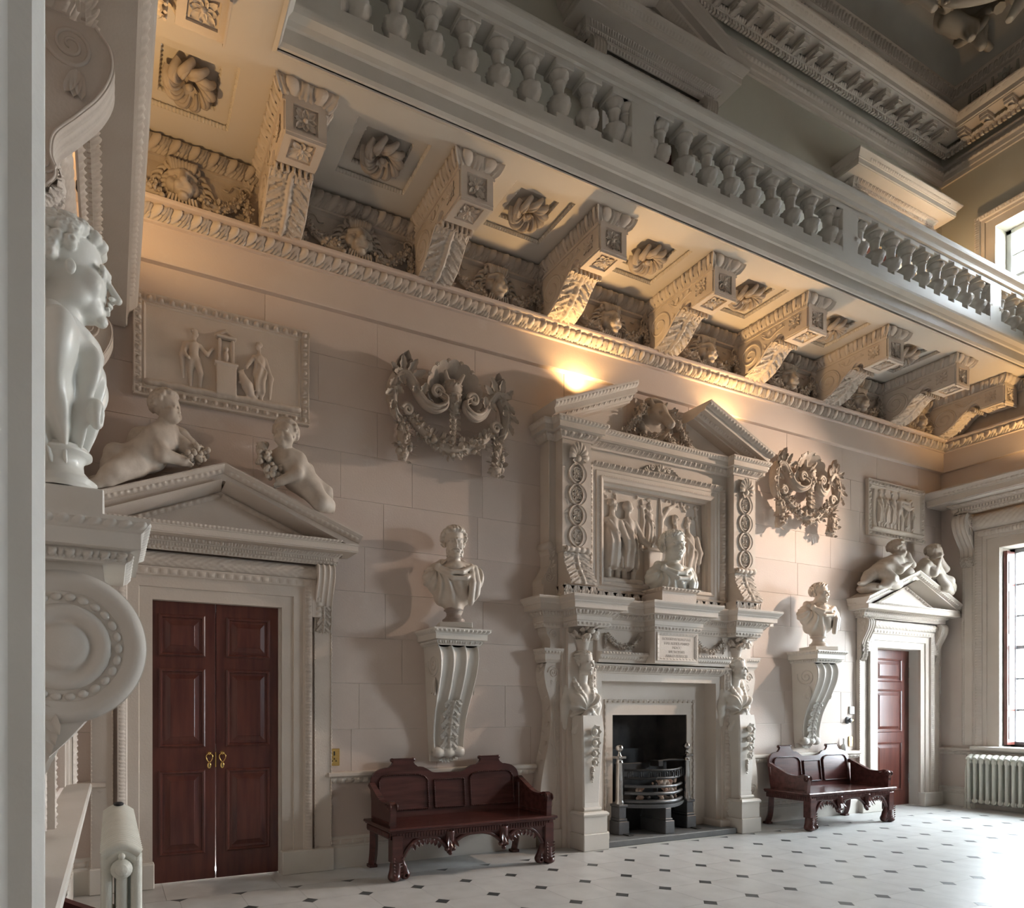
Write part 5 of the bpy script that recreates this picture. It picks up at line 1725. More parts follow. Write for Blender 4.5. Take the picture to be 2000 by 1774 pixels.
for k, (txt, z) in enumerate((('ROBERTVS WALPOLE', 2.262), ('HAS AEDES ANNO', 2.212), ('MDCC', 2.165), ('INCHOAVIT', 2.118), ('ANNO PERFECIT', 2.07))):
    cu = bpy.data.curves.new('inscription', 'FONT')
    cu.body = txt; cu.size = 0.046; cu.align_x = 'CENTER'; cu.extrude = 0.0008
    o = bpy.data.objects.new('tmp_text', cu); link(o)
    bpy.context.view_layer.update()
    me = bpy.data.meshes.new_from_object(o.evaluated_get(bpy.context.evaluated_depsgraph_get()))
    bpy.data.objects.remove(o)
    me.materials.clear(); me.materials.append(letter_m)
    o = bpy.data.objects.new('inscription_line', me); link(o, ch)
    o.location = (0, yc - 0.0012, z); o.rotation_euler = (PI / 2, 0, 0)
for sx in (-1, 1):
    g = MB()
    garland(g, bez([(sx * 0.42, yf - 0.01, 2.31), (sx * 0.52, yf - 0.03, 2.21), (sx * 0.66, yf - 0.035, 2.17), (sx * 0.80, yf - 0.03, 2.21), (sx * 0.90, yf - 0.01, 2.31)], 20), 0.028, (0, -1, 0), 31 + sx, 0.8)
    garland(g, [(sx * 0.905, yf - 0.01, 2.32), (sx * 0.91, yf - 0.02, 2.24), (sx * 0.905, yf - 0.01, 2.15)], [0.015, 0.02, 0.008], (0, -1, 0), 41 + sx, 0.7)
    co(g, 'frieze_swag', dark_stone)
    s2 = MB().sweep([(sx * 0.33, yf, 0), (sx * 1.0, yf, 0)] if sx > 0 else [(-1.0, yf, 0), (-0.33, yf, 0)], [(0, 2.0), (0.02, 2.0), (0.02, 2.03), (0.05, 2.06), (0.055, 2.08), (0.075, 2.09), (0.075, 2.11), (0, 2.12)], (0, 0, 1))
    co(s2, 'frieze_ledge', stone)
    s3 = MB(); a, b = (0.33, 1.0) if sx > 0 else (-1.0, -0.33)
    s3.orn((a, yf - 0.02, 2.03), (b, yf - 0.02, 2.03), (0, -1, 0), (0, 0, 1), 0.03, 0.03, 0.04, f_dart, 0.01, 6, 3, back=False)
    s3.orn((a, yf - 0.055, 2.082), (b, yf - 0.055, 2.082), (0, -1, 0), (0, 0, 1), 0.03, 0.022, 0.045, f_leaf, 0.01, 6, 3, back=False)
    co(s3, 'ledge_carving', stone)
# moulded frame round the opening, slips, fire opening
ow, oz = 0.88, 1.80
frame_arch(ch, ow, oz, 0.14, [(0, 0.03), (0, 0.20), (0.085, 0.20), (0.09, 0.215), (0.10, 0.22), (0.165, 0.26), (0.17, 0.27), (0.185, 0.27), (0.185, 0)], stone, name='fire_frame')
e = MB()
e.orn((-ow - 0.16, -0.215, oz + 0.098), (ow + 0.16, -0.215, oz + 0.098), (0, -1, 0), (0, 0, 1), 0.07, 0.04, 0.085, f_egg, 0.022, 10, 5, back=False)
for sx in (-1, 1): e.orn((sx * (ow + 0.098), -0.215, 0.14), (sx * (ow + 0.098), -0.215, oz + 0.16), (0, -1, 0), (sx, 0, 0), 0.07, 0.04, 0.085, f_egg, 0.022, 10, 5, back=False)
co(e, 'frame_egg_and_dart', stone)
for sx in (-1, 1): co(MB().bbox(*sorted((sx * (ow - 0.03), sx * (ow + 0.20))), -0.30, 0, 0, 0.15, 0.012), 'frame_plinth', stone)
sp_ = MB()
for a, b, c, d in ((-ow, -0.58, 0, oz), (0.58, ow, 0, oz), (-0.58, 0.58, 1.42, oz)): sp_.box(a, b, -0.03, 0.02, c, d)
co(sp_, 'fire_slips', stone)
# soot on the lintel over the grate
fr = MB()
fr.sweep([(-0.70, -0.03, 0.05), (-0.70, -0.03, 1.60), (0.70, -0.03, 1.60), (0.70, -0.03, 0.05)], [(0, 0), (0, 0.012), (0.02, 0.014), (0.022, 0)], (0, -1, 0))
for k in range(18):
    x = -0.66 + k * 0.0775
    for q in range(4): fr.box(x + q * 0.012, x + q * 0.012 + 0.007, -0.05, -0.03, 1.565, 1.60)
for sx in (-1, 1):
    for k in range(19):
        z = 0.1 + k * 0.0775
        for q in range(4): fr.box(*sorted((sx * 0.70, sx * 0.665)), -0.05, -0.03, z + q * 0.012, z + q * 0.012 + 0.007)
co(fr, 'fret_moulding', stone)
fb = MB()
fb.box(-0.60, -0.575, -0.02, 0.47, 0, 1.42); fb.box(0.575, 0.60, -0.02, 0.47, 0, 1.42); fb.box(-0.6, 0.6, 0.46, 0.48, 0, 1.45); fb.box(-0.6, 0.6, -0.0, 0.47, 1.418, 1.43); fb.box(-0.6, 0.6, 0, 0.48, -0.01, 0.068)
co(fb, 'firebox', soot)
fk = MB().prism([(-0.30, 0.07), (0.30, 0.07), (0.30, 0.95), (0.27, 1.0), (-0.27, 1.0), (-0.30, 0.95)], (0, 0.40, 0), (1, 0, 0), (0, 0, 1), (0, 1, 0), 0.05)
co(fk, 'fireback', iron)
co(MB().bbox(-1.02, 0.98, -0.42, 0.0, 0, 0.068, 0.008), 'hearth_slab', slate)

# outer console pilasters with S-scroll outline
def outer(sx):
    t_ = MB()
    up = [(1.40, 2.13), (1.40, 2.36), (1.60, 2.36)] + [tuple(p) for p in bez([(1.60, 2.36), (1.585, 2.29), (1.545, 2.23), (1.54, 2.17), (1.55, 2.13)], 12)]
    t_.prism([(sx * x, z) for x, z in up], (0, 0, 0), (1, 0, 0), (0, 0, 1), (0, -1, 0), 0.16)
    lo = [(1.40, 0.0), (1.40, 1.99), (1.58, 1.99)] + [tuple(p) for p in bez([(1.60, 1.97), (1.62, 1.87), (1.60, 1.74), (1.55, 1.58), (1.535, 1.40), (1.56, 1.15), (1.62, 0.9), (1.665, 0.65), (1.67, 0.45), (1.62, 0.33), (1.55, 0.28)], 40)] + [(1.55, 0.0)]
    t_.prism([(sx * x, z) for x, z in lo], (0, 0, 0), (1, 0, 0), (0, 0, 1), (0, -1, 0), 0.16)
    t_.box(*sorted((sx * 1.36, sx * 1.62)), -0.19, 0, 0, 0.2)
    t_.box(*sorted((sx * 1.36, sx * 1.42)), -0.20, 0, 0, 2.36)
    co(t_, 'outer_scroll', stone)
    c_ = MB()
    pl = [(1.40, -0.16), (1.60, -0.16), (1.60, 0)]
    pth = [(x, y, 0) for x, y in pl] if sx > 0 else [(-x, y, 0) for x, y in pl[::-1]]
    c_.sweep(pth, [(0, 1.985), (0.01, 1.985), (0.015, 2.0), (0.03, 2.02), (0.03, 2.07), (0.045, 2.09), (0.055, 2.12), (0.055, 2.135), (0, 2.14)], (0, 0, 1))
    run(c_, [(x, y) for x, y, _ in pth], 1, 2.075, 0.03, 0.03, 0.02, 0.04, f_leaf, 0.01, 6, 3)
    co(c_, 'outer_capital', stone)
    d_ = MB()
    for (x, z, r0) in ((1.50, 1.88, 0.075), (1.50, 2.29, 0.05), (1.57, 0.47, 0.085)):
        sp = spiral((sx * x, z), r0, 0.008, 2.0, 0 if sx > 0 else PI, 40, sgn=sx)
        d_.tube([(p[0], -0.162, p[1]) for p in sp], 0.008, 5)
    rg = np.random.default_rng(4)
    for k in range(26):
        z = 0.55 + k * 0.048
        x = 1.47 + 0.035 * math.sin(k * 1.3)
        leafblade(d_, (sx * x, -0.162, z), (math.cos(k * 2.1), 0, 0.8), (0, -1, 0), 0.06, 0.014, k=3, curl=0.1)
    d_.tube([(sx * (1.47 + 0.02 * math.sin(z * 6)), -0.163, z) for z in np.linspace(0.5, 1.78, 30)], 0.006, 5)
    cur = bez([(1.60, 1.97), (1.62, 1.87), (1.60, 1.74), (1.55, 1.58), (1.535, 1.40), (1.56, 1.15), (1.62, 0.9), (1.665, 0.65)], 40)
    for k in range(2, len(cur) - 2, 2):     # leaf carving along the curved edge
        leafblade(d_, (sx * (cur[k][0] + 0.004), -0.08, cur[k][1]), (0, -0.8 if k % 4 else 0.8, 0.6), (sx, 0, 0), 0.075, 0.03, k=3, curl=0.05, lob=0.2)
    co(d_, 'outer_carving', stone)
for sx in (-1, 1): outer(sx)

# backing pilasters and plinths of the terms
TXO = 1.175
for sx in (-1, 1):
    b_ = MB().box(sx * TXO - 0.195, sx * TXO + 0.195, -0.24, 0, 0, 2.37)
    co(b_, 'term_pilaster', stone)
    p_ = MB()
    p_.bbox(sx * TXO - 0.17, sx * TXO + 0.17, -0.47, 0, 0, 0.18, 0.008)
    p_.bbox(sx * TXO - 0.155, sx * TXO + 0.155, -0.455, 0, 0.18, 0.36, 0.004)
    p_.sweep([(sx * TXO - 0.15, -0.2, 0.36), (sx * TXO - 0.15, -0.45, 0.36), (sx * TXO + 0.15, -0.45, 0.36), (sx * TXO + 0.15, -0.2, 0.36)], [(0, 0), (0.015, 0), (0.02, 0.02), (0.01, 0.035), (0.0, 0.045), (-0.2, 0.05)], (0, 0, 1))
    co(p_, 'term_plinth', stonew)

# ---- overmantel
om = MB()
om.box(-1.5, 1.5, -0.12, 0, 2.66, 4.36)
om2 = MB()
wall_cells(om2, -0.17, 0.0, (-1.12, 1.12), (2.66, 4.36), [(-0.86, 0.86, 2.88, 4.06)])
co(om2, 'overmantel_panel', stone)
co(MB().box(-0.87, 0.87, -0.045, 0, 2.87, 4.07), 'relief_ground', stone)
fm = MB()
rect = lambda x, z0, z1, y: [(-x, y, z0), (-x, y, z1), (x, y, z1), (x, y, z0)]
fm.sweep(rect(0.86, 2.88, 4.06, -0.17), [(0.06, -0.12), (0.06, -0.06), (0.03, -0.05), (0.03, 0.0), (0.0, 0.01), (-0.012, 0.02), (-0.025, 0.003), (-0.07, 0.003), (-0.075, 0.012), (-0.085, -0.01)], (0, -1, 0), closed=True)
co(fm, 'relief_frame', stone)
em = MB()
for x0, z0, x1, z1, up in ((-1.0, 4.17, 1.0, 4.17, (0, 0, 1)),):
    em.orn((x0, -0.17, z0), (x1, -0.17, z1), (0, -1, 0), up, 0.055, 0.03, 0.085, f_egg, 0.02, 10, 5, back=False)
for sx in (-1, 1): em.orn((sx * 0.985, -0.17, 2.8), (sx * 0.985, -0.17, 4.17), (0, -1, 0), (sx, 0, 0), 0.055, 0.03, 0.085, f_egg, 0.02, 10, 5, back=False)
for sx in (-1, 1): em.orn((sx * 0.865, -0.172, 2.88), (sx * 0.865, -0.172, 4.06), (0, -1, 0), (sx, 0, 0), 0.03, 0.0, 0.035, f_leaf, 0.008, 5, 3, prof=flat1, back=False)
em.orn((-0.865, -0.172, 4.065), (0.865, -0.172, 4.065), (0, -1, 0), (0, 0, 1), 0.03, 0.0, 0.035, f_leaf, 0.008, 5, 3, prof=flat1, back=False)
co(em, 'frame_carving', stone)
# running scroll band at the foot
vb = MB()
for a, b, y in ((-1.5, -1.06, -0.34), (1.06, 1.5, -0.34), (-1.06, 1.06, -0.19)):
    vb.box(a, b, y, 0, 2.66, 2.80)
    vb.orn((a, y, 2.675), (b, y, 2.675), (0, -1, 0), (0, 0, 1), 0.115, 0.0, 0.125, f_scroll, 0.010, 16, 10, prof=flat1, back=False)
    vb.sweep([(a, y, 0), (b, y, 0)], [(0, 2.80), (0.012, 2.80), (0.018, 2.812), (0, 2.82)], (0, 0, 1))
for sx in (-1, 1):
    vb.orn((sx * 1.5, -0.34 if sx > 0 else 0, 2.675), (sx * 1.5, 0 if sx > 0 else -0.34, 2.675), (sx, 0, 0), (0, 0, 1), 0.115, 0.0, 0.125, f_scroll, 0.010, 16, 10, prof=flat1, back=False)
co(vb, 'scroll_band', stone)
# side pilasters: shell, ring chain, roll, acanthus bracket
def pil(sx):
    c = sx * 1.285
    p = MB().box(c - 0.19, c + 0.19, -0.28, 0, 3.16, 4.36)
    p.box(*sorted((sx * 1.46, sx * 1.56)), -0.16, 0, 2.80, 4.36)
    p.tube([(sx * 1.56, -0.16, 3.2), (sx * 1.56, -0.16, 4.36)], 0.012, 5)
    co(p, 'overmantel_pilaster', stone)
    rc = MB(); y = -0.282
    z0, pz = 3.33, 0.222
    n = 180
    zz = np.linspace(3.215, 4.11, n)
    for ph in (0, PI):
        sn = np.sin((zz - z0) / pz * PI + PI / 2 + ph)
        xs = c + 0.088 * np.sign(sn) * np.abs(sn) ** 0.55
        yy = y - 0.008 - 0.006 * np.cos((zz - z0) / pz * PI + ph)
        q = np.stack([xs, yy, zz], 1)
        P = np.stack([q + (d, e_, 0) for d, e_ in ((-0.026, 0.008), (-0.023, -0.012), (-0.016, -0.005), (0.016, -0.005), (0.023, -0.012), (0.026, 0.008))], 1)
        rc.grid(P, False)
    for k in range(4):
        o = (c, y, z0 + pz * k)
        rc.lathe([(0.0, 0.0), (0.062, 0.0), (0.066, -0.01), (0.074, -0.012), (0.08, 0.0)], o, 24, axis='y')
        rosette_sq(rc, (c, y - 0.004, z0 + pz * k), (1, 0, 0), (0, 0, 1), (0, -1, 0), 0.058, 8 if k % 2 else 10)
    co(rc, 'ring_chain', stone)
    sl_ = MB(); o = np.array([c, y, 4.165])       # scallop shell
    a = np.linspace(-0.15, PI + 0.15, 49); rr = np.linspace(0.012, 0.125, 9)
    A, Rr = np.meshgrid(a, rr, indexing='ij')
    dep = 0.055 * np.sin(np.clip((Rr / 0.125), 0, 1) * PI * 0.75) * (0.75 + 0.25 * np.abs(np.sin((A + 0.15) / (PI + 0.3) * 8 * PI)))
    edge = 1 + 0.06 * np.abs(np.sin((A + 0.15) / (PI + 0.3) * 8 * PI)) * (Rr / 0.125)
    sl_.grid(np.stack([c + Rr * edge * np.cos(A), y - dep, 4.165 + Rr * edge * np.sin(A) * 1.25], -1), True)
    sl_.ball((c, y - 0.02, 4.155), (0.04, 0.03, 0.035))
    for a_ in (2.6, 3.4, 4.0, 5.4, 6.0, 6.7): leafblade(sl_, (c, y - 0.015, 4.14), (math.cos(a_), 0, math.sin(a_)), (0, -1, 0), 0.09, 0.025, k=4, lob=0.2)
    co(sl_, 'scallop_shell', stone)
    pr = [(0.034 * (0.7 + 0.3 * abs(math.cos(k / 40 * PI * 4.5))) * (1 if 0 < k < 40 else 0.2), -0.165 + 0.33 * k / 40) for k in range(41)]
    co(MB().lathe(pr, (c, -0.30, 3.185), 14, axis='x'), 'scroll_roll', stone)
    bk = MB()
    cur = bez([(0.275, 3.16), (0.28, 3.08), (0.31, 2.99), (0.36, 2.90), (0.40, 2.83), (0.40, 2.80)], 24)
    bk.prism([(0.0, 3.17), *[tuple(q) for q in cur], (0.0, 2.80)], (c - 0.17, 0, 0), (0, -1, 0), (0, 0, 1), (1, 0, 0), 0.34)
    co(bk, 'bracket_body', stone)
    C3 = np.stack([0 * cur[:, 0] + c, -cur[:, 0] - 0.002, cur[:, 1]], 1)[::-1]
    tg = np.gradient(C3, axis=0); N3 = np.stack([0 * tg[:, 0], -tg[:, 2], tg[:, 1]], 1); N3 *= np.where(N3[:, 1:2] > 0, -1, 1)
    co(leaf_sheet(MB(), C3, 0.175, N3, 0.016, 4, 60, 21, edge=0.1), 'bracket_acanthus', stone)
    ss = MB()                         # outer side volute
    poly = [(1.46, 2.80), (1.46, 3.24), (1.52, 3.27)] + [tuple(q) for q in bez([(1.56, 3.24), (1.575, 3.18), (1.55, 3.10), (1.56, 3.02), (1.61, 2.93), (1.66, 2.86), (1.66, 2.80)], 20)]
    ss.prism([(sx * x, z) for x, z in poly], (0, 0, 0), (1, 0, 0), (0, 0, 1), (0, -1, 0), 0.17)
    ss.box(*sorted((sx * 1.46, sx * 1.66)), -0.20, 0, 2.66, 2.80)
    sp = spiral((sx * 1.54, 3.225), 0.045, 0.006, 2, 0, 36, sgn=sx); ss.tube([(q[0], -0.172, q[1]) for q in sp], 0.008, 5)
    sp = spiral((sx * 1.57, 2.89), 0.06, 0.008, 2, 0, 36, sgn=sx); ss.tube([(q[0], -0.172, q[1]) for q in sp], 0.007, 5)
    ss.lathe([(0.0, 0), (0.04, 0), (0.04, -0.19), (0.0, -0.19)], (sx * 1.565, 0, 3.235), 14, axis='y')
    for k in range(8): leafblade(ss, (sx * 1.53, -0.172, 2.9 + 0.035 * k), (math.cos(k * 1.9), 0, 0.7), (0, -1, 0), 0.05, 0.014, k=3)
    co(ss, 'side_volute', stone)
for sx in (-1, 1): pil(sx)
# entablature over the overmantel, breaking forward over the pilasters
h2 = [(1.08, -0.19), (1.08, -0.28), (1.48, -0.28), (1.48, -0.16), (1.58, -0.16), (1.58, 0)]
pl2 = [(-x, y) for x, y in h2[::-1]] + h2
E2 = [(0, 4.35), (0.012, 4.35), (0.015, 4.365), (0.05, 4.42), (0.055, 4.43), (0.10, 4.43), (0.10, 4.485), (0.11, 4.49), (0.115, 4.50), (0.135, 4.525), (0.135, 4.535), (-0.15, 4.54)]
eo = MB().sweep([(x, y, 0) for x, y in pl2], E2, (0, 0, 1))
for a, b, y in ((-1.58, 1.58, -0.16), (-1.48, -1.08, -0.28), (1.08, 1.48, -0.28), (-1.08, 1.08, -0.19)): eo.box(a, b, y, 0, 4.352, 4.53)
co(eo, 'overmantel_cornice', stone)
co(run(run(MB(), pl2, 1, 4.368, 0.014, 0.05, 0.036, 0.085, f_egg, 0.022, 10, 5), pl2, 1, 4.49, 0.11, 0.032, 0.024, 0.045, f_dart, 0.01, 6, 3), 'cornice_carving', stone)
# frieze ornament above the relief: small shell between scrolls
so = MB()
a = np.linspace(0, PI, 33); rr = np.linspace(0.01, 0.07, 6); A, Rr = np.meshgrid(a, rr, indexing='ij')
so.grid(np.stack([Rr * np.cos(A), -0.172 - 0.03 * np.sin(Rr / 0.07 * 2.2) * (0.7 + 0.3 * np.abs(np.sin(A * 4))), 4.25 + Rr * np.sin(A) * 1.2], -1), True)
for sx in (-1, 1):
    sp = spiral((sx * 0.12, 4.28), 0.04, 0.006, 1.6, PI if sx > 0 else 0, 30, sgn=-sx); so.tube([(q[0], -0.18, q[1]) for q in sp], 0.010, 5)
    for k in range(5): leafblade(so, (sx * (0.08 + 0.03 * k), -0.172, 4.26), (sx, 0, 0.7 - 0.3 * k), (0, -1, 0), 0.09, 0.02, k=3)
co(so, 'frieze_shell', stone)
# broken pediment
for sx in (-1, 1):
    pm = MB()
    a0 = np.array([sx * 1.60, 0, 4.50]); sl_ = 0.40
    inner = 0.49
    b0_ = np.array([sx * inner, 0, 4.50 + (1.60 - inner) * sl_])
    pth = [a0, b0_] if sx < 0 else [b0_, a0]
    prof = [(0, 0), (0, 0.22), (-0.015, 0.225), (-0.02, 0.26), (-0.055, 0.30), (-0.06, 0.36), (-0.11, 0.365), (-0.115, 0.38), (-0.15, 0.415), (-0.165, 0.42), (-0.178, 0.42), (-0.185, 0)]
    pm.sweep(pth, prof, (0, -1, 0))
    # tympanum block under the rake
    pm.prism([(sx * 1.55, 4.53), (sx * inner, 4.53 + 0.0), (sx * inner, b0_[2]), (sx * 1.55, a0[2] + 0.02)], (0, 0, 0), (1, 0, 0), (0, 0, 1), (0, -1, 0), 0.10)
    co(pm, 'raking_cornice', stone)
    d = nrm(b0_ - a0); nup = np.array([-d[2], 0, d[0]]); nup *= np.sign(nup[2])
    cv = MB()
    cv.orn(a0 + (0, -0.225, 0) + nup * 0.02, b0_ + (0, -0.225, 0) + nup * 0.02, (0, -1, 0), nup, 0.04, 0.07, 0.08, f_egg, 0.022, 10, 5, back=False)
    cv.orn(a0 + (0, -0.38, 0) + nup * 0.115, b0_ + (0, -0.38, 0) + nup * 0.115, (0, -1, 0), nup, 0.035, 0.035, 0.05, f_dart, 0.012, 6, 3, back=False)
    co(cv, 'rake_carving', stone)
# cartouche in the break: boar mask on a scrolled shield with fruit swags
cm_ = MB()
S = Sculpt((-0.32, -0.36, -0.26), (0.32, 0.02, 0.36), 0.011)
S.ell((0, -0.04, 0.03), (0.22, 0.07, 0.24), 0.03)
S.ell((0, -0.14, 0.16), (0.10, 0.12, 0.12), 0.03).cone((0.01, -0.2, 0.12), (0.03, -0.31, -0.02), 0.07, 0.05, 0.03)
for sx in (-1, 1):
    S.cone((sx * 0.08, -0.14, 0.24), (sx * 0.13, -0.16, 0.31), 0.035, 0.012, 0.015)
    S.ell((sx * 0.05, -0.235, 0.13), (0.022, 0.02, 0.018), 0.006, cut=True)
    S.chain([(sx * 0.2, -0.07, 0.25), (sx * 0.27, -0.08, 0.15), (sx * 0.22, -0.09, 0.0), (sx * 0.10, -0.12, -0.10), (sx * 0.02, -0.14, -0.17)], [0.03, 0.04, 0.045, 0.04, 0.03], 0.015)
    S.chain([(sx * 0.12, -0.10, -0.02), (sx * 0.20, -0.12, -0.09), (sx * 0.16, -0.13, -0.16), (sx * 0.11, -0.13, -0.12)], [0.02, 0.03, 0.026, 0.015], 0.012)
S.ell((0, -0.08, 0.32), (0.14, 0.06, 0.05), 0.02)
V, F = S.mesh(1); cm_.add(V + (0, 0, 4.78), F, True)
for sx in (-1, 1):
    for k in range(5): leafblade(cm_, (sx * 0.2, -0.08, 4.98 - 0.08 * k), (sx, 0, 0.6 - 0.3 * k), (0, -1, 0), 0.16, 0.045, k=5, lob=0.25)
    garland(cm_, bez([(sx * 0.20, -0.14, 5.0), (sx * 0.30, -0.16, 4.86), (sx * 0.42, -0.14, 4.72), (sx * 0.56, -0.12, 4.60)], 18), 0.045, (0, -1, 0), 51 + sx, 0.9)
    garland(cm_, bez([(sx * 0.08, -0.2, 4.66), (sx * 0.25, -0.17, 4.60), (sx * 0.45, -0.14, 4.585)], 10), 0.04, (0, -1, 0.2), 61 + sx, 0.8)
co(cm_, 'boar_mask_cartouche', dark_stone)
# small bracket shelf for the bust in front of the relief
bs = MB()
bs.box(-0.235, 0.255, -0.445, -0.15, 2.662, 2.838)
bs.sweep([(-0.25, -0.15, 0), (-0.25, -0.46, 0), (0.27, -0.46, 0), (0.27, -0.15, 0)], [(0, 2.66), (0, 2.80), (0.01, 2.805), (0.03, 2.825), (0.03, 2.845), (-0.25, 2.85)], (0, 0, 1))
run(bs, [(-0.25, -0.15), (-0.25, -0.46), (0.27, -0.46), (0.27, -0.15)], 1, 2.81, 0.02, 0.03, 0.012, 0.05, f_leaf, 0.01, 6, 3)
co(bs, 'bust_shelf', stone)

# ---- fire grate
gt = thing('fire_grate', 'black iron register grate with polished steel columns standing on the slate hearth', 'fire grate', (X0 - 0.03, -0.06, 0.068))
for sx in (-1, 1):
    c = MB()
    x = sx * 0.52
    c.bbox(x - 0.075, x + 0.075, -0.13, 0.15, 0, 0.15, 0.006); c.bbox(x - 0.06, x + 0.06, -0.115, 0.12, 0.15, 0.18, 0.006)
    c.bbox(x - 0.05, x + 0.05, -0.105, 0.1, 0.18, 0.31, 0.005); c.bbox(x - 0.065, x + 0.065, -0.12, 0.1, 0.31, 0.34, 0.006)
    c.obj('pedestal', iron_g, gt)
    s_ = MB().lathe([(0.05, 0.34), (0.05, 0.36), (0.045, 0.375), (0.043, 0.39), (0.040, 0.6), (0.036, 0.80), (0.042, 0.805), (0.042, 0.815), (0.036, 0.82), (0.036, 0.85), (0.05, 0.855)], (x, -0.05, 0), 20)
    s_.bbox(x - 0.055, x + 0.055, -0.105, 0.005, 0.855, 0.885, 0.005)
    s_.lathe([(0.03, 0.885), (0.02, 0.90), (0.014, 0.92), (0.018, 0.935)], (x, -0.05, 0), 14)
    s_.ball((x, -0.05, 0.975), 0.043, 16, 12)
    s_.obj('steel_column', steel, gt)
def bow(z, r, w=0.44, n=28): return [(w * u, -0.04 - 0.20 * math.cos(u * PI / 2) + 0.0, z) for u in np.linspace(-1, 1, n)]
for z, r in ((0.36, 0.024), (0.455, 0.02), (0.535, 0.018), (0.63, 0.016), (0.72, 0.014)):
    MB().tube(bow(z, r), r, 8).obj('grate_bar', iron_g if z < 0.6 else iron, gt)
bs_ = MB()
for z0, z1, k in ((0.29, 0.31, 1.0), (0.31, 0.335, 1.06)):
    pts = [(0.46 * k * u, -0.05 - 0.21 * k * math.cos(u * PI / 2)) for u in np.linspace(-1, 1, 28)] + [(0.46, 0.15), (-0.46, 0.15)]
    bs_.prism(pts, (0, 0, z0), (1, 0, 0), (0, 1, 0), (0, 0, 1), z1 - z0)
bs_.obj('base_plate', iron_g, gt)
sc_ = MB()
for u in np.linspace(-0.9, 0.9, 9):
    p = (0.44 * u, -0.04 - 0.20 * math.cos(u * PI / 2))
    sc_.tube([(p[0] - 0.018, p[1], 0.635), (p[0] - 0.018, p[1], 0.69), (p[0], p[1], 0.708), (p[0] + 0.018, p[1], 0.69), (p[0] + 0.018, p[1], 0.635)], 0.006, 5)
    sc_.tube([(p[0] + 0.045, p[1], 0.635), (p[0] + 0.045, p[1], 0.715)], [0.008, 0.005], 5)
sc_.obj('arcaded_guard', iron, gt)
ft = MB()
ft.bbox(-0.07, 0.07, -0.30, 0.1, 0, 0.15, 0.006); ft.bbox(-0.045, 0.045, -0.275, 0.1, 0.15, 0.29, 0.006); ft.bbox(-0.055, 0.055, -0.285, 0.1, 0.15, 0.175, 0.005)
ft.obj('centre_foot', iron_g, gt)
rb = MB().bbox(-0.40, 0.42, 0.16, 0.19, 0.0, 0.78, 0.01)
rb.obj('grate_back', iron, gt)
rb2 = MB().tube([(0.12, 0.02, 0.80), (0.30, 0.0, 0.815), (0.50, -0.04, 0.81)], 0.014, 6).bbox(0.10, 0.18, -0.02, 0.12, 0.74, 0.81, 0.006)
rb2.obj('trivet_arm', iron, gt)
for sx in (-1, 1): MB().bbox(sx * 0.52 - 0.02, sx * 0.52 + 0.06, -0.22, -0.12, 0.004, 0.014, 0.003).obj('foot_toe', iron, gt)
rg = np.random.default_rng(12)
for k in range(26):
    u = -0.85 + 1.7 * rg.random()
    z = (0.395, 0.48, 0.565)[k % 3] + 0.02 * rg.random()
    S = Sculpt((-0.06, -0.06, -0.05), (0.06, 0.06, 0.05), 0.012)
    for q in range(4): S.ell((rg.random(3) - 0.5) * 0.05, 0.018 + 0.018 * rg.random(3), 0.004, rot=rotm(*(rg.random(3) * 3)))
    V, F = S.mesh(0)
    o = MB().add(V, F, False).obj('crumpled_paper', paper if k % 4 else coal, None, (X0 - 0.03 + 0.40 * u, -0.06 - 0.17 * math.cos(u * PI / 2) + 0.02, 0.068 + z))
    tag(o, 'crumpled paper scrap lying behind the bars of the fire grate', 'paper', 'paper scraps in the grate')
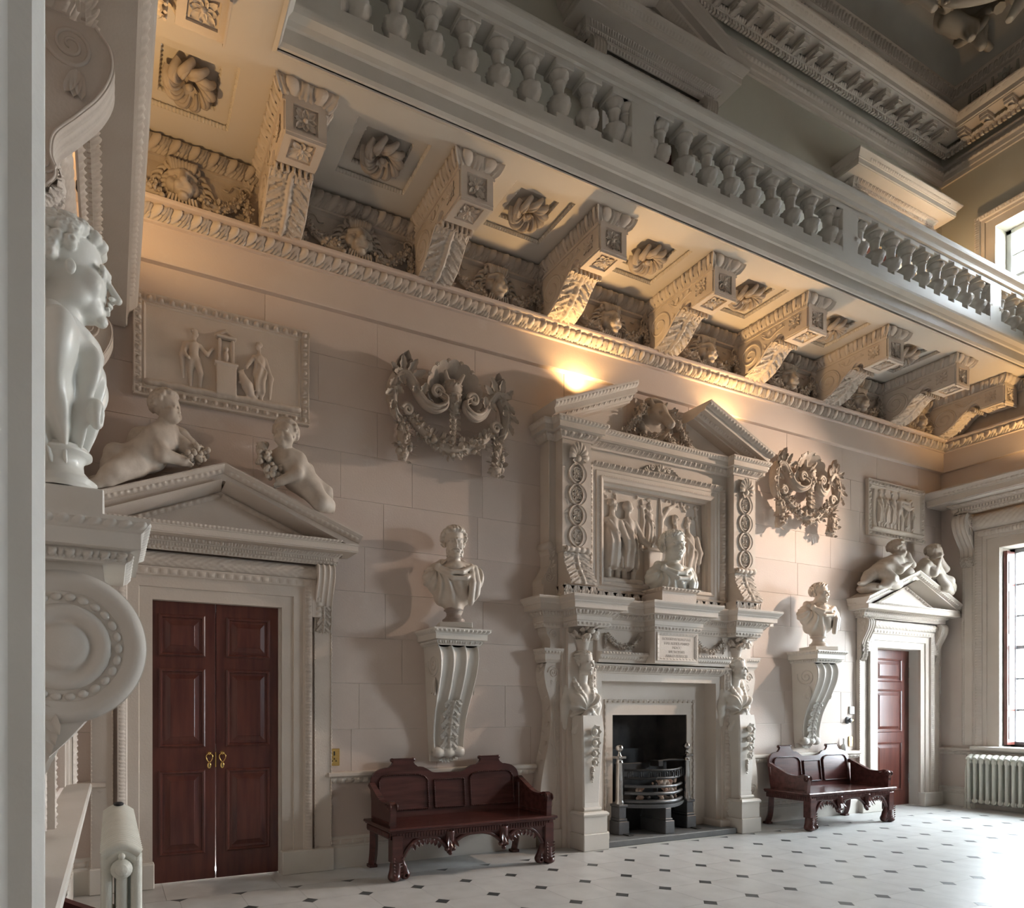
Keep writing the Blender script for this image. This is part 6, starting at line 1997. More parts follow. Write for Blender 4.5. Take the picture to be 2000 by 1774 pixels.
# ================================================================== mahogany hall benches
def make_bench():
    t = thing('hall_bench', 'x', 'bench')
    W = 0.86; D = 0.62
    MB().bbox(-W - 0.02, W + 0.02, -D - 0.015, 0.0, 0.435, 0.462, 0.008).bbox(-W, W, -D, -0.0, 0.42, 0.436, 0.004).obj('seat', mahog_h, t)
    rl = MB()
    rl.box(-W + 0.02, W - 0.02, -D + 0.012, -D + 0.04, 0.36, 0.421)
    for sx in (-1, 1): rl.box(*sorted((sx * (W - 0.012), sx * (W - 0.04))), -D + 0.03, -0.02, 0.36, 0.421)
    n = 56
    for k in range(n):
        x = -W + 0.07 + (2 * W - 0.14) * k / (n - 1)
        rl.bbox(x - 0.009, x + 0.009, -D + 0.002, -D + 0.014, 0.372, 0.415, 0.003)
    for sx in (-1, 1):
        for k in range(18): rl.bbox(*sorted((sx * (W - 0.014), sx * (W - 0.002))), -D + 0.06 + k * 0.03, -D + 0.078 + k * 0.03, 0.372, 0.415, 0.003)
    rl.obj('fluted_rail', mahog_h, t)
    # front legs: square post with scrolled carved knee spreading outwards
    for sx in (-1, 1):
        x = sx * (W - 0.07)
        l = MB()
        l.bbox(x - 0.05, x + 0.05, -D + 0.0, -D + 0.10, 0.16, 0.40, 0.006)
        S = Sculpt((-0.16, -0.09, -0.01), (0.16, 0.09, 0.24), 0.009)
        S.chain([(0, 0, 0.22), (0, 0, 0.13), (sx * 0.012, 0, 0.05)], [0.045, 0.048, 0.055], 0.02)
        S.chain([(-sx * 0.05, 0, 0.20), (-sx * 0.07, 0, 0.12), (-sx * 0.10, 0, 0.055)], [0.022, 0.03, 0.035], 0.015)
        S.ell((-sx * 0.085, 0, 0.045), (0.042, 0.05, 0.042), 0.012).ell((sx * 0.02, -0.01, 0.035), (0.055, 0.062, 0.038), 0.012)
        S.cone((-sx * 0.085, -0.06, 0.045), (-sx * 0.085, 0.06, 0.045), 0.014, k=0.006, cut=True)
        S.plane((0, 0, 0.0), (0, 0, -1))
        V, F = S.mesh(1); l.add(V + (x, -D + 0.05, 0), F, True)
        for k in range(6):
            for q in (-1, 1): leafblade(l, (x + q * 0.016, -D - 0.012, 0.20 - 0.028 * k), (q * 0.8, 0, 0.5), (0, -1, 0), 0.035, 0.010, k=3)
        l.obj('front_leg', mahog_h, t)
        b = MB()
        pts = bez([(x, -0.05, 0.42), (x, -0.045, 0.25), (x, -0.03, 0.12), (x, 0.01, 0.0)], 12)
        b.tube(pts, [0.042] * len(pts), 4, smooth=False)
        b.bbox(x - 0.04, x + 0.04, -0.04, 0.045, 0, 0.03, 0.004)
        b.obj('back_leg', mahog_h, t)
    # apron: three arches with two carved drops, leafy fringe
    ap = MB()
    xs = [-W + 0.13, -0.28, 0.28, W - 0.13]
    for a, b2, dp in ((xs[0], xs[1], 0.16), (xs[1], xs[2], 0.12), (xs[2], xs[3], 0.16)):
        arch = [(a + (b2 - a) * u, -D + 0.03, 0.365 - dp * (abs(2 * u - 1) ** 2.6)) for u in np.linspace(0, 1, 25)]
        ap.tube(arch, 0.020, 6)
        top = [(p[0], -D + 0.03, 0.365) for p in arch]
        ap.grid(np.stack([np.array(arch), np.array(top)], 1), False)
        for u in np.linspace(0.2, 0.8, 8):
            q = np.array([a + (b2 - a) * u, -D + 0.025, 0.355 - dp * (abs(2 * u - 1) ** 2.6)])
            if (b2 - a) < 0.5: leafblade(ap, q, (0.35 if u < 0.5 else -0.35, 0, -1), (0, -1, 0), 0.065, 0.022, k=4, curl=0.1, lob=0.2)
    ap.obj('arched_apron', mahog_h, t)
    for x in xs[1:3]:
        d = MB()
        S = Sculpt((-0.08, -0.06, -0.20), (0.08, 0.06, 0.03), 0.008)
        S.chain([(0, 0, 0.02), (0, -0.01, -0.06), (0, -0.01, -0.12)], [0.045, 0.04, 0.02], 0.015)
        S.ell((-0.035, -0.01, -0.13), (0.022, 0.022, 0.022), 0.008).ell((0.035, -0.01, -0.13), (0.022, 0.022, 0.022), 0.008).ell((0, -0.01, -0.165), (0.022, 0.022, 0.022), 0.008)
        V, F = S.mesh(1); d.add(V + (x, -D + 0.02, 0.37), F, True)
        for q in (-1, 0, 1): leafblade(d, (x, -D - 0.015, 0.37), (q * 0.5, -0.1, -1), (0, -1, 0), 0.12, 0.022, k=5, lob=0.2)
        d.obj('carved_drop', mahog_h, t)
    # back
    def hump(sx):
        return [(sx * x, z) for x, z in [(0.80, 0.46)] + [tuple(p) for p in bez([(0.82, 0.78), (0.80, 0.86), (0.74, 0.91), (0.66, 0.93)], 10)] + [(0.30, 0.93)] + [tuple(p) for p in bez([(0.27, 0.925), (0.22, 0.90), (0.18, 0.875), (0.13, 0.865)], 8)]]
    out = hump(1) + hump(-1)[::-1]
    bk = MB()
    tilt = 0.10
    def Y(z): return -0.075 + (z - 0.46) * tilt
    def slab(poly, y0, y1):
        p = np.array(poly); n = len(p)
        A = np.stack([p[:, 0], [Y(z) + y0 for z in p[:, 1]], p[:, 1]], 1); B = A + (0, y1 - y0, 0)
        bk.poly(A); bk.poly(B[::-1]); bk.grid(np.stack([np.vstack([A, A[:1]]), np.vstack([B, B[:1]])]), False)
    slab(out, 0.0, 0.028)
    bk.obj('back_frame', mahog_h, t)
    def pan(poly, name):
        global _q
        b = MB(); p = np.array(poly)
        A = np.stack([p[:, 0], [Y(z) - 0.004 for z in p[:, 1]], p[:, 1]], 1)
        b.poly(A)
        o = b.obj(name, mahog_h, t)
        m_ = MB()
        n = len(A)
        for i in range(n):
            a, c = A[i], A[(i + 1) % n]
            L = np.linalg.norm(c - a); k = max(1, int(L / 0.022))
            m_.tube([a + (0, -0.006, 0), c + (0, -0.006, 0)], 0.008, 5)
            for q in range(k):
                m_.ball(a + (c - a) * (q + 0.5) / k + (0, -0.013, 0), (0.008, 0.007, 0.008), 5, 3)
        m_.obj('beaded_moulding', mahog_h, o)
    for sx in (-1, 1):
        pan([(sx * x, z) for x, z in [(0.74, 0.53), (0.74, 0.80), (0.71, 0.845), (0.66, 0.86), (0.34, 0.86), (0.27, 0.84), (0.235, 0.80), (0.235, 0.53)]][::sx], 'back_panel')
    pan([(-0.165, 0.53), (0.165, 0.53), (0.165, 0.80), (-0.165, 0.80)], 'centre_panel')
    for sx in (-1, 1):
        c = MB(); x = sx * 0.48
        poly = [(-0.16, 0.925), (-0.12, 0.955), (-0.10, 0.99), (-0.10, 1.01), (0.10, 1.01), (0.10, 0.99), (0.12, 0.955), (0.16, 0.925)]
        A = np.array([(x + p, Y(z), z) for p, z in poly]); B = A + (0, 0.028, 0)
        c.poly(A); c.poly(B[::-1]); c.grid(np.stack([np.vstack([A, A[:1]]), np.vstack([B, B[:1]])]), False)
        for q in (-1, 1): c.lathe([(0, 0.0), (0.017, 0.0), (0.02, 0.006), (0.02, 0.03), (0.0, 0.03)], (x + q * 0.108, Y(1.0), 0.997), 12, axis='y')
        c.bbox(x - 0.11, x + 0.11, Y(1.0) - 0.006, Y(1.0) + 0.034, 1.002, 1.014, 0.003)
        c.obj('crest', mahog_h, t)
    # arms: solid side panel under a sweeping scrolled arm
    for sx in (-1, 1):
        x = sx * (W - 0.045)
        a = MB()
        top = bez([(-0.06, 0.80), (-0.18, 0.74), (-0.32, 0.675), (-0.44, 0.665), (-0.52, 0.685), (-0.565, 0.672), (-0.585, 0.64), (-0.58, 0.56), (-0.575, 0.462)], 32)
        P = np.array([[(x - 0.028, p[0], p[1]), (x + 0.028, p[0], p[1])] for p in top])
        a.grid(P, True); P2 = P - np.array([0, -0.035, 0.03]); P2[-1, :, 2] = 0.462; P2[:, :, 2] = np.maximum(P2[:, :, 2], 0.462); a.grid(P2, True)
        for k in (0, 1): a.grid(np.stack([P[:, k], P2[:, k]], 1), False)
        for s2 in (-1, 1):
            a.lathe([(0, 0), (0.034, 0), (0.038, s2 * 0.006), (0.03, s2 * 0.012), (0.0, s2 * 0.014)], (x + s2 * 0.026, -0.565, 0.637), 16, axis='x')
            sp = spiral((-0.565, 0.637), 0.030, 0.004, 1.8, 0, 28); a.tube([(x + s2 * 0.041, p[0], p[1]) for p in sp], 0.005, 5)
        arm = a.obj('arm', mahog_h, t)
        pn = MB()
        poly = [(-0.07, 0.462), (-0.07, 0.775)] + [(p[0], p[1] - 0.025) for p in top[2:-8]] + [(-0.555, 0.462)]
        pn.prism([(p[0], max(p[1], 0.462)) for p in poly], (x - 0.010, 0, 0), (0, 1, 0), (0, 0, 1), (1, 0, 0), 0.02)
        for k in range(20):
            for s2 in (-1, 1):
                pn.ball((x + s2 * 0.012, -0.10 - k * 0.022, 0.49), (0.006, 0.008, 0.008), 5, 3)
        pn.obj('arm_panel', mahog_h, t)
    return t
b1 = make_bench()
b1.location = (3.33, -0.13, 0); b1['label'] = 'carved mahogany hall bench with scrolled arms below the bearded bust'; b1['group'] = 'mahogany hall benches'
dup(b1, (8.83, -0.10, 0), 0, 'carved mahogany hall bench with scrolled arms beside the deep-set door, catching window light')
dup(b1, (0.075, -4.05, 0), PI / 2, 'carved mahogany hall bench against the near side wall, only crest and arm showing')

# ---- small fittings
s_ = MB().bbox(2.165, 2.26, -0.012, -0.001, 0.955, 1.115, 0.003)
sk = tag(s_.obj('brass_socket', brass), 'brass socket plate on the wall beside the double door', 'socket')
d_ = MB()
d_.bbox(2.2, 2.215, -0.0135, -0.011, 1.05, 1.09, 0.001)
for x, z in ((2.19, 1.0), (2.225, 1.0), (2.2075, 1.02)): d_.bbox(x - 0.005, x + 0.005, -0.0135, -0.011, z - 0.006, z + 0.006, 0.001)
d_.obj('socket_holes', dark_m, sk)
s_ = MB().bbox(9.86, 9.935, -0.014, -0.001, 0.96, 1.10, 0.003)
tag(s_.obj('brass_socket', brass), 'small brass socket plate above the dado beside the deep-set door', 'socket')
s_ = MB().bbox(9.87, 9.975, -0.02, -0.001, 1.42, 1.53, 0.005)
tag(s_.obj('light_switch', switch_m), 'white square wall switch beside the deep-set door', 'switch')
kb = thing('wall_knob', 'small dark round knob on the wall below the white switch', 'knob', (9.83, -0.001, 1.33))
MB().lathe([(0.05, 0), (0.05, -0.008), (0.02, -0.012), (0.016, -0.03), (0.03, -0.035), (0.035, -0.05), (0.02, -0.06), (0, -0.062)], (0, 0, 0), 18, axis='y').obj('knob_disc', iron_g, kb)
MB().bbox(0.05, 0.13, -0.012, 0, -0.012, 0.012, 0.003).obj('knob_plate', brass, kb)
bo = thing('detector_bottle', 'tiny pale bottle-shaped fitting standing on the dado rail by the deep-set door', 'fitting', (9.70, -0.035, 0.90))
MB().lathe([(0, 0), (0.03, 0), (0.032, 0.06), (0.028, 0.085), (0.012, 0.10), (0.01, 0.15), (0.014, 0.155), (0.012, 0.175), (0, 0.178)], n=16).obj('bottle_body', switch_m, bo)
# ================================================================== sculpture
def W(px, py, Y):
    """photo pixel to the point of the plane y=Y it shows (distance from the wall given by Y)"""
    d = np.array([math.sin(YAW), math.cos(YAW), 0]) + np.array([math.cos(YAW), -math.sin(YAW), 0]) * (px - CXP) / FPX + np.array([0, 0, 1.0]) * (CYP - py) / FPX
    return CAM + (Y - CAM[1]) / d[1] * d

def Rz(a): return np.array(Matrix.Rotation(a, 3, 'Z'))
def Rx(a): return np.array(Matrix.Rotation(a, 3, 'X'))
def Ry(a): return np.array(Matrix.Rotation(a, 3, 'Y'))

def head(S, c, H, R=np.eye(3), hair='curly', beard=False, child=False, female=False, neck=None, seed=1, detail=True):
    """head of height H (chin to crown) centred at c, facing local -y turned by R"""
    c = np.asarray(c, float)
    L = lambda x, y, z: c + R @ (np.array([x, y, z], float) * H)
    k = 0.03 * H
    def E(p, r, kk=k, cut=False): S.ell(L(*p), np.array(r) * H, kk, R, cut)
    def Cn(a, b, ra, rb=None, kk=k, cut=False): S.cone(L(*a), L(*b), ra * H, (ra if rb is None else rb) * H, kk, cut)
    if child:
        E((0, 0.06, 0.12), (0.36, 0.41, 0.36)); E((0, -0.08, -0.16), (0.29, 0.29, 0.30))
        E((0, -0.26, -0.36), (0.12, 0.12, 0.10), 0.05 * H)
        for s in (-1, 1): E((s * 0.16, -0.22, -0.19), (0.15, 0.14, 0.14), 0.06 * H)
    else:
        E((0, 0.08, 0.16), (0.33, 0.40, 0.33)); E((0, -0.08, -0.12), (0.265, 0.28, 0.36))
        E((0, -0.16, -0.33), (0.18, 0.19, 0.15)); E((0, -0.30, -0.43), (0.08, 0.075, 0.07))
        for s in (-1, 1):
            E((s * 0.17, -0.22, -0.13), (0.10, 0.10, 0.12), 0.06 * H); E((s * 0.19, -0.03, -0.30), (0.075, 0.14, 0.11), 0.06 * H)
    br = 0.03 if (child or female) else 0.045
    if detail:
        for s in (-1, 1):
            E((s * 0.125, -0.405, -0.005), (0.085, 0.085, 0.052), 0.03 * H, True)      # socket
            E((s * 0.125, -0.315, -0.015), (0.058, 0.05, 0.042), 0.008 * H)              # eyeball
            Cn((s * 0.07, -0.352, 0.018), (s * 0.175, -0.325, 0.012), 0.016, 0.013, 0.01 * H)    # upper lid
            Cn((s * 0.075, -0.352, -0.045), (s * 0.17, -0.325, -0.04), 0.011, 0.010, 0.01 * H)
            Cn((s * 0.05, -0.365, 0.062), (s * 0.20, -0.315, 0.066), br, br * 0.7, 0.03 * H)     # brow
            E((s * 0.044, -0.405, -0.175), (0.034, 0.035, 0.028), 0.015 * H)
            if hair != 'hood': E((s * 0.315, -0.01, -0.08), (0.035, 0.058, 0.085), 0.02 * H); E((s * 0.36, -0.015, -0.07), (0.022, 0.03, 0.045), 0.01 * H, True)
    nl = 0.40 if child else 0.475
    Cn((0, -0.355, 0.04), (0, -nl, -0.155), 0.032, 0.045, 0.025 * H)
    if detail:
        Cn((-0.075, -0.375, -0.255), (0, -0.40, -0.245), 0.018, 0.024, 0.012 * H); Cn((0.075, -0.375, -0.255), (0, -0.40, -0.245), 0.018, 0.024, 0.012 * H)
        Cn((-0.06, -0.37, -0.305), (0.06, -0.37, -0.305), 0.026, 0.026, 0.015 * H)
        Cn((-0.09, -0.40, -0.277), (0.09, -0.40, -0.277), 0.009, 0.009, 0.006 * H, True)
    if neck is not None:
        S.cone(L(0, 0.06, -0.30), np.asarray(neck, float), (0.19 if female or child else 0.215) * H, 0.25 * H, 0.05 * H)
    rg = np.random.default_rng(seed)
    def scalp(n, gap=0.074):
        out = []
        i = 0
        while len(out) < n and i < n * 12:
            i += 1
            z = rg.random() * 1.45 - 0.45; a = rg.random() * 2 * PI
            r = math.sqrt(max(0, 1 - z * z)) if abs(z) < 1 else 0
            v = np.array([r * math.sin(a), -r * math.cos(a), z])
            if v[1] < -0.32 and v[2] < (0.52 if not child else 0.60): continue
            if v[1] < 0.14 and v[2] < -0.10: continue
            p = np.array([0, 0.08, 0.16]) + v * np.array([0.345, 0.415, 0.345])
            if all(np.linalg.norm(p - q[0]) > gap for q in out): out.append((p, v))
        return out
    if hair == 'curly':
        for p, v in scalp(260):
            q = p + v * 0.06
            E(tuple(q - v * 0.03), (0.07, 0.07, 0.07), 0.02 * H)
            E(tuple(q), (0.066, 0.066, 0.066), 0.008 * H)
            E(tuple(q + v * 0.06 + (rg.random(3) - 0.5) * 0.02), (0.024, 0.024, 0.024), 0.008 * H, True)
    elif hair == 'locks':
        for p, v in scalp(120):
            tdir = np.cross(v, np.array([0.2, 1, 0.1])); tdir = nrm(tdir + np.array([0, -0.2, -0.8]))
            q = p + v * 0.012
            Cn(tuple(q + v * 0.02), tuple(q + tdir * 0.12 + v * 0.01), 0.042, 0.02, 0.006 * H)
    elif hair == 'wave':
        for p, v in scalp(140):
            tdir = nrm(np.array([v[0], 0.9, 0.1]) - v * 0.2)
            Cn(tuple(p + v * 0.01), tuple(p + v * 0.02 + tdir * 0.14), 0.036, 0.024, 0.012 * H)
        E((0, 0.44, -0.02), (0.15, 0.13, 0.15), 0.03 * H)
    elif hair == 'hood':
        E((0, 0.08, 0.10), (0.40, 0.46, 0.45), 0.03 * H); E((0, -0.44, -0.08), (0.26, 0.24, 0.36), 0.02 * H, True)
        E((0, -0.16, -0.10), (0.26, 0.26, 0.36), 0.02 * H); Cn((0, -0.40, 0.04), (0, -0.46, -0.15), 0.03, 0.045)
    if beard:
        for i in range(70):
            a = (rg.random() - 0.5) * 2.6; z = -0.24 - 0.24 * rg.random()
            r = 0.30 + 0.02 * rg.random()
            x, y = r * math.sin(a) * 0.85, -0.06 - r * math.cos(a) * (0.95 + 0.3 * (z + 0.3))
            if abs(a) < 0.35 and z > -0.335: continue
            if abs(a) < 0.8 and z > -0.27: continue
            E((x, y, z), (0.042, 0.042, 0.05), 0.012 * H)
            E((x * 1.1, y - 0.04 * math.cos(a), z), (0.014, 0.014, 0.014), 0.006 * H, True)
        E((0, -0.30, -0.47), (0.15, 0.12, 0.10), 0.03 * H)
        Cn((-0.02, -0.415, -0.225), (-0.12, -0.37, -0.27), 0.024, 0.018, 0.012 * H); Cn((0.02, -0.415, -0.225), (0.12, -0.37, -0.27), 0.024, 0.018, 0.012 * H)

def socle(t, z0, h, r, m, sq=True):
    b = MB().lathe([(r, z0), (r, z0 + 0.10 * h), (r * 0.92, z0 + 0.16 * h), (r * 0.98, z0 + 0.24 * h), (r * 0.80, z0 + 0.34 * h), (r * 0.62, z0 + 0.5 * h), (r * 0.60, z0 + 0.68 * h), (r * 0.70, z0 + 0.8 * h),
                    (r * 0.84, z0 + 0.84 * h), (r * 0.84, z0 + 0.90 * h), (r * 0.72, z0 + 0.95 * h), (r * 0.72, z0 + h)], n=32)
    return b.obj('socle', m, t)

def bust(name, label, loc, rz, m, sm, kind, step=0.008, sc=1.0, socle_h=0.16, sr=0.13, plinth=None, turn=0.0, cutz=None):
    t = thing(name, label, 'bust', loc, rz)
    z0 = 0.0
    if plinth:
        MB().bbox(-plinth[0], plinth[0], -plinth[1], plinth[1], 0, plinth[2], 0.005).obj('plinth', stonew, t)
        z0 = plinth[2]
    if socle_h: socle(t, z0, socle_h, sr, sm)
    zb = z0 + socle_h - (cutz or 0.02) * sc
    S = Sculpt((-0.37 * sc, -0.32 * sc, -0.06), (0.37 * sc, 0.24 * sc, 0.90 * sc + 0.02), step)
    Q = lambda x, y, z: np.array([x, y, z]) * sc
    q3 = lambda *a: np.array(a) * sc
    S.ell(Q(0, 0.02, 0.235), q3(0.225, 0.135, 0.235), 0.03)
    for s in (-1, 1):
        S.ell(Q(s * 0.22, 0.015, 0.315), q3(0.085, 0.10, 0.105), 0.05)
        S.cone(Q(s * 0.19, 0.03, 0.385), Q(s * 0.05, 0.04, 0.45), 0.055 * sc, 0.065 * sc, 0.05)
        S.ell(Q(s * 0.085, -0.075, 0.285), q3(0.10, 0.07, 0.09), 0.04)
    S.cone(Q(0, 0.015, 0.13), Q(0, 0.01, -0.03), 0.125 * sc, 0.07 * sc, 0.05)
    sg = {'beard': 1, 'young': 1, 'mantel': 1, 'curl': 1}[kind]
    px_, pz_ = -sg * 0.17 * sc, 0.40 * sc
    if kind == 'curl':
        fold = lambda P: 0.020 * np.cos(np.arctan2(P[..., 1] - 0.01, P[..., 0]) * 10 + P[..., 2] * 7 + 1.2 * np.sin(P[..., 2] * 11)) * np.clip((0.50 * sc - P[..., 2]) / 0.1, 0, 1)
    else:
        def fold(P):
            dx, dz = P[..., 0] - px_, pz_ - P[..., 2]
            r = np.sqrt(dx * dx + dz * dz)
            th = np.arctan2(dz, dx * sg)
            side = 0.012 * np.cos(P[..., 0] * 85 + 2 * np.sin(P[..., 2] * 14))
            rad = 0.013 * np.cos(th * 15 + 1.6 * np.sin(r * 13)) * np.clip(r / 0.10, 0, 1)
            k = np.clip((P[..., 0] * sg - 0.15 * sc) / 0.03, 0, 1)
            k2 = np.clip((-P[..., 0] * sg - 0.185 * sc) / 0.03, 0, 1)
            return (rad * (1 - k) + side * k) * (1 - k2 * 0.6)
    S.disp(fold)
    if kind == 'curl':         # turned-over collar and a deep fold at the breast
        ring = [Q(0.13 * math.cos(a), 0.02 - 0.12 * math.sin(a), 0.455 - 0.07 * max(0, math.sin(a))) for a in np.linspace(0, 2 * PI, 17)]
        S.chain(ring, 0.042 * sc, 0.025)
        ring = [Q(0.165 * math.cos(a), 0.02 - 0.135 * math.sin(a), 0.42 - 0.11 * max(0, math.sin(a))) for a in np.linspace(0, 2 * PI, 17)]
        S.chain(ring, 0.036 * sc, 0.02)
        S.ell(Q(-0.11, -0.125, 0.13), q3(0.05, 0.03, 0.055), 0.012); S.ell(Q(-0.12, -0.15, 0.12), q3(0.024, 0.03, 0.03), 0.012, cut=True)
    else:
        S.chain([Q(-sg * 0.17, -0.09, 0.41), Q(-sg * 0.05, -0.155, 0.345), Q(sg * 0.06, -0.15, 0.35), Q(sg * 0.17, -0.08, 0.415)], 0.024 * sc, 0.010)
        S.chain([Q(-sg * 0.18, -0.09, 0.39), Q(-sg * 0.04, -0.17, 0.285), Q(sg * 0.10, -0.155, 0.29), Q(sg * 0.22, -0.06, 0.38)], 0.022 * sc, 0.010)
        S.chain([Q(sg * 0.20, -0.06, 0.41), Q(sg * 0.215, -0.10, 0.25), Q(sg * 0.20, -0.10, 0.08)], q3(0.03, 0.04, 0.035), 0.012)
        S.chain([Q(sg * 0.16, -0.08, 0.41), Q(sg * 0.165, -0.13, 0.25), Q(sg * 0.15, -0.12, 0.06)], q3(0.025, 0.032, 0.03), 0.010)
        S.chain([Q(-0.18, 0.02, 0.42), Q(-0.10, 0.10, 0.475), Q(0.10, 0.10, 0.475), Q(0.18, 0.02, 0.42)], 0.045 * sc, 0.02)
        S.ell(Q(-sg * 0.17, -0.105, 0.41), q3(0.032, 0.025, 0.032), 0.006)
    S.box(Q(0, 0.235, 0.10), Q(0.34, 0.10, 0.40), 0.02, 0.02, cut=True)
    for s in (-1, 1): S.ell(Q(s * 0.31, 0.0, -0.03), q3(0.17, 0.24, 0.20), 0.02, cut=True)
    S.ell(Q(0, -0.05, 0.405), q3(0.10, 0.085, 0.07), 0.03)
    Hh = {'beard': 0.30, 'young': 0.295, 'mantel': 0.345, 'curl': 0.345}[kind] * sc
    hz = {'beard': 0.65, 'young': 0.61, 'mantel': 0.655, 'curl': 0.685}[kind] * sc
    head(S, (0, -0.035 * sc, hz), Hh, Rz(turn), {'beard': 'curly', 'young': 'locks', 'mantel': 'locks', 'curl': 'curly'}[kind], kind == 'beard', neck=Q(0, 0.02, 0.40), seed={'beard': 2, 'young': 3, 'mantel': 4, 'curl': 9}[kind])
    if cutz: S.plane((0, 0, cutz * sc), (0, 0, -1))
    b = MB(); V, F = S.mesh(1); b.add(V + (0, 0, zb), F, True)
    b.obj('figure', m, t)
    return t
bust('portrait_bust', 'bearded marble bust with draped cloak on a dark turned socle', (3.35, -0.235, 2.266), -0.32, marble, socle_m, 'beard', 0.0068, 1.0, 0.15, 0.115, (0.16, 0.15, 0.055), turn=0.0)
bust('portrait_bust', 'clean-shaven marble bust with cloak, head turned towards the window', (8.85, -0.235, 2.266), -0.25, marble, marble, 'young', 0.008, 0.95, 0.15, 0.115, (0.17, 0.15, 0.05), turn=0.1)
bust('portrait_bust', 'pale marble bust with bare throat standing before the chimneypiece relief', (6.12, -0.33, 2.852), -0.15, marble_w, marble, 'mantel', 0.0075, 1.05, 0.0, 0.10, None, turn=-0.05, cutz=0.19)
bust('portrait_bust', 'large white curly-haired bust in profile on the beaded scroll bracket', (0.145, -3.12, 2.166), PI / 2, marble_w, marble_w, 'curl', 0.0056, 1.0, 0.17, 0.13, (0.125, 0.15, 0.13), turn=0.0)

# ---------- putti on the pediments
def grapes(mb, c, n, spread, seed, r=0.022):
    rg = np.random.default_rng(seed)
    c = np.asarray(c, float)
    for i in range(n):
        p = c + (rg.random(3) - 0.5) * 2 * np.array(spread)
        mb.ball(p, r * (0.8 + 0.5 * rg.random()), 7, 5)

def putto(label, J, m, step=0.011, drape=None, rock=None, grape=None, seed=1):
    """J: joints in world space. thing with one continuous body"""
    al = np.array([np.asarray(v, float) for v in J.values() if isinstance(v, (list, tuple, np.ndarray)) and len(np.shape(v)) == 1 and len(v) == 3])
    lo, hi = al.min(0) - 0.2, al.max(0) + 0.22
    base = np.array([al[:, 0].mean(), al[:, 1].mean(), al[:, 2].min()])
    t = thing('putto', label, 'statue', tuple(base), 0, 'stone putti on the door pediments')
    S = Sculpt(lo, hi, step)
    s = J['s']
    S.chain([J['neck'], J['chest'], J['belly'], J['hip']], np.array([0.075, 0.125, 0.14, 0.125]) * s, 0.04 * s)
    S.cone(J['sh1'], J['sh2'], 0.075 * s, 0.075 * s, 0.04 * s)
    for a in ('arm1', 'arm2'):
        if a in J:
            sh, el, ha = J[a]
            S.chain([sh, el, ha], np.array([0.066, 0.06, 0.042]) * s, 0.02 * s)
            d = nrm(np.asarray(ha) - np.asarray(el)); S.ell(np.asarray(ha) + d * 0.03 * s, np.array([0.045, 0.045, 0.04]) * s, 0.015 * s)
            pr = nrm(np.cross(d, (0.3, 0.2, 1.0)))
            for k in range(4): S.cone(np.asarray(ha) + d * 0.045 * s + pr * (k - 1.5) * 0.020 * s, np.asarray(ha) + d * 0.09 * s + pr * (k - 1.5) * 0.022 * s + np.array([0, 0, -0.02 * s]), 0.012 * s, 0.010 * s, 0.004)
            S.cone(np.asarray(ha) + d * 0.02 * s + pr * 0.035 * s, np.asarray(ha) + d * 0.05 * s + pr * 0.06 * s, 0.012 * s, 0.010 * s, 0.006)
    for l in ('leg1', 'leg2'):
        if l in J:
            h, k, f = J[l]
            S.chain([h, k], np.array([0.115, 0.085]) * s, 0.03 * s); S.ell(k, 0.085 * s, 0.02 * s)
            S.chain([k, np.asarray(k) * 0.55 + np.asarray(f) * 0.45, f], np.array([0.078, 0.074, 0.045]) * s, 0.02 * s)
            fd = J.get('foot', np.array([-1, -0.3, 0.1])); fd = nrm(fd)
            S.cone(f, np.asarray(f) + fd * 0.09 * s, 0.042 * s, 0.030 * s, 0.015 * s)
    # navel and crease
    head(S, J['head'], 0.27 * s, J['R'], 'curly' if seed % 2 else 'locks', child=True, neck=J['neck'], seed=seed)
    b = MB(); S.to(b, 1)
    o = b.obj('body', m, None); o.parent = t; o.matrix_parent_inverse = Matrix.Translation(-Vector(base))
    def part(mb, nm, mm=m):
        q = mb.obj(nm, mm, None); q.parent = t; q.matrix_parent_inverse = Matrix.Translation(-Vector(base))
    if drape is not None:
        D = Sculpt(lo - 0.05, hi + 0.05, step * 1.15)
        for (pts, rad) in drape: D.chain(pts, np.array(rad) * s, 0.025 * s)
        d = MB(); D.to(d, 2); part(d, 'drapery')
    if rock is not None:
        D = Sculpt(lo - 0.15, hi, 0.02)
        for (c, r) in rock: D.ell(c, np.array(r) * s, 0.05 * s)
        d = MB(); D.to(d, 1); part(d, 'rock_base')
    if grape is not None:
        g = MB()
        for (c, n, sp, sd) in grape: grapes(g, c, n, sp, sd)
        part(g, 'grape_bunch')
    return t
Y0 = -0.22
P = lambda x, y, d=0.0: W(x, y, Y0 + d)
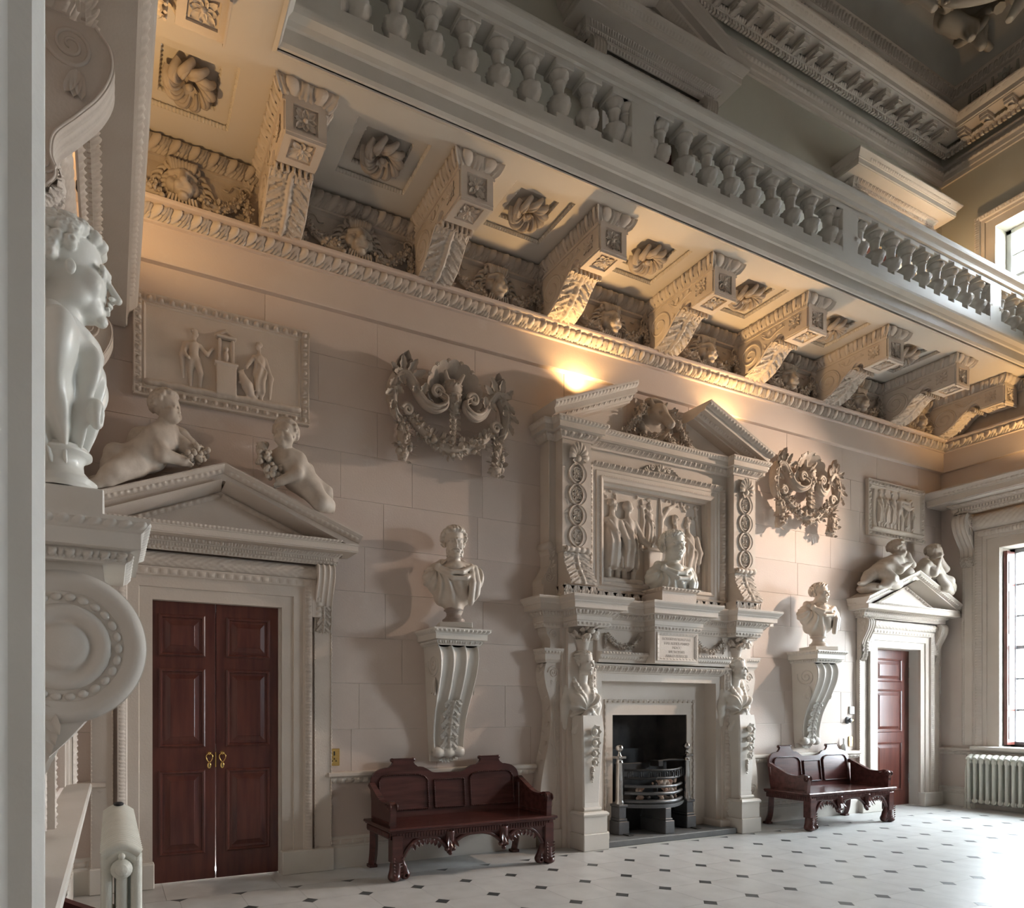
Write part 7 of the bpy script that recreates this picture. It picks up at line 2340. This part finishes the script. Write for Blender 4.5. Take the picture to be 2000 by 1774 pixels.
putto('reclining stone putto with cloak reaching for grapes on the double-door pediment, facing the apex',
      dict(s=1.0, head=P(327, 799, -0.04), R=Rz(0.95), neck=P(318, 838), chest=P(314, 862), belly=P(289, 888), hip=P(264, 897), sh1=P(298, 850, -0.06), sh2=P(338, 848, 0.05),
           arm1=(P(300, 852, -0.07), P(318, 888, -0.12), P(352, 899, -0.10)), arm2=(P(340, 849, 0.05), P(362, 874, 0.0), P(382, 888, -0.03)),
           leg1=(P(262, 897, 0.05), P(226, 888, -0.02), P(204, 935, -0.02)), leg2=(P(262, 906, -0.05), P(228, 920, -0.12), P(192, 943, -0.08)), foot=np.array([-1, 0, -0.25])), putti_m,
      drape=[([P(330, 836, 0.06), P(300, 850, 0.10), P(275, 858, 0.10), P(256, 880, 0.10)], [0.05, 0.07, 0.09, 0.06]), ([P(275, 850, 0.1), P(262, 875, 0.11), P(258, 900, 0.08)], [0.05, 0.06, 0.05]),
             ([P(338, 840, 0.05), P(355, 852, 0.04), P(372, 872, 0.03), P(380, 886, 0.04)], [0.05, 0.06, 0.06, 0.04]), ([P(322, 850, 0.06), P(345, 872, 0.05), P(360, 893, 0.05)], [0.04, 0.055, 0.05])],
      grape=[(P(376, 893, -0.05), 40, (0.09, 0.06, 0.035), 1), (P(394, 884, -0.03), 22, (0.05, 0.05, 0.05), 2)], seed=3)
putto('stone putto with curly hair holding grapes on the double-door pediment, beside the reclining one',
      dict(s=0.97, head=P(557, 851, -0.06), R=Rz(-0.55), neck=P(556, 886), chest=P(562, 902), belly=P(582, 930), hip=P(600, 948), sh1=P(540, 896, 0.03), sh2=P(582, 898, -0.03),
           arm1=(P(540, 896, 0.04), P(522, 905, 0.04), P(514, 880, 0.0)), arm2=(P(584, 899, -0.06), P(580, 926, -0.12), P(553, 938, -0.10)),
           leg1=(P(600, 948, -0.05), P(626, 980, -0.10), P(652, 994, -0.05)), leg2=(P(602, 946, 0.05), P(634, 966, 0.03), P(656, 990, 0.05)), foot=np.array([1, 0, -0.3])), putti_m,
      drape=[([P(586, 905, 0.06), P(600, 918, 0.08), P(612, 935, 0.08)], [0.05, 0.06, 0.04]), ([P(520, 900, 0.06), P(510, 880, 0.05), P(520, 868, 0.03)], [0.05, 0.045, 0.03])],
      grape=[(P(516, 895, -0.06), 34, (0.05, 0.05, 0.07), 3), (P(535, 922, -0.08), 30, (0.07, 0.05, 0.06), 4)], seed=7)
Y0 = -0.20
putto('stone putto crouching on a rock, hand to cheek, on the deep-set door pediment',
      dict(s=0.95, head=P(1754, 1074, -0.03), R=Rz(0.8), neck=P(1752, 1092), chest=P(1745, 1100), belly=P(1731, 1108), hip=P(1720, 1114), sh1=P(1738, 1098, -0.05), sh2=P(1762, 1096, 0.03),
           arm1=(P(1740, 1099, -0.07), P(1757, 1114, -0.14), P(1772, 1104, -0.12)), arm2=(P(1763, 1097, 0.0), P(1780, 1104, -0.05), P(1774, 1088, -0.05)),
           leg1=(P(1718, 1114, 0.03), P(1698, 1124, 0.0), P(1686, 1140, 0.0)), leg2=(P(1722, 1118, -0.08), P(1742, 1132, -0.18), P(1722, 1146, -0.12)), foot=np.array([-1, 0, -0.1])), putti_m, step=0.012,
      rock=[(P(1700, 1150, 0.02), (0.22, 0.16, 0.09)), (P(1735, 1142, 0.0), (0.26, 0.16, 0.11)), (P(1765, 1122, 0.02), (0.16, 0.14, 0.13))], seed=5)
putto('draped stone putto hunched with chin on hand on the pediment of the deep-set door',
      dict(s=0.95, head=P(1826, 1080, -0.05), R=Rz(0.6), neck=P(1822, 1098), chest=P(1818, 1106), belly=P(1822, 1122), hip=P(1834, 1134), sh1=P(1804, 1104, -0.02), sh2=P(1834, 1104, 0.0),
           arm1=(P(1806, 1105, -0.05), P(1824, 1120, -0.14), P(1832, 1098, -0.14)), arm2=(P(1836, 1105, 0.0), P(1846, 1112, -0.06), P(1838, 1096, -0.08)),
           leg1=(P(1834, 1134, -0.05), P(1852, 1136, -0.12), P(1862, 1160, -0.05)), leg2=(P(1836, 1134, 0.03), P(1856, 1140, 0.0), P(1866, 1164, 0.03)), foot=np.array([1, 0, -0.2])), putti_m, step=0.012,
      drape=[([P(1806, 1098, -0.03), P(1800, 1112, -0.04), P(1808, 1126, -0.05)], [0.07, 0.10, 0.08]), ([P(1812, 1100, -0.10), P(1822, 1110, -0.12), P(1834, 1120, -0.10)], [0.05, 0.05, 0.05]), ([P(1836, 1128, -0.12), P(1846, 1145, -0.14), P(1856, 1158, -0.06)], [0.06, 0.08, 0.06])],
      rock=[(P(1850, 1160, 0.03), (0.2, 0.15, 0.08))], seed=6)

# ---------- wall cartouches
def cartouche(loc, label):
    t = thing('shell_cartouche', label, 'cartouche', loc, 0, 'scallop-shell cartouches on the chimney wall')
    sh = MB()                       # scallop shell dish
    a = np.linspace(-0.5, PI + 0.5, 97); rr = np.linspace(0.03, 1, 12)
    A, Rr = np.meshgrid(a, rr, indexing='ij')
    rib = np.abs(np.sin((A + 0.5) / (PI + 1.0) * 9 * PI)) ** 0.7
    R_ = 0.285 * Rr * (1 + 0.09 * rib * Rr ** 2)
    dep = 0.05 + 0.15 * Rr ** 2.2 + 0.025 * rib * Rr
    P1 = np.stack([R_ * np.cos(A), -dep, 0.17 + R_ * np.sin(A) * 1.02], -1)
    sh.grid(P1, True); P2 = P1.copy(); P2[..., 1] += 0.025; sh.grid(P2, True); sh.grid(np.stack([P1[:, -1], P2[:, -1]], 1), True)
    for k in range(10):
        aa = -0.5 + (PI + 1.0) * k / 9
        sp = spiral((0, 0), 0.022, 0.004, 1.3, 0, 14)
        o = np.array([0.30 * math.cos(aa), -0.21, 0.17 + 0.305 * math.sin(aa)])
        sh.tube([o + (q[0], 0.0, q[1]) for q in sp], 0.009, 5)
    sh.obj('shell', dark_stone, t)
    S = Sculpt((-0.20, -0.36, -0.16), (0.20, 0.02, 0.42), 0.0095)
    head(S, (0, -0.14, 0.15), 0.30, Rx(0.25), 'locks', True, seed=8)
    for s in (-1, 1): S.cone((s * 0.06, -0.16, 0.29), (s * 0.10, -0.2, 0.36), 0.03, 0.018, 0.015); S.cone((s * 0.12, -0.1, 0.17), (s * 0.17, -0.13, 0.22), 0.022, 0.01, 0.01)
    m_ = MB(); S.to(m_, 1); m_.obj('mask', dark_stone, t)
    for s in (-1, 1):
        g = MB()                    # great acanthus scroll
        pts = bez([(s * 0.17, -0.20, 0.12), (s * 0.11, -0.22, 0.075), (s * 0.12, -0.22, 0.01), (s * 0.22, -0.20, -0.03), (s * 0.33, -0.17, 0.03), (s * 0.41, -0.15, 0.17), (s * 0.49, -0.14, 0.26), (s * 0.57, -0.13, 0.25), (s * 0.625, -0.13, 0.14), (s * 0.635, -0.13, 0.0), (s * 0.60, -0.12, -0.12), (s * 0.54, -0.11, -0.16)], 66)
        rad = np.interp(np.linspace(0, 1, len(pts)), [0, 0.1, 0.3, 0.55, 0.75, 0.9, 1], [0.016, 0.03, 0.05, 0.062, 0.062, 0.045, 0.02])
        g.tube(pts, rad, 10, flat=1.0)
        g.tube(pts + np.array([0, -0.045, 0.012]), rad * 0.35, 6); g.tube(pts + np.array([0, -0.03, -0.03]), rad * 0.35, 6)
        sp = spiral((s * 0.20, 0.13), 0.065, 0.010, 1.7, PI if s > 0 else 0, 34, sgn=-s)
        g.tube([(q[0], -0.225, q[1]) for q in sp], np.linspace(0.024, 0.014, 34), 7)
        sp = spiral((s * 0.49, -0.075), 0.062, 0.012, 1.6, 0 if s > 0 else PI, 34, sgn=s)
        g.tube([(q[0], -0.17, q[1]) for q in sp], np.linspace(0.026, 0.014, 34), 7)
        for (u, ang, L) in ((0.50, 2.6, 0.15), (0.56, 2.1, 0.16), (0.62, 1.5, 0.15), (0.68, 0.9, 0.13), (0.60, -0.3, 0.13), (0.70, -0.9, 0.13), (0.78, -0.6, 0.13), (0.84, -1.2, 0.12), (0.66, -2.0, 0.12), (0.75, -2.4, 0.11), (0.40, 1.9, 0.12), (0.45, -0.9, 0.11)):
            i = int(u * (len(pts) - 1))
            leafblade(g, pts[i] + (0, -0.05, 0), (s * math.cos(ang), -0.1, math.sin(ang)), (0, -1, 0), L, 0.042, k=6, curl=0.12, lob=0.3, cup=0.6)
        for ang, L in ((1.35, 0.19), (1.75, 0.23), (2.2, 0.18)): leafblade(g, (s * 0.53, -0.10, 0.25), (s * math.cos(ang) * 0.8, -0.1, math.sin(ang)), (0, -1, 0.2), L, 0.075, k=8, curl=0.3, lob=0.08, cup=0.8)
        g.obj('acanthus_scroll', dark_stone, t)
        d = MB()
        garland(d, bez([(s * 0.52, -0.10, -0.12), (s * 0.53, -0.13, -0.28), (s * 0.52, -0.13, -0.44), (s * 0.52, -0.10, -0.55)], 18), np.interp(np.linspace(0, 1, 19), [0, 0.2, 0.8, 1], [0.035, 0.06, 0.085, 0.055])[:len(bez([(0, 0, 0), (1, 0, 0), (2, 0, 0), (3, 0, 0)], 18))], (0, -1, 0), 71 + s, 1.2)
        d.obj('fruit_drop', dark_stone, t)
    sw = MB()
    pts = bez([(-0.47, -0.12, -0.10), (-0.36, -0.14, -0.22), (-0.2, -0.15, -0.33), (0, -0.16, -0.38), (0.2, -0.15, -0.33), (0.36, -0.14, -0.22), (0.47, -0.12, -0.10)], 36)
    garland(sw, pts, np.interp(np.linspace(0, 1, len(pts)), [0, 0.5, 1], [0.05, 0.085, 0.05]), (0, -1, 0), 81, 1.2)
    sw.obj('swag', dark_stone, t)
    hk = MB()
    for k in range(7):
        z = 0.0 - 0.06 * k; r = 0.055 - 0.003 * k
        hk.ball((0, -0.17, z), (r * 0.8, r * 0.8, r), 10, 7)
        for q in (-1, 0, 1): leafblade(hk, (q * 0.02, -0.19, z + 0.03), (q * 0.5, -0.25, -1), (0, -1, 0), 0.075, 0.028, k=4)
    hk.obj('husk_drop', dark_stone, t)
    return t
cartouche((3.375, -0.01, 4.43), 'scallop-shell mask cartouche with fruit swag above the bearded bust')
cartouche((8.74, -0.01, 4.42), 'scallop-shell mask cartouche with fruit swag above the clean-shaven bust')

# ---------- framed reliefs on the wall
def figure(S, px, Y, H, pose='stand', face=1, robe=True, s=1.0, seed=0, hood=False):
    """standing relief figure: px = (x,z) of the feet; H = height; face = +1 looks to +x"""
    x, z = px
    u = H / 7.2
    f = face
    hd = (x + 0.1 * u * f, Y, z + 6.75 * u)
    head(S, hd, 1.05 * u, Rz(f * 1.15), 'hood' if hood else 'locks', seed=seed, neck=(x, Y, z + 5.5 * u), detail=u > 0.05)
    S.chain([(x, Y, z + 5.2 * u), (x - 0.05 * u * f, Y, z + 4.5 * u), (x, Y, z + 3.7 * u)], [0.58 * u, 0.52 * u, 0.56 * u], 0.2 * u)
    S.cone((x - 0.62 * u, Y, z + 5.35 * u), (x + 0.62 * u, Y, z + 5.35 * u), 0.28 * u, k=0.15 * u)
    S.chain([(x - 0.3 * u, Y, z + 3.6 * u), (x - 0.35 * u - 0.1 * f * u, Y, z + 2.0 * u), (x - 0.4 * u, Y, z + 0.25 * u)], [0.48 * u, 0.34 * u, 0.2 * u], 0.12 * u)
    S.chain([(x + 0.3 * u, Y, z + 3.6 * u), (x + 0.45 * u + 0.25 * f * u, Y - 0.02, z + 2.0 * u), (x + 0.4 * u + 0.2 * f * u, Y, z + 0.25 * u)], [0.48 * u, 0.34 * u, 0.2 * u], 0.12 * u)
    for q in (-0.4, 0.5): S.cone((x + q * u, Y, z + 0.15 * u), (x + q * u + 0.55 * u * f, Y, z + 0.1 * u), 0.17 * u, 0.12 * u, 0.08 * u)
    if robe:
        S.chain([(x, Y, z + 4.9 * u), (x, Y, z + 3.4 * u), (x - 0.1 * f * u, Y, z + 1.6 * u)], [0.62 * u, 0.70 * u, 0.68 * u], 0.2 * u)
        for i in range(7):
            q = -0.66 + 0.22 * i
            S.chain([(x + q * u * 0.7, Y - 0.42 * u, z + 4.9 * u - 0.2 * u * abs(q)), (x + q * u * 0.9 + 0.12 * u, Y - 0.55 * u, z + 3.4 * u), (x + q * u + 0.1 * u, Y - 0.48 * u, z + 1.2 * u)], [0.06 * u, 0.10 * u, 0.09 * u], 0.05 * u)
        S.dispb((x - 1.4 * u, Y - 2 * u, z + 1.0 * u), (x + 1.4 * u, Y + u, z + 5.3 * u), lambda P: 0.075 * u * np.cos((P[..., 0] - x) / u * 8.5 + 1.8 * np.sin((P[..., 2] - z) / u * 1.1 + f) + 0.9 * f * (P[..., 2] - z) / u) * np.clip((z + 5.4 * u - P[..., 2]) / u, 0, 1))
        S.chain([(x - 0.6 * u, Y - 0.4 * u, z + 5.2 * u), (x, Y - 0.68 * u, z + 4.3 * u), (x + 0.7 * u, Y - 0.4 * u, z + 3.9 * u)], [0.12 * u, 0.15 * u, 0.12 * u], 0.06 * u)

def arm(S, a, b, c, r): S.chain([a, b, c], [r, r * 0.85, r * 0.6], r * 0.4); S.ell(np.asarray(c) + 0.3 * r, r * 0.75, r * 0.3)

def wall_relief(label, x0, x1, z0, z1, m, build, frame=0.075, step=0.0078, name='framed_relief'):
    t = thing(name, label, 'relief', ((x0 + x1) / 2, 0, z0))
    cx = (x0 + x1) / 2; w = (x1 - x0) / 2; h = z1 - z0
    MB().box(-w + 0.02, w - 0.02, -0.03, 0.0, 0.02, h - 0.02).obj('ground', m, t)
    f = MB()
    f.sweep([(-w, 0, 0), (-w, 0, h), (w, 0, h), (w, 0, 0)], [(0, 0), (0, 0.045), (0.008, 0.05), (frame, 0.03), (frame + 0.01, 0.04), (frame + 0.025, 0.032), (frame + 0.025, 0.0)], (0, -1, 0), closed=True)
    f.obj('frame', m, t)
    e = MB()
    kw = dict(prof=flat1, back=False)
    for (a, b, up) in (((-w, 0), (w, 0), 1), ((-w, h), (w, h), -1)):
        e.orn((a[0], -0.032, a[1] + up * 0.008), (b[0], -0.032, b[1] + up * 0.008), (0, -1, 0), (0, 0, up), frame - 0.015, 0.02, 0.085, f_egg, 0.03, 10, 6, **kw)
    for (x, sx) in ((-w, 1), (w, -1)):
        e.orn((x + sx * 0.008, -0.032, 0), (x + sx * 0.008, -0.032, h), (0, -1, 0), (sx, 0, 0), frame - 0.015, 0.02, 0.085, f_egg, 0.03, 10, 6, **kw)
    e.obj('egg_and_dart', m, t)
    S = Sculpt((-w + 0.08, -0.16, 0.06), (w - 0.08, 0.06, h - 0.06), step)
    build(S, w, h)
    S.plane((0, 0.02, 0), (0, 1, 0))
    b = MB(); V, F = S.mesh(1); b.add(V * (1, 0.95, 1) + (0, -0.028, 0), F, True)
    b.obj('figures', m, t)
    return t
def bl(S, w, h):
    rg = np.random.default_rng(2)
    for i in range(26): S.ell((-w + 0.12 + (2 * w - 0.24) * i / 25, 0.0, 0.115 + 0.012 * rg.random()), (0.05, 0.05, 0.028), 0.012)
    figure(S, (-0.26, 0.125), 0.0, 0.52, robe=False, face=1, seed=3)
    arm(S, (-0.305, 0, 0.51), (-0.345, -0.02, 0.43), (-0.315, -0.05, 0.37), 0.020); arm(S, (-0.215, 0, 0.51), (-0.155, -0.02, 0.44), (-0.115, -0.02, 0.50), 0.020)
    S.chain([(-0.34, 0.0, 0.51), (-0.36, 0.0, 0.40), (-0.35, 0.0, 0.22)], [0.016, 0.022, 0.014], 0.02)
    S.box((0.0, 0, 0.245), (0.085, 0.06, 0.13), 0.006, 0.006); S.box((0.0, 0, 0.385), (0.10, 0.07, 0.012), 0.004, 0.004)
    for x in (-0.055, 0.055): S.box((x, 0, 0.50), (0.014, 0.045, 0.105), 0.006, 0.004)
    S.box((0, 0, 0.50), (0.055, 0.02, 0.10), 0.004, 0.004); S.box((0, 0, 0.62), (0.085, 0.055, 0.012), 0.004, 0.004)
    S.chain([(-0.08, 0, 0.64), (0, 0, 0.69), (0.08, 0, 0.64)], 0.016, 0.01)
    S.ell((0.0, -0.03, 0.455), (0.022, 0.03, 0.05), 0.01); S.ell((0.0, -0.04, 0.52), 0.02, 0.008)
    figure(S, (0.29, 0.12), 0.0, 0.54, robe=True, face=-1, seed=5)
    arm(S, (0.245, 0, 0.52), (0.20, -0.03, 0.45), (0.165, -0.05, 0.39), 0.020)
    S.chain([(0.35, 0.0, 0.5), (0.39, 0, 0.36), (0.38, 0, 0.18)], [0.016, 0.024, 0.014], 0.02)
    # goat rearing against the altar
    S.chain([(0.14, -0.03, 0.31), (0.18, -0.03, 0.24), (0.20, -0.03, 0.19)], [0.035, 0.045, 0.04], 0.02); S.cone((0.13, -0.03, 0.35), (0.11, -0.04, 0.34), 0.024, 0.014, 0.01)
    S.chain([(0.20, -0.03, 0.18), (0.24, -0.03, 0.15), (0.21, -0.03, 0.11)], [0.03, 0.018, 0.01], 0.01); S.chain([(0.14, -0.03, 0.28), (0.11, -0.03, 0.26)], 0.012, 0.008); S.cone((0.14, -0.03, 0.37), (0.16, -0.03, 0.39), 0.008, 0.004, 0.004)
wall_relief('egg-and-dart framed relief of two figures at an altar above the double door', 0.48, 1.96, 4.08, 4.94, stone, bl)
def brl(S, w, h):
    rg = np.random.default_rng(4)
    for i in range(20): S.ell((-w + 0.12 + (2 * w - 0.24) * i / 19, 0.0, 0.11), (0.06, 0.05, 0.035), 0.012)
    for i, (x, H, f, r) in enumerate(((-0.42, 0.56, 1, True), (-0.28, 0.58, -1, True), (-0.12, 0.57, 1, True), (0.06, 0.6, 1, False), (0.24, 0.5, -1, True), (0.40, 0.48, -1, True))):
        figure(S, (x, 0.13), 0.0, H, robe=r, face=f, seed=i)
    arm(S, (0.10, -0.03, 0.58), (0.2, -0.06, 0.55), (0.28, -0.06, 0.60), 0.026); arm(S, (0.12, -0.03, 0.52), (0.22, -0.07, 0.46), (0.32, -0.07, 0.50), 0.026)
    S.chain([(-0.56, 0, 0.14), (-0.58, 0, 0.4), (-0.55, 0, 0.66)], 0.03, 0.02)
wall_relief('crowded framed relief of standing figures above the deep-set door pediment', 10.25, 11.66, 4.03, 4.85, stone, brl)
# overmantel relief: part of the chimneypiece
S = Sculpt((-0.84, -0.24, -0.01), (0.84, 0.06, 1.16), 0.0088)
rg = np.random.default_rng(6)
for i in range(14): S.ell((-0.80 + 0.55 * i / 13, -0.02, 0.04 + 0.02 * rg.random()), (0.07, 0.09, 0.045), 0.02)
figure(S, (-0.62, 0.07), -0.02, 0.92, robe=True, face=1, seed=1)
figure(S, (-0.40, 0.07), -0.03, 0.92, robe=True, face=1, seed=2, hood=True)
arm(S, (-0.32, -0.05, 0.74), (-0.22, -0.09, 0.55), (-0.16, -0.11, 0.50), 0.045); arm(S, (-0.54, -0.06, 0.72), (-0.47, -0.10, 0.52), (-0.46, -0.10, 0.42), 0.045)
figure(S, (-0.05, 0.48), 0.0, 0.55, robe=True, face=1, seed=3)
S.box((-0.02, 0, 0.26), (0.10, 0.08, 0.20), 0.01, 0.01); S.box((-0.02, 0, 0.47), (0.13, 0.10, 0.018), 0.006, 0.006)
figure(S, (0.36, 0.07), -0.02, 0.86, robe=True, face=-1, seed=4); figure(S, (0.58, 0.07), 0.0, 0.84, robe=True, face=-1, seed=5)
arm(S, (0.28, -0.05, 0.70), (0.18, -0.09, 0.58), (0.08, -0.09, 0.62), 0.042); arm(S, (0.68, -0.03, 0.68), (0.72, -0.06, 0.5), (0.70, -0.06, 0.38), 0.042)
for tr_ in ([(-0.18, 0, 0.5), (-0.14, 0, 0.8), (-0.16, 0, 1.05)], [(0.12, 0, 0.4), (0.14, 0, 0.8), (0.12, 0, 1.1)], [(0.74, 0, 0.3), (0.76, 0, 0.7), (0.70, 0, 1.05)], [(0.14, 0, 0.85), (0.25, 0, 1.0), (0.40, 0, 1.08)]): S.chain(tr_, [0.035, 0.03, 0.018], 0.02)
for i in range(46):
    c = [(-0.66, 1.02), (-0.15, 1.02), (0.6, 1.0), (0.35, 1.06)][i % 4]
    S.ell((c[0] + (rg.random() - 0.5) * 0.28, 0.005, c[1] + (rg.random() - 0.5) * 0.16), (0.03, 0.03, 0.018), 0.008, rot=Ry(rg.random() * 3))
S.plane((0, 0.03, 0), (0, 1, 0))
b = MB(); V, F = S.mesh(1); b.add(V * (1, 0.95, 1) + (0, -0.045, 2.885), F, True)
b.obj('relief_figures', stone, ch)

# ---------- female terms of the chimneypiece
def term(sx):
    S = Sculpt((-0.27, -0.36, 1.18), (0.27, 0.14, 2.16), 0.0072)
    S.ell((0, -0.03, 1.58), (0.20, 0.14, 0.20), 0.04); S.ell((0, -0.03, 1.38), (0.165, 0.13, 0.20), 0.05)
    S.cone((-0.15, -0.01, 1.69), (0.15, -0.01, 1.69), 0.075, k=0.05)
    for s in (-1, 1):
        S.ell((s * 0.085, -0.13, 1.58), (0.09, 0.085, 0.09), 0.03)
        S.cone((s * 0.12, 0.0, 1.72), (s * 0.04, 0.0, 1.80), 0.05, 0.06, 0.05)
    def fold(P):
        dx, dz = P[..., 0], P[..., 2] - 1.475
        r = np.sqrt(dx * dx + dz * dz); th = np.arctan2(dz, np.abs(dx))
        return 0.015 * np.cos(th * 11 + 1.0 * np.sin(r * 14)) * np.clip(r / 0.07, 0, 1) * np.clip((0.26 - r) / 0.06, 0.25, 1) * (th < 1.15)
    S.disp(fold)
    for s in (-1, 1):
        for i in range(6): S.ell((s * (0.125 - 0.012 * i), -0.055 - 0.022 * i, 1.83 - 0.04 * i), 0.03, 0.008)   # plaited tresses
        S.chain([(s * 0.015, -0.205, 1.475), (s * 0.09, -0.19, 1.37), (s * 0.15, -0.13, 1.25)], [0.024, 0.045, 0.035], 0.012)
        S.chain([(s * 0.01, -0.205, 1.475), (s * 0.04, -0.20, 1.36), (s * 0.07, -0.17, 1.24)], [0.024, 0.035, 0.028], 0.010)
        S.chain([(s * 0.18, -0.03, 1.70), (s * 0.215, -0.05, 1.52), (s * 0.20, -0.02, 1.30)], [0.04, 0.05, 0.04], 0.02)
    S.ell((0, -0.07, 1.675), (0.075, 0.09, 0.10), 0.02)
    S.ell((0, -0.225, 1.475), (0.03, 0.024, 0.03), 0.003)
    head(S, (0.0, -0.11, 1.985), 0.275, Rz(0.15), 'wave', female=True, neck=(0, -0.04, 1.72), seed=4)
    b = MB(); V, F = S.mesh(1); b.add(V + (sx * TXO, -0.16, 0), F, True)
    o = b.obj('term_figure', stonew, ch)
    sh = MB()                        # tapering shaft with rounded front corners
    zz = np.linspace(0.405, 1.42, 24)
    wv = np.interp(zz, [0.405, 0.50, 0.9, 1.25, 1.42], [0.118, 0.105, 0.125, 0.15, 0.14])
    dv = np.interp(zz, [0.405, 0.50, 0.9, 1.25, 1.42], [0.40, 0.385, 0.40, 0.42, 0.40])
    P_ = np.array([[(sx * TXO - w, 0, z), (sx * TXO - w, -d + 0.015, z), (sx * TXO - w + 0.015, -d, z), (sx * TXO + w - 0.015, -d, z), (sx * TXO + w, -d + 0.015, z), (sx * TXO + w, 0, z)] for z, w, d in zip(zz, wv, dv)])
    sh.grid(P_, False)
    sh.tube([(sx * TXO - 0.115, -0.39, 0.425), (sx * TXO + 0.115, -0.39, 0.425)], 0.022, 10)
    sh.obj('term_shaft', stonew, ch)
    fl = MB()
    for k, (z, r) in enumerate(((1.25, 0.085), (1.13, 0.08), (1.02, 0.07), (0.925, 0.06))):
        for q in range(7):
            a = q * 2 * PI / 7
            leafblade(fl, (sx * TXO, -0.415, z), (math.cos(a), -0.35, math.sin(a)), (0, -1, 0), r, r * 0.42, k=4, curl=0.2)
        fl.ball((sx * TXO, -0.435, z), r * 0.42, 8, 6)
    for k in range(7): fl.ball((sx * TXO + 0.006 * math.sin(k * 2), -0.405, 0.86 - 0.024 * k), 0.022 - 0.002 * k, 6, 4)
    fl.obj('flower_drop', stonew, ch)
    bk = MB().lathe([(0.075, 2.10), (0.07, 2.13), (0.085, 2.20), (0.10, 2.235)], (sx * TXO, -0.22, 0), 24, rf=lambda r, z, th: r + 0.004 * np.cos(th * 20))
    rg = np.random.default_rng(9)
    for k in range(64):
        a = rg.random() * 2 * PI; rr = 0.15 * math.sqrt(rg.random())
        c = (sx * TXO + rr * math.cos(a) * 1.15, -0.23 + rr * math.sin(a) * 0.95, 2.225 + 0.11 * rg.random())
        if k % 3: blob(bk, c, 0.026 + 0.016 * rg.random(), rg)
        else: leafblade(bk, c, (math.cos(a), math.sin(a), 0.2), (0, -0.3, 1), 0.09, 0.03, k=4, lob=0.2)
    bk.obj('fruit_basket', dark_stone if False else stone, ch)
for sx in (-1, 1): term(sx)
# ================================================================== hidden uplights of the hall
WARM = (1.0, 0.60, 0.24)
def uplight(loc, aim, energy, label, angle=2.4, size=0.05, blend=0.5, color=WARM):
    t = thing('uplight', label, 'lamp', loc)
    MB().lathe([(0.0, -0.06), (0.045, -0.06), (0.05, -0.05), (0.05, -0.01), (0.042, -0.01), (0.042, -0.05), (0.0, -0.05)], n=16).obj('housing', iron, t)
    o = lamp('uplight_lamp', 'SPOT', (loc[0], loc[1], loc[2] + 0.005), energy, color, size, aim, angle, blend)
    return t
uplight((5.0, -0.16, 4.94), (5.0, -0.40, 6.3), 80, 'small black uplight hidden behind the near half of the broken pediment')
uplight((7.2, -0.16, 4.94), (7.3, -0.40, 6.3), 75, 'small black uplight hidden behind the far half of the broken pediment')
uplight((RW - 0.16, -1.7, 4.93), (RW - 0.35, -1.3, 6.5), 105, 'small black uplight on top of the far window cornice')
uplight((0.16, -1.1, 4.93), (0.75, -0.7, 6.3), 60, 'small black uplight on top of the near window cornice')
uplight((11.45, -0.42, 7.4), (11.3, -0.25, 9.2), 80, 'small black uplight behind the balustrade by the far upper doorcase', angle=2.0)

t = thing('spotlight', 'small spotlight standing on the far window cornice, aimed across at the chimneypiece', 'lamp', (RW - 0.30, -2.35, 4.98))
MB().lathe([(0.0, 0.10), (0.03, 0.10), (0.055, 0.0), (0.06, -0.06), (0.05, -0.06), (0.045, 0.0), (0.0, 0.05)], (0, 0, 0.12), 16, axis='x').obj('housing', iron, t)
MB().tube([(0, 0, -0.04), (0, 0, 0.12)], 0.012, 8).obj('stem', iron, t)
lamp('spotlight_lamp', 'SPOT', (RW - 0.40, -2.35, 5.10), 1500, (1.0, 0.75, 0.57), 0.06, (4.6, 0.0, 3.0), 1.15, 0.8)
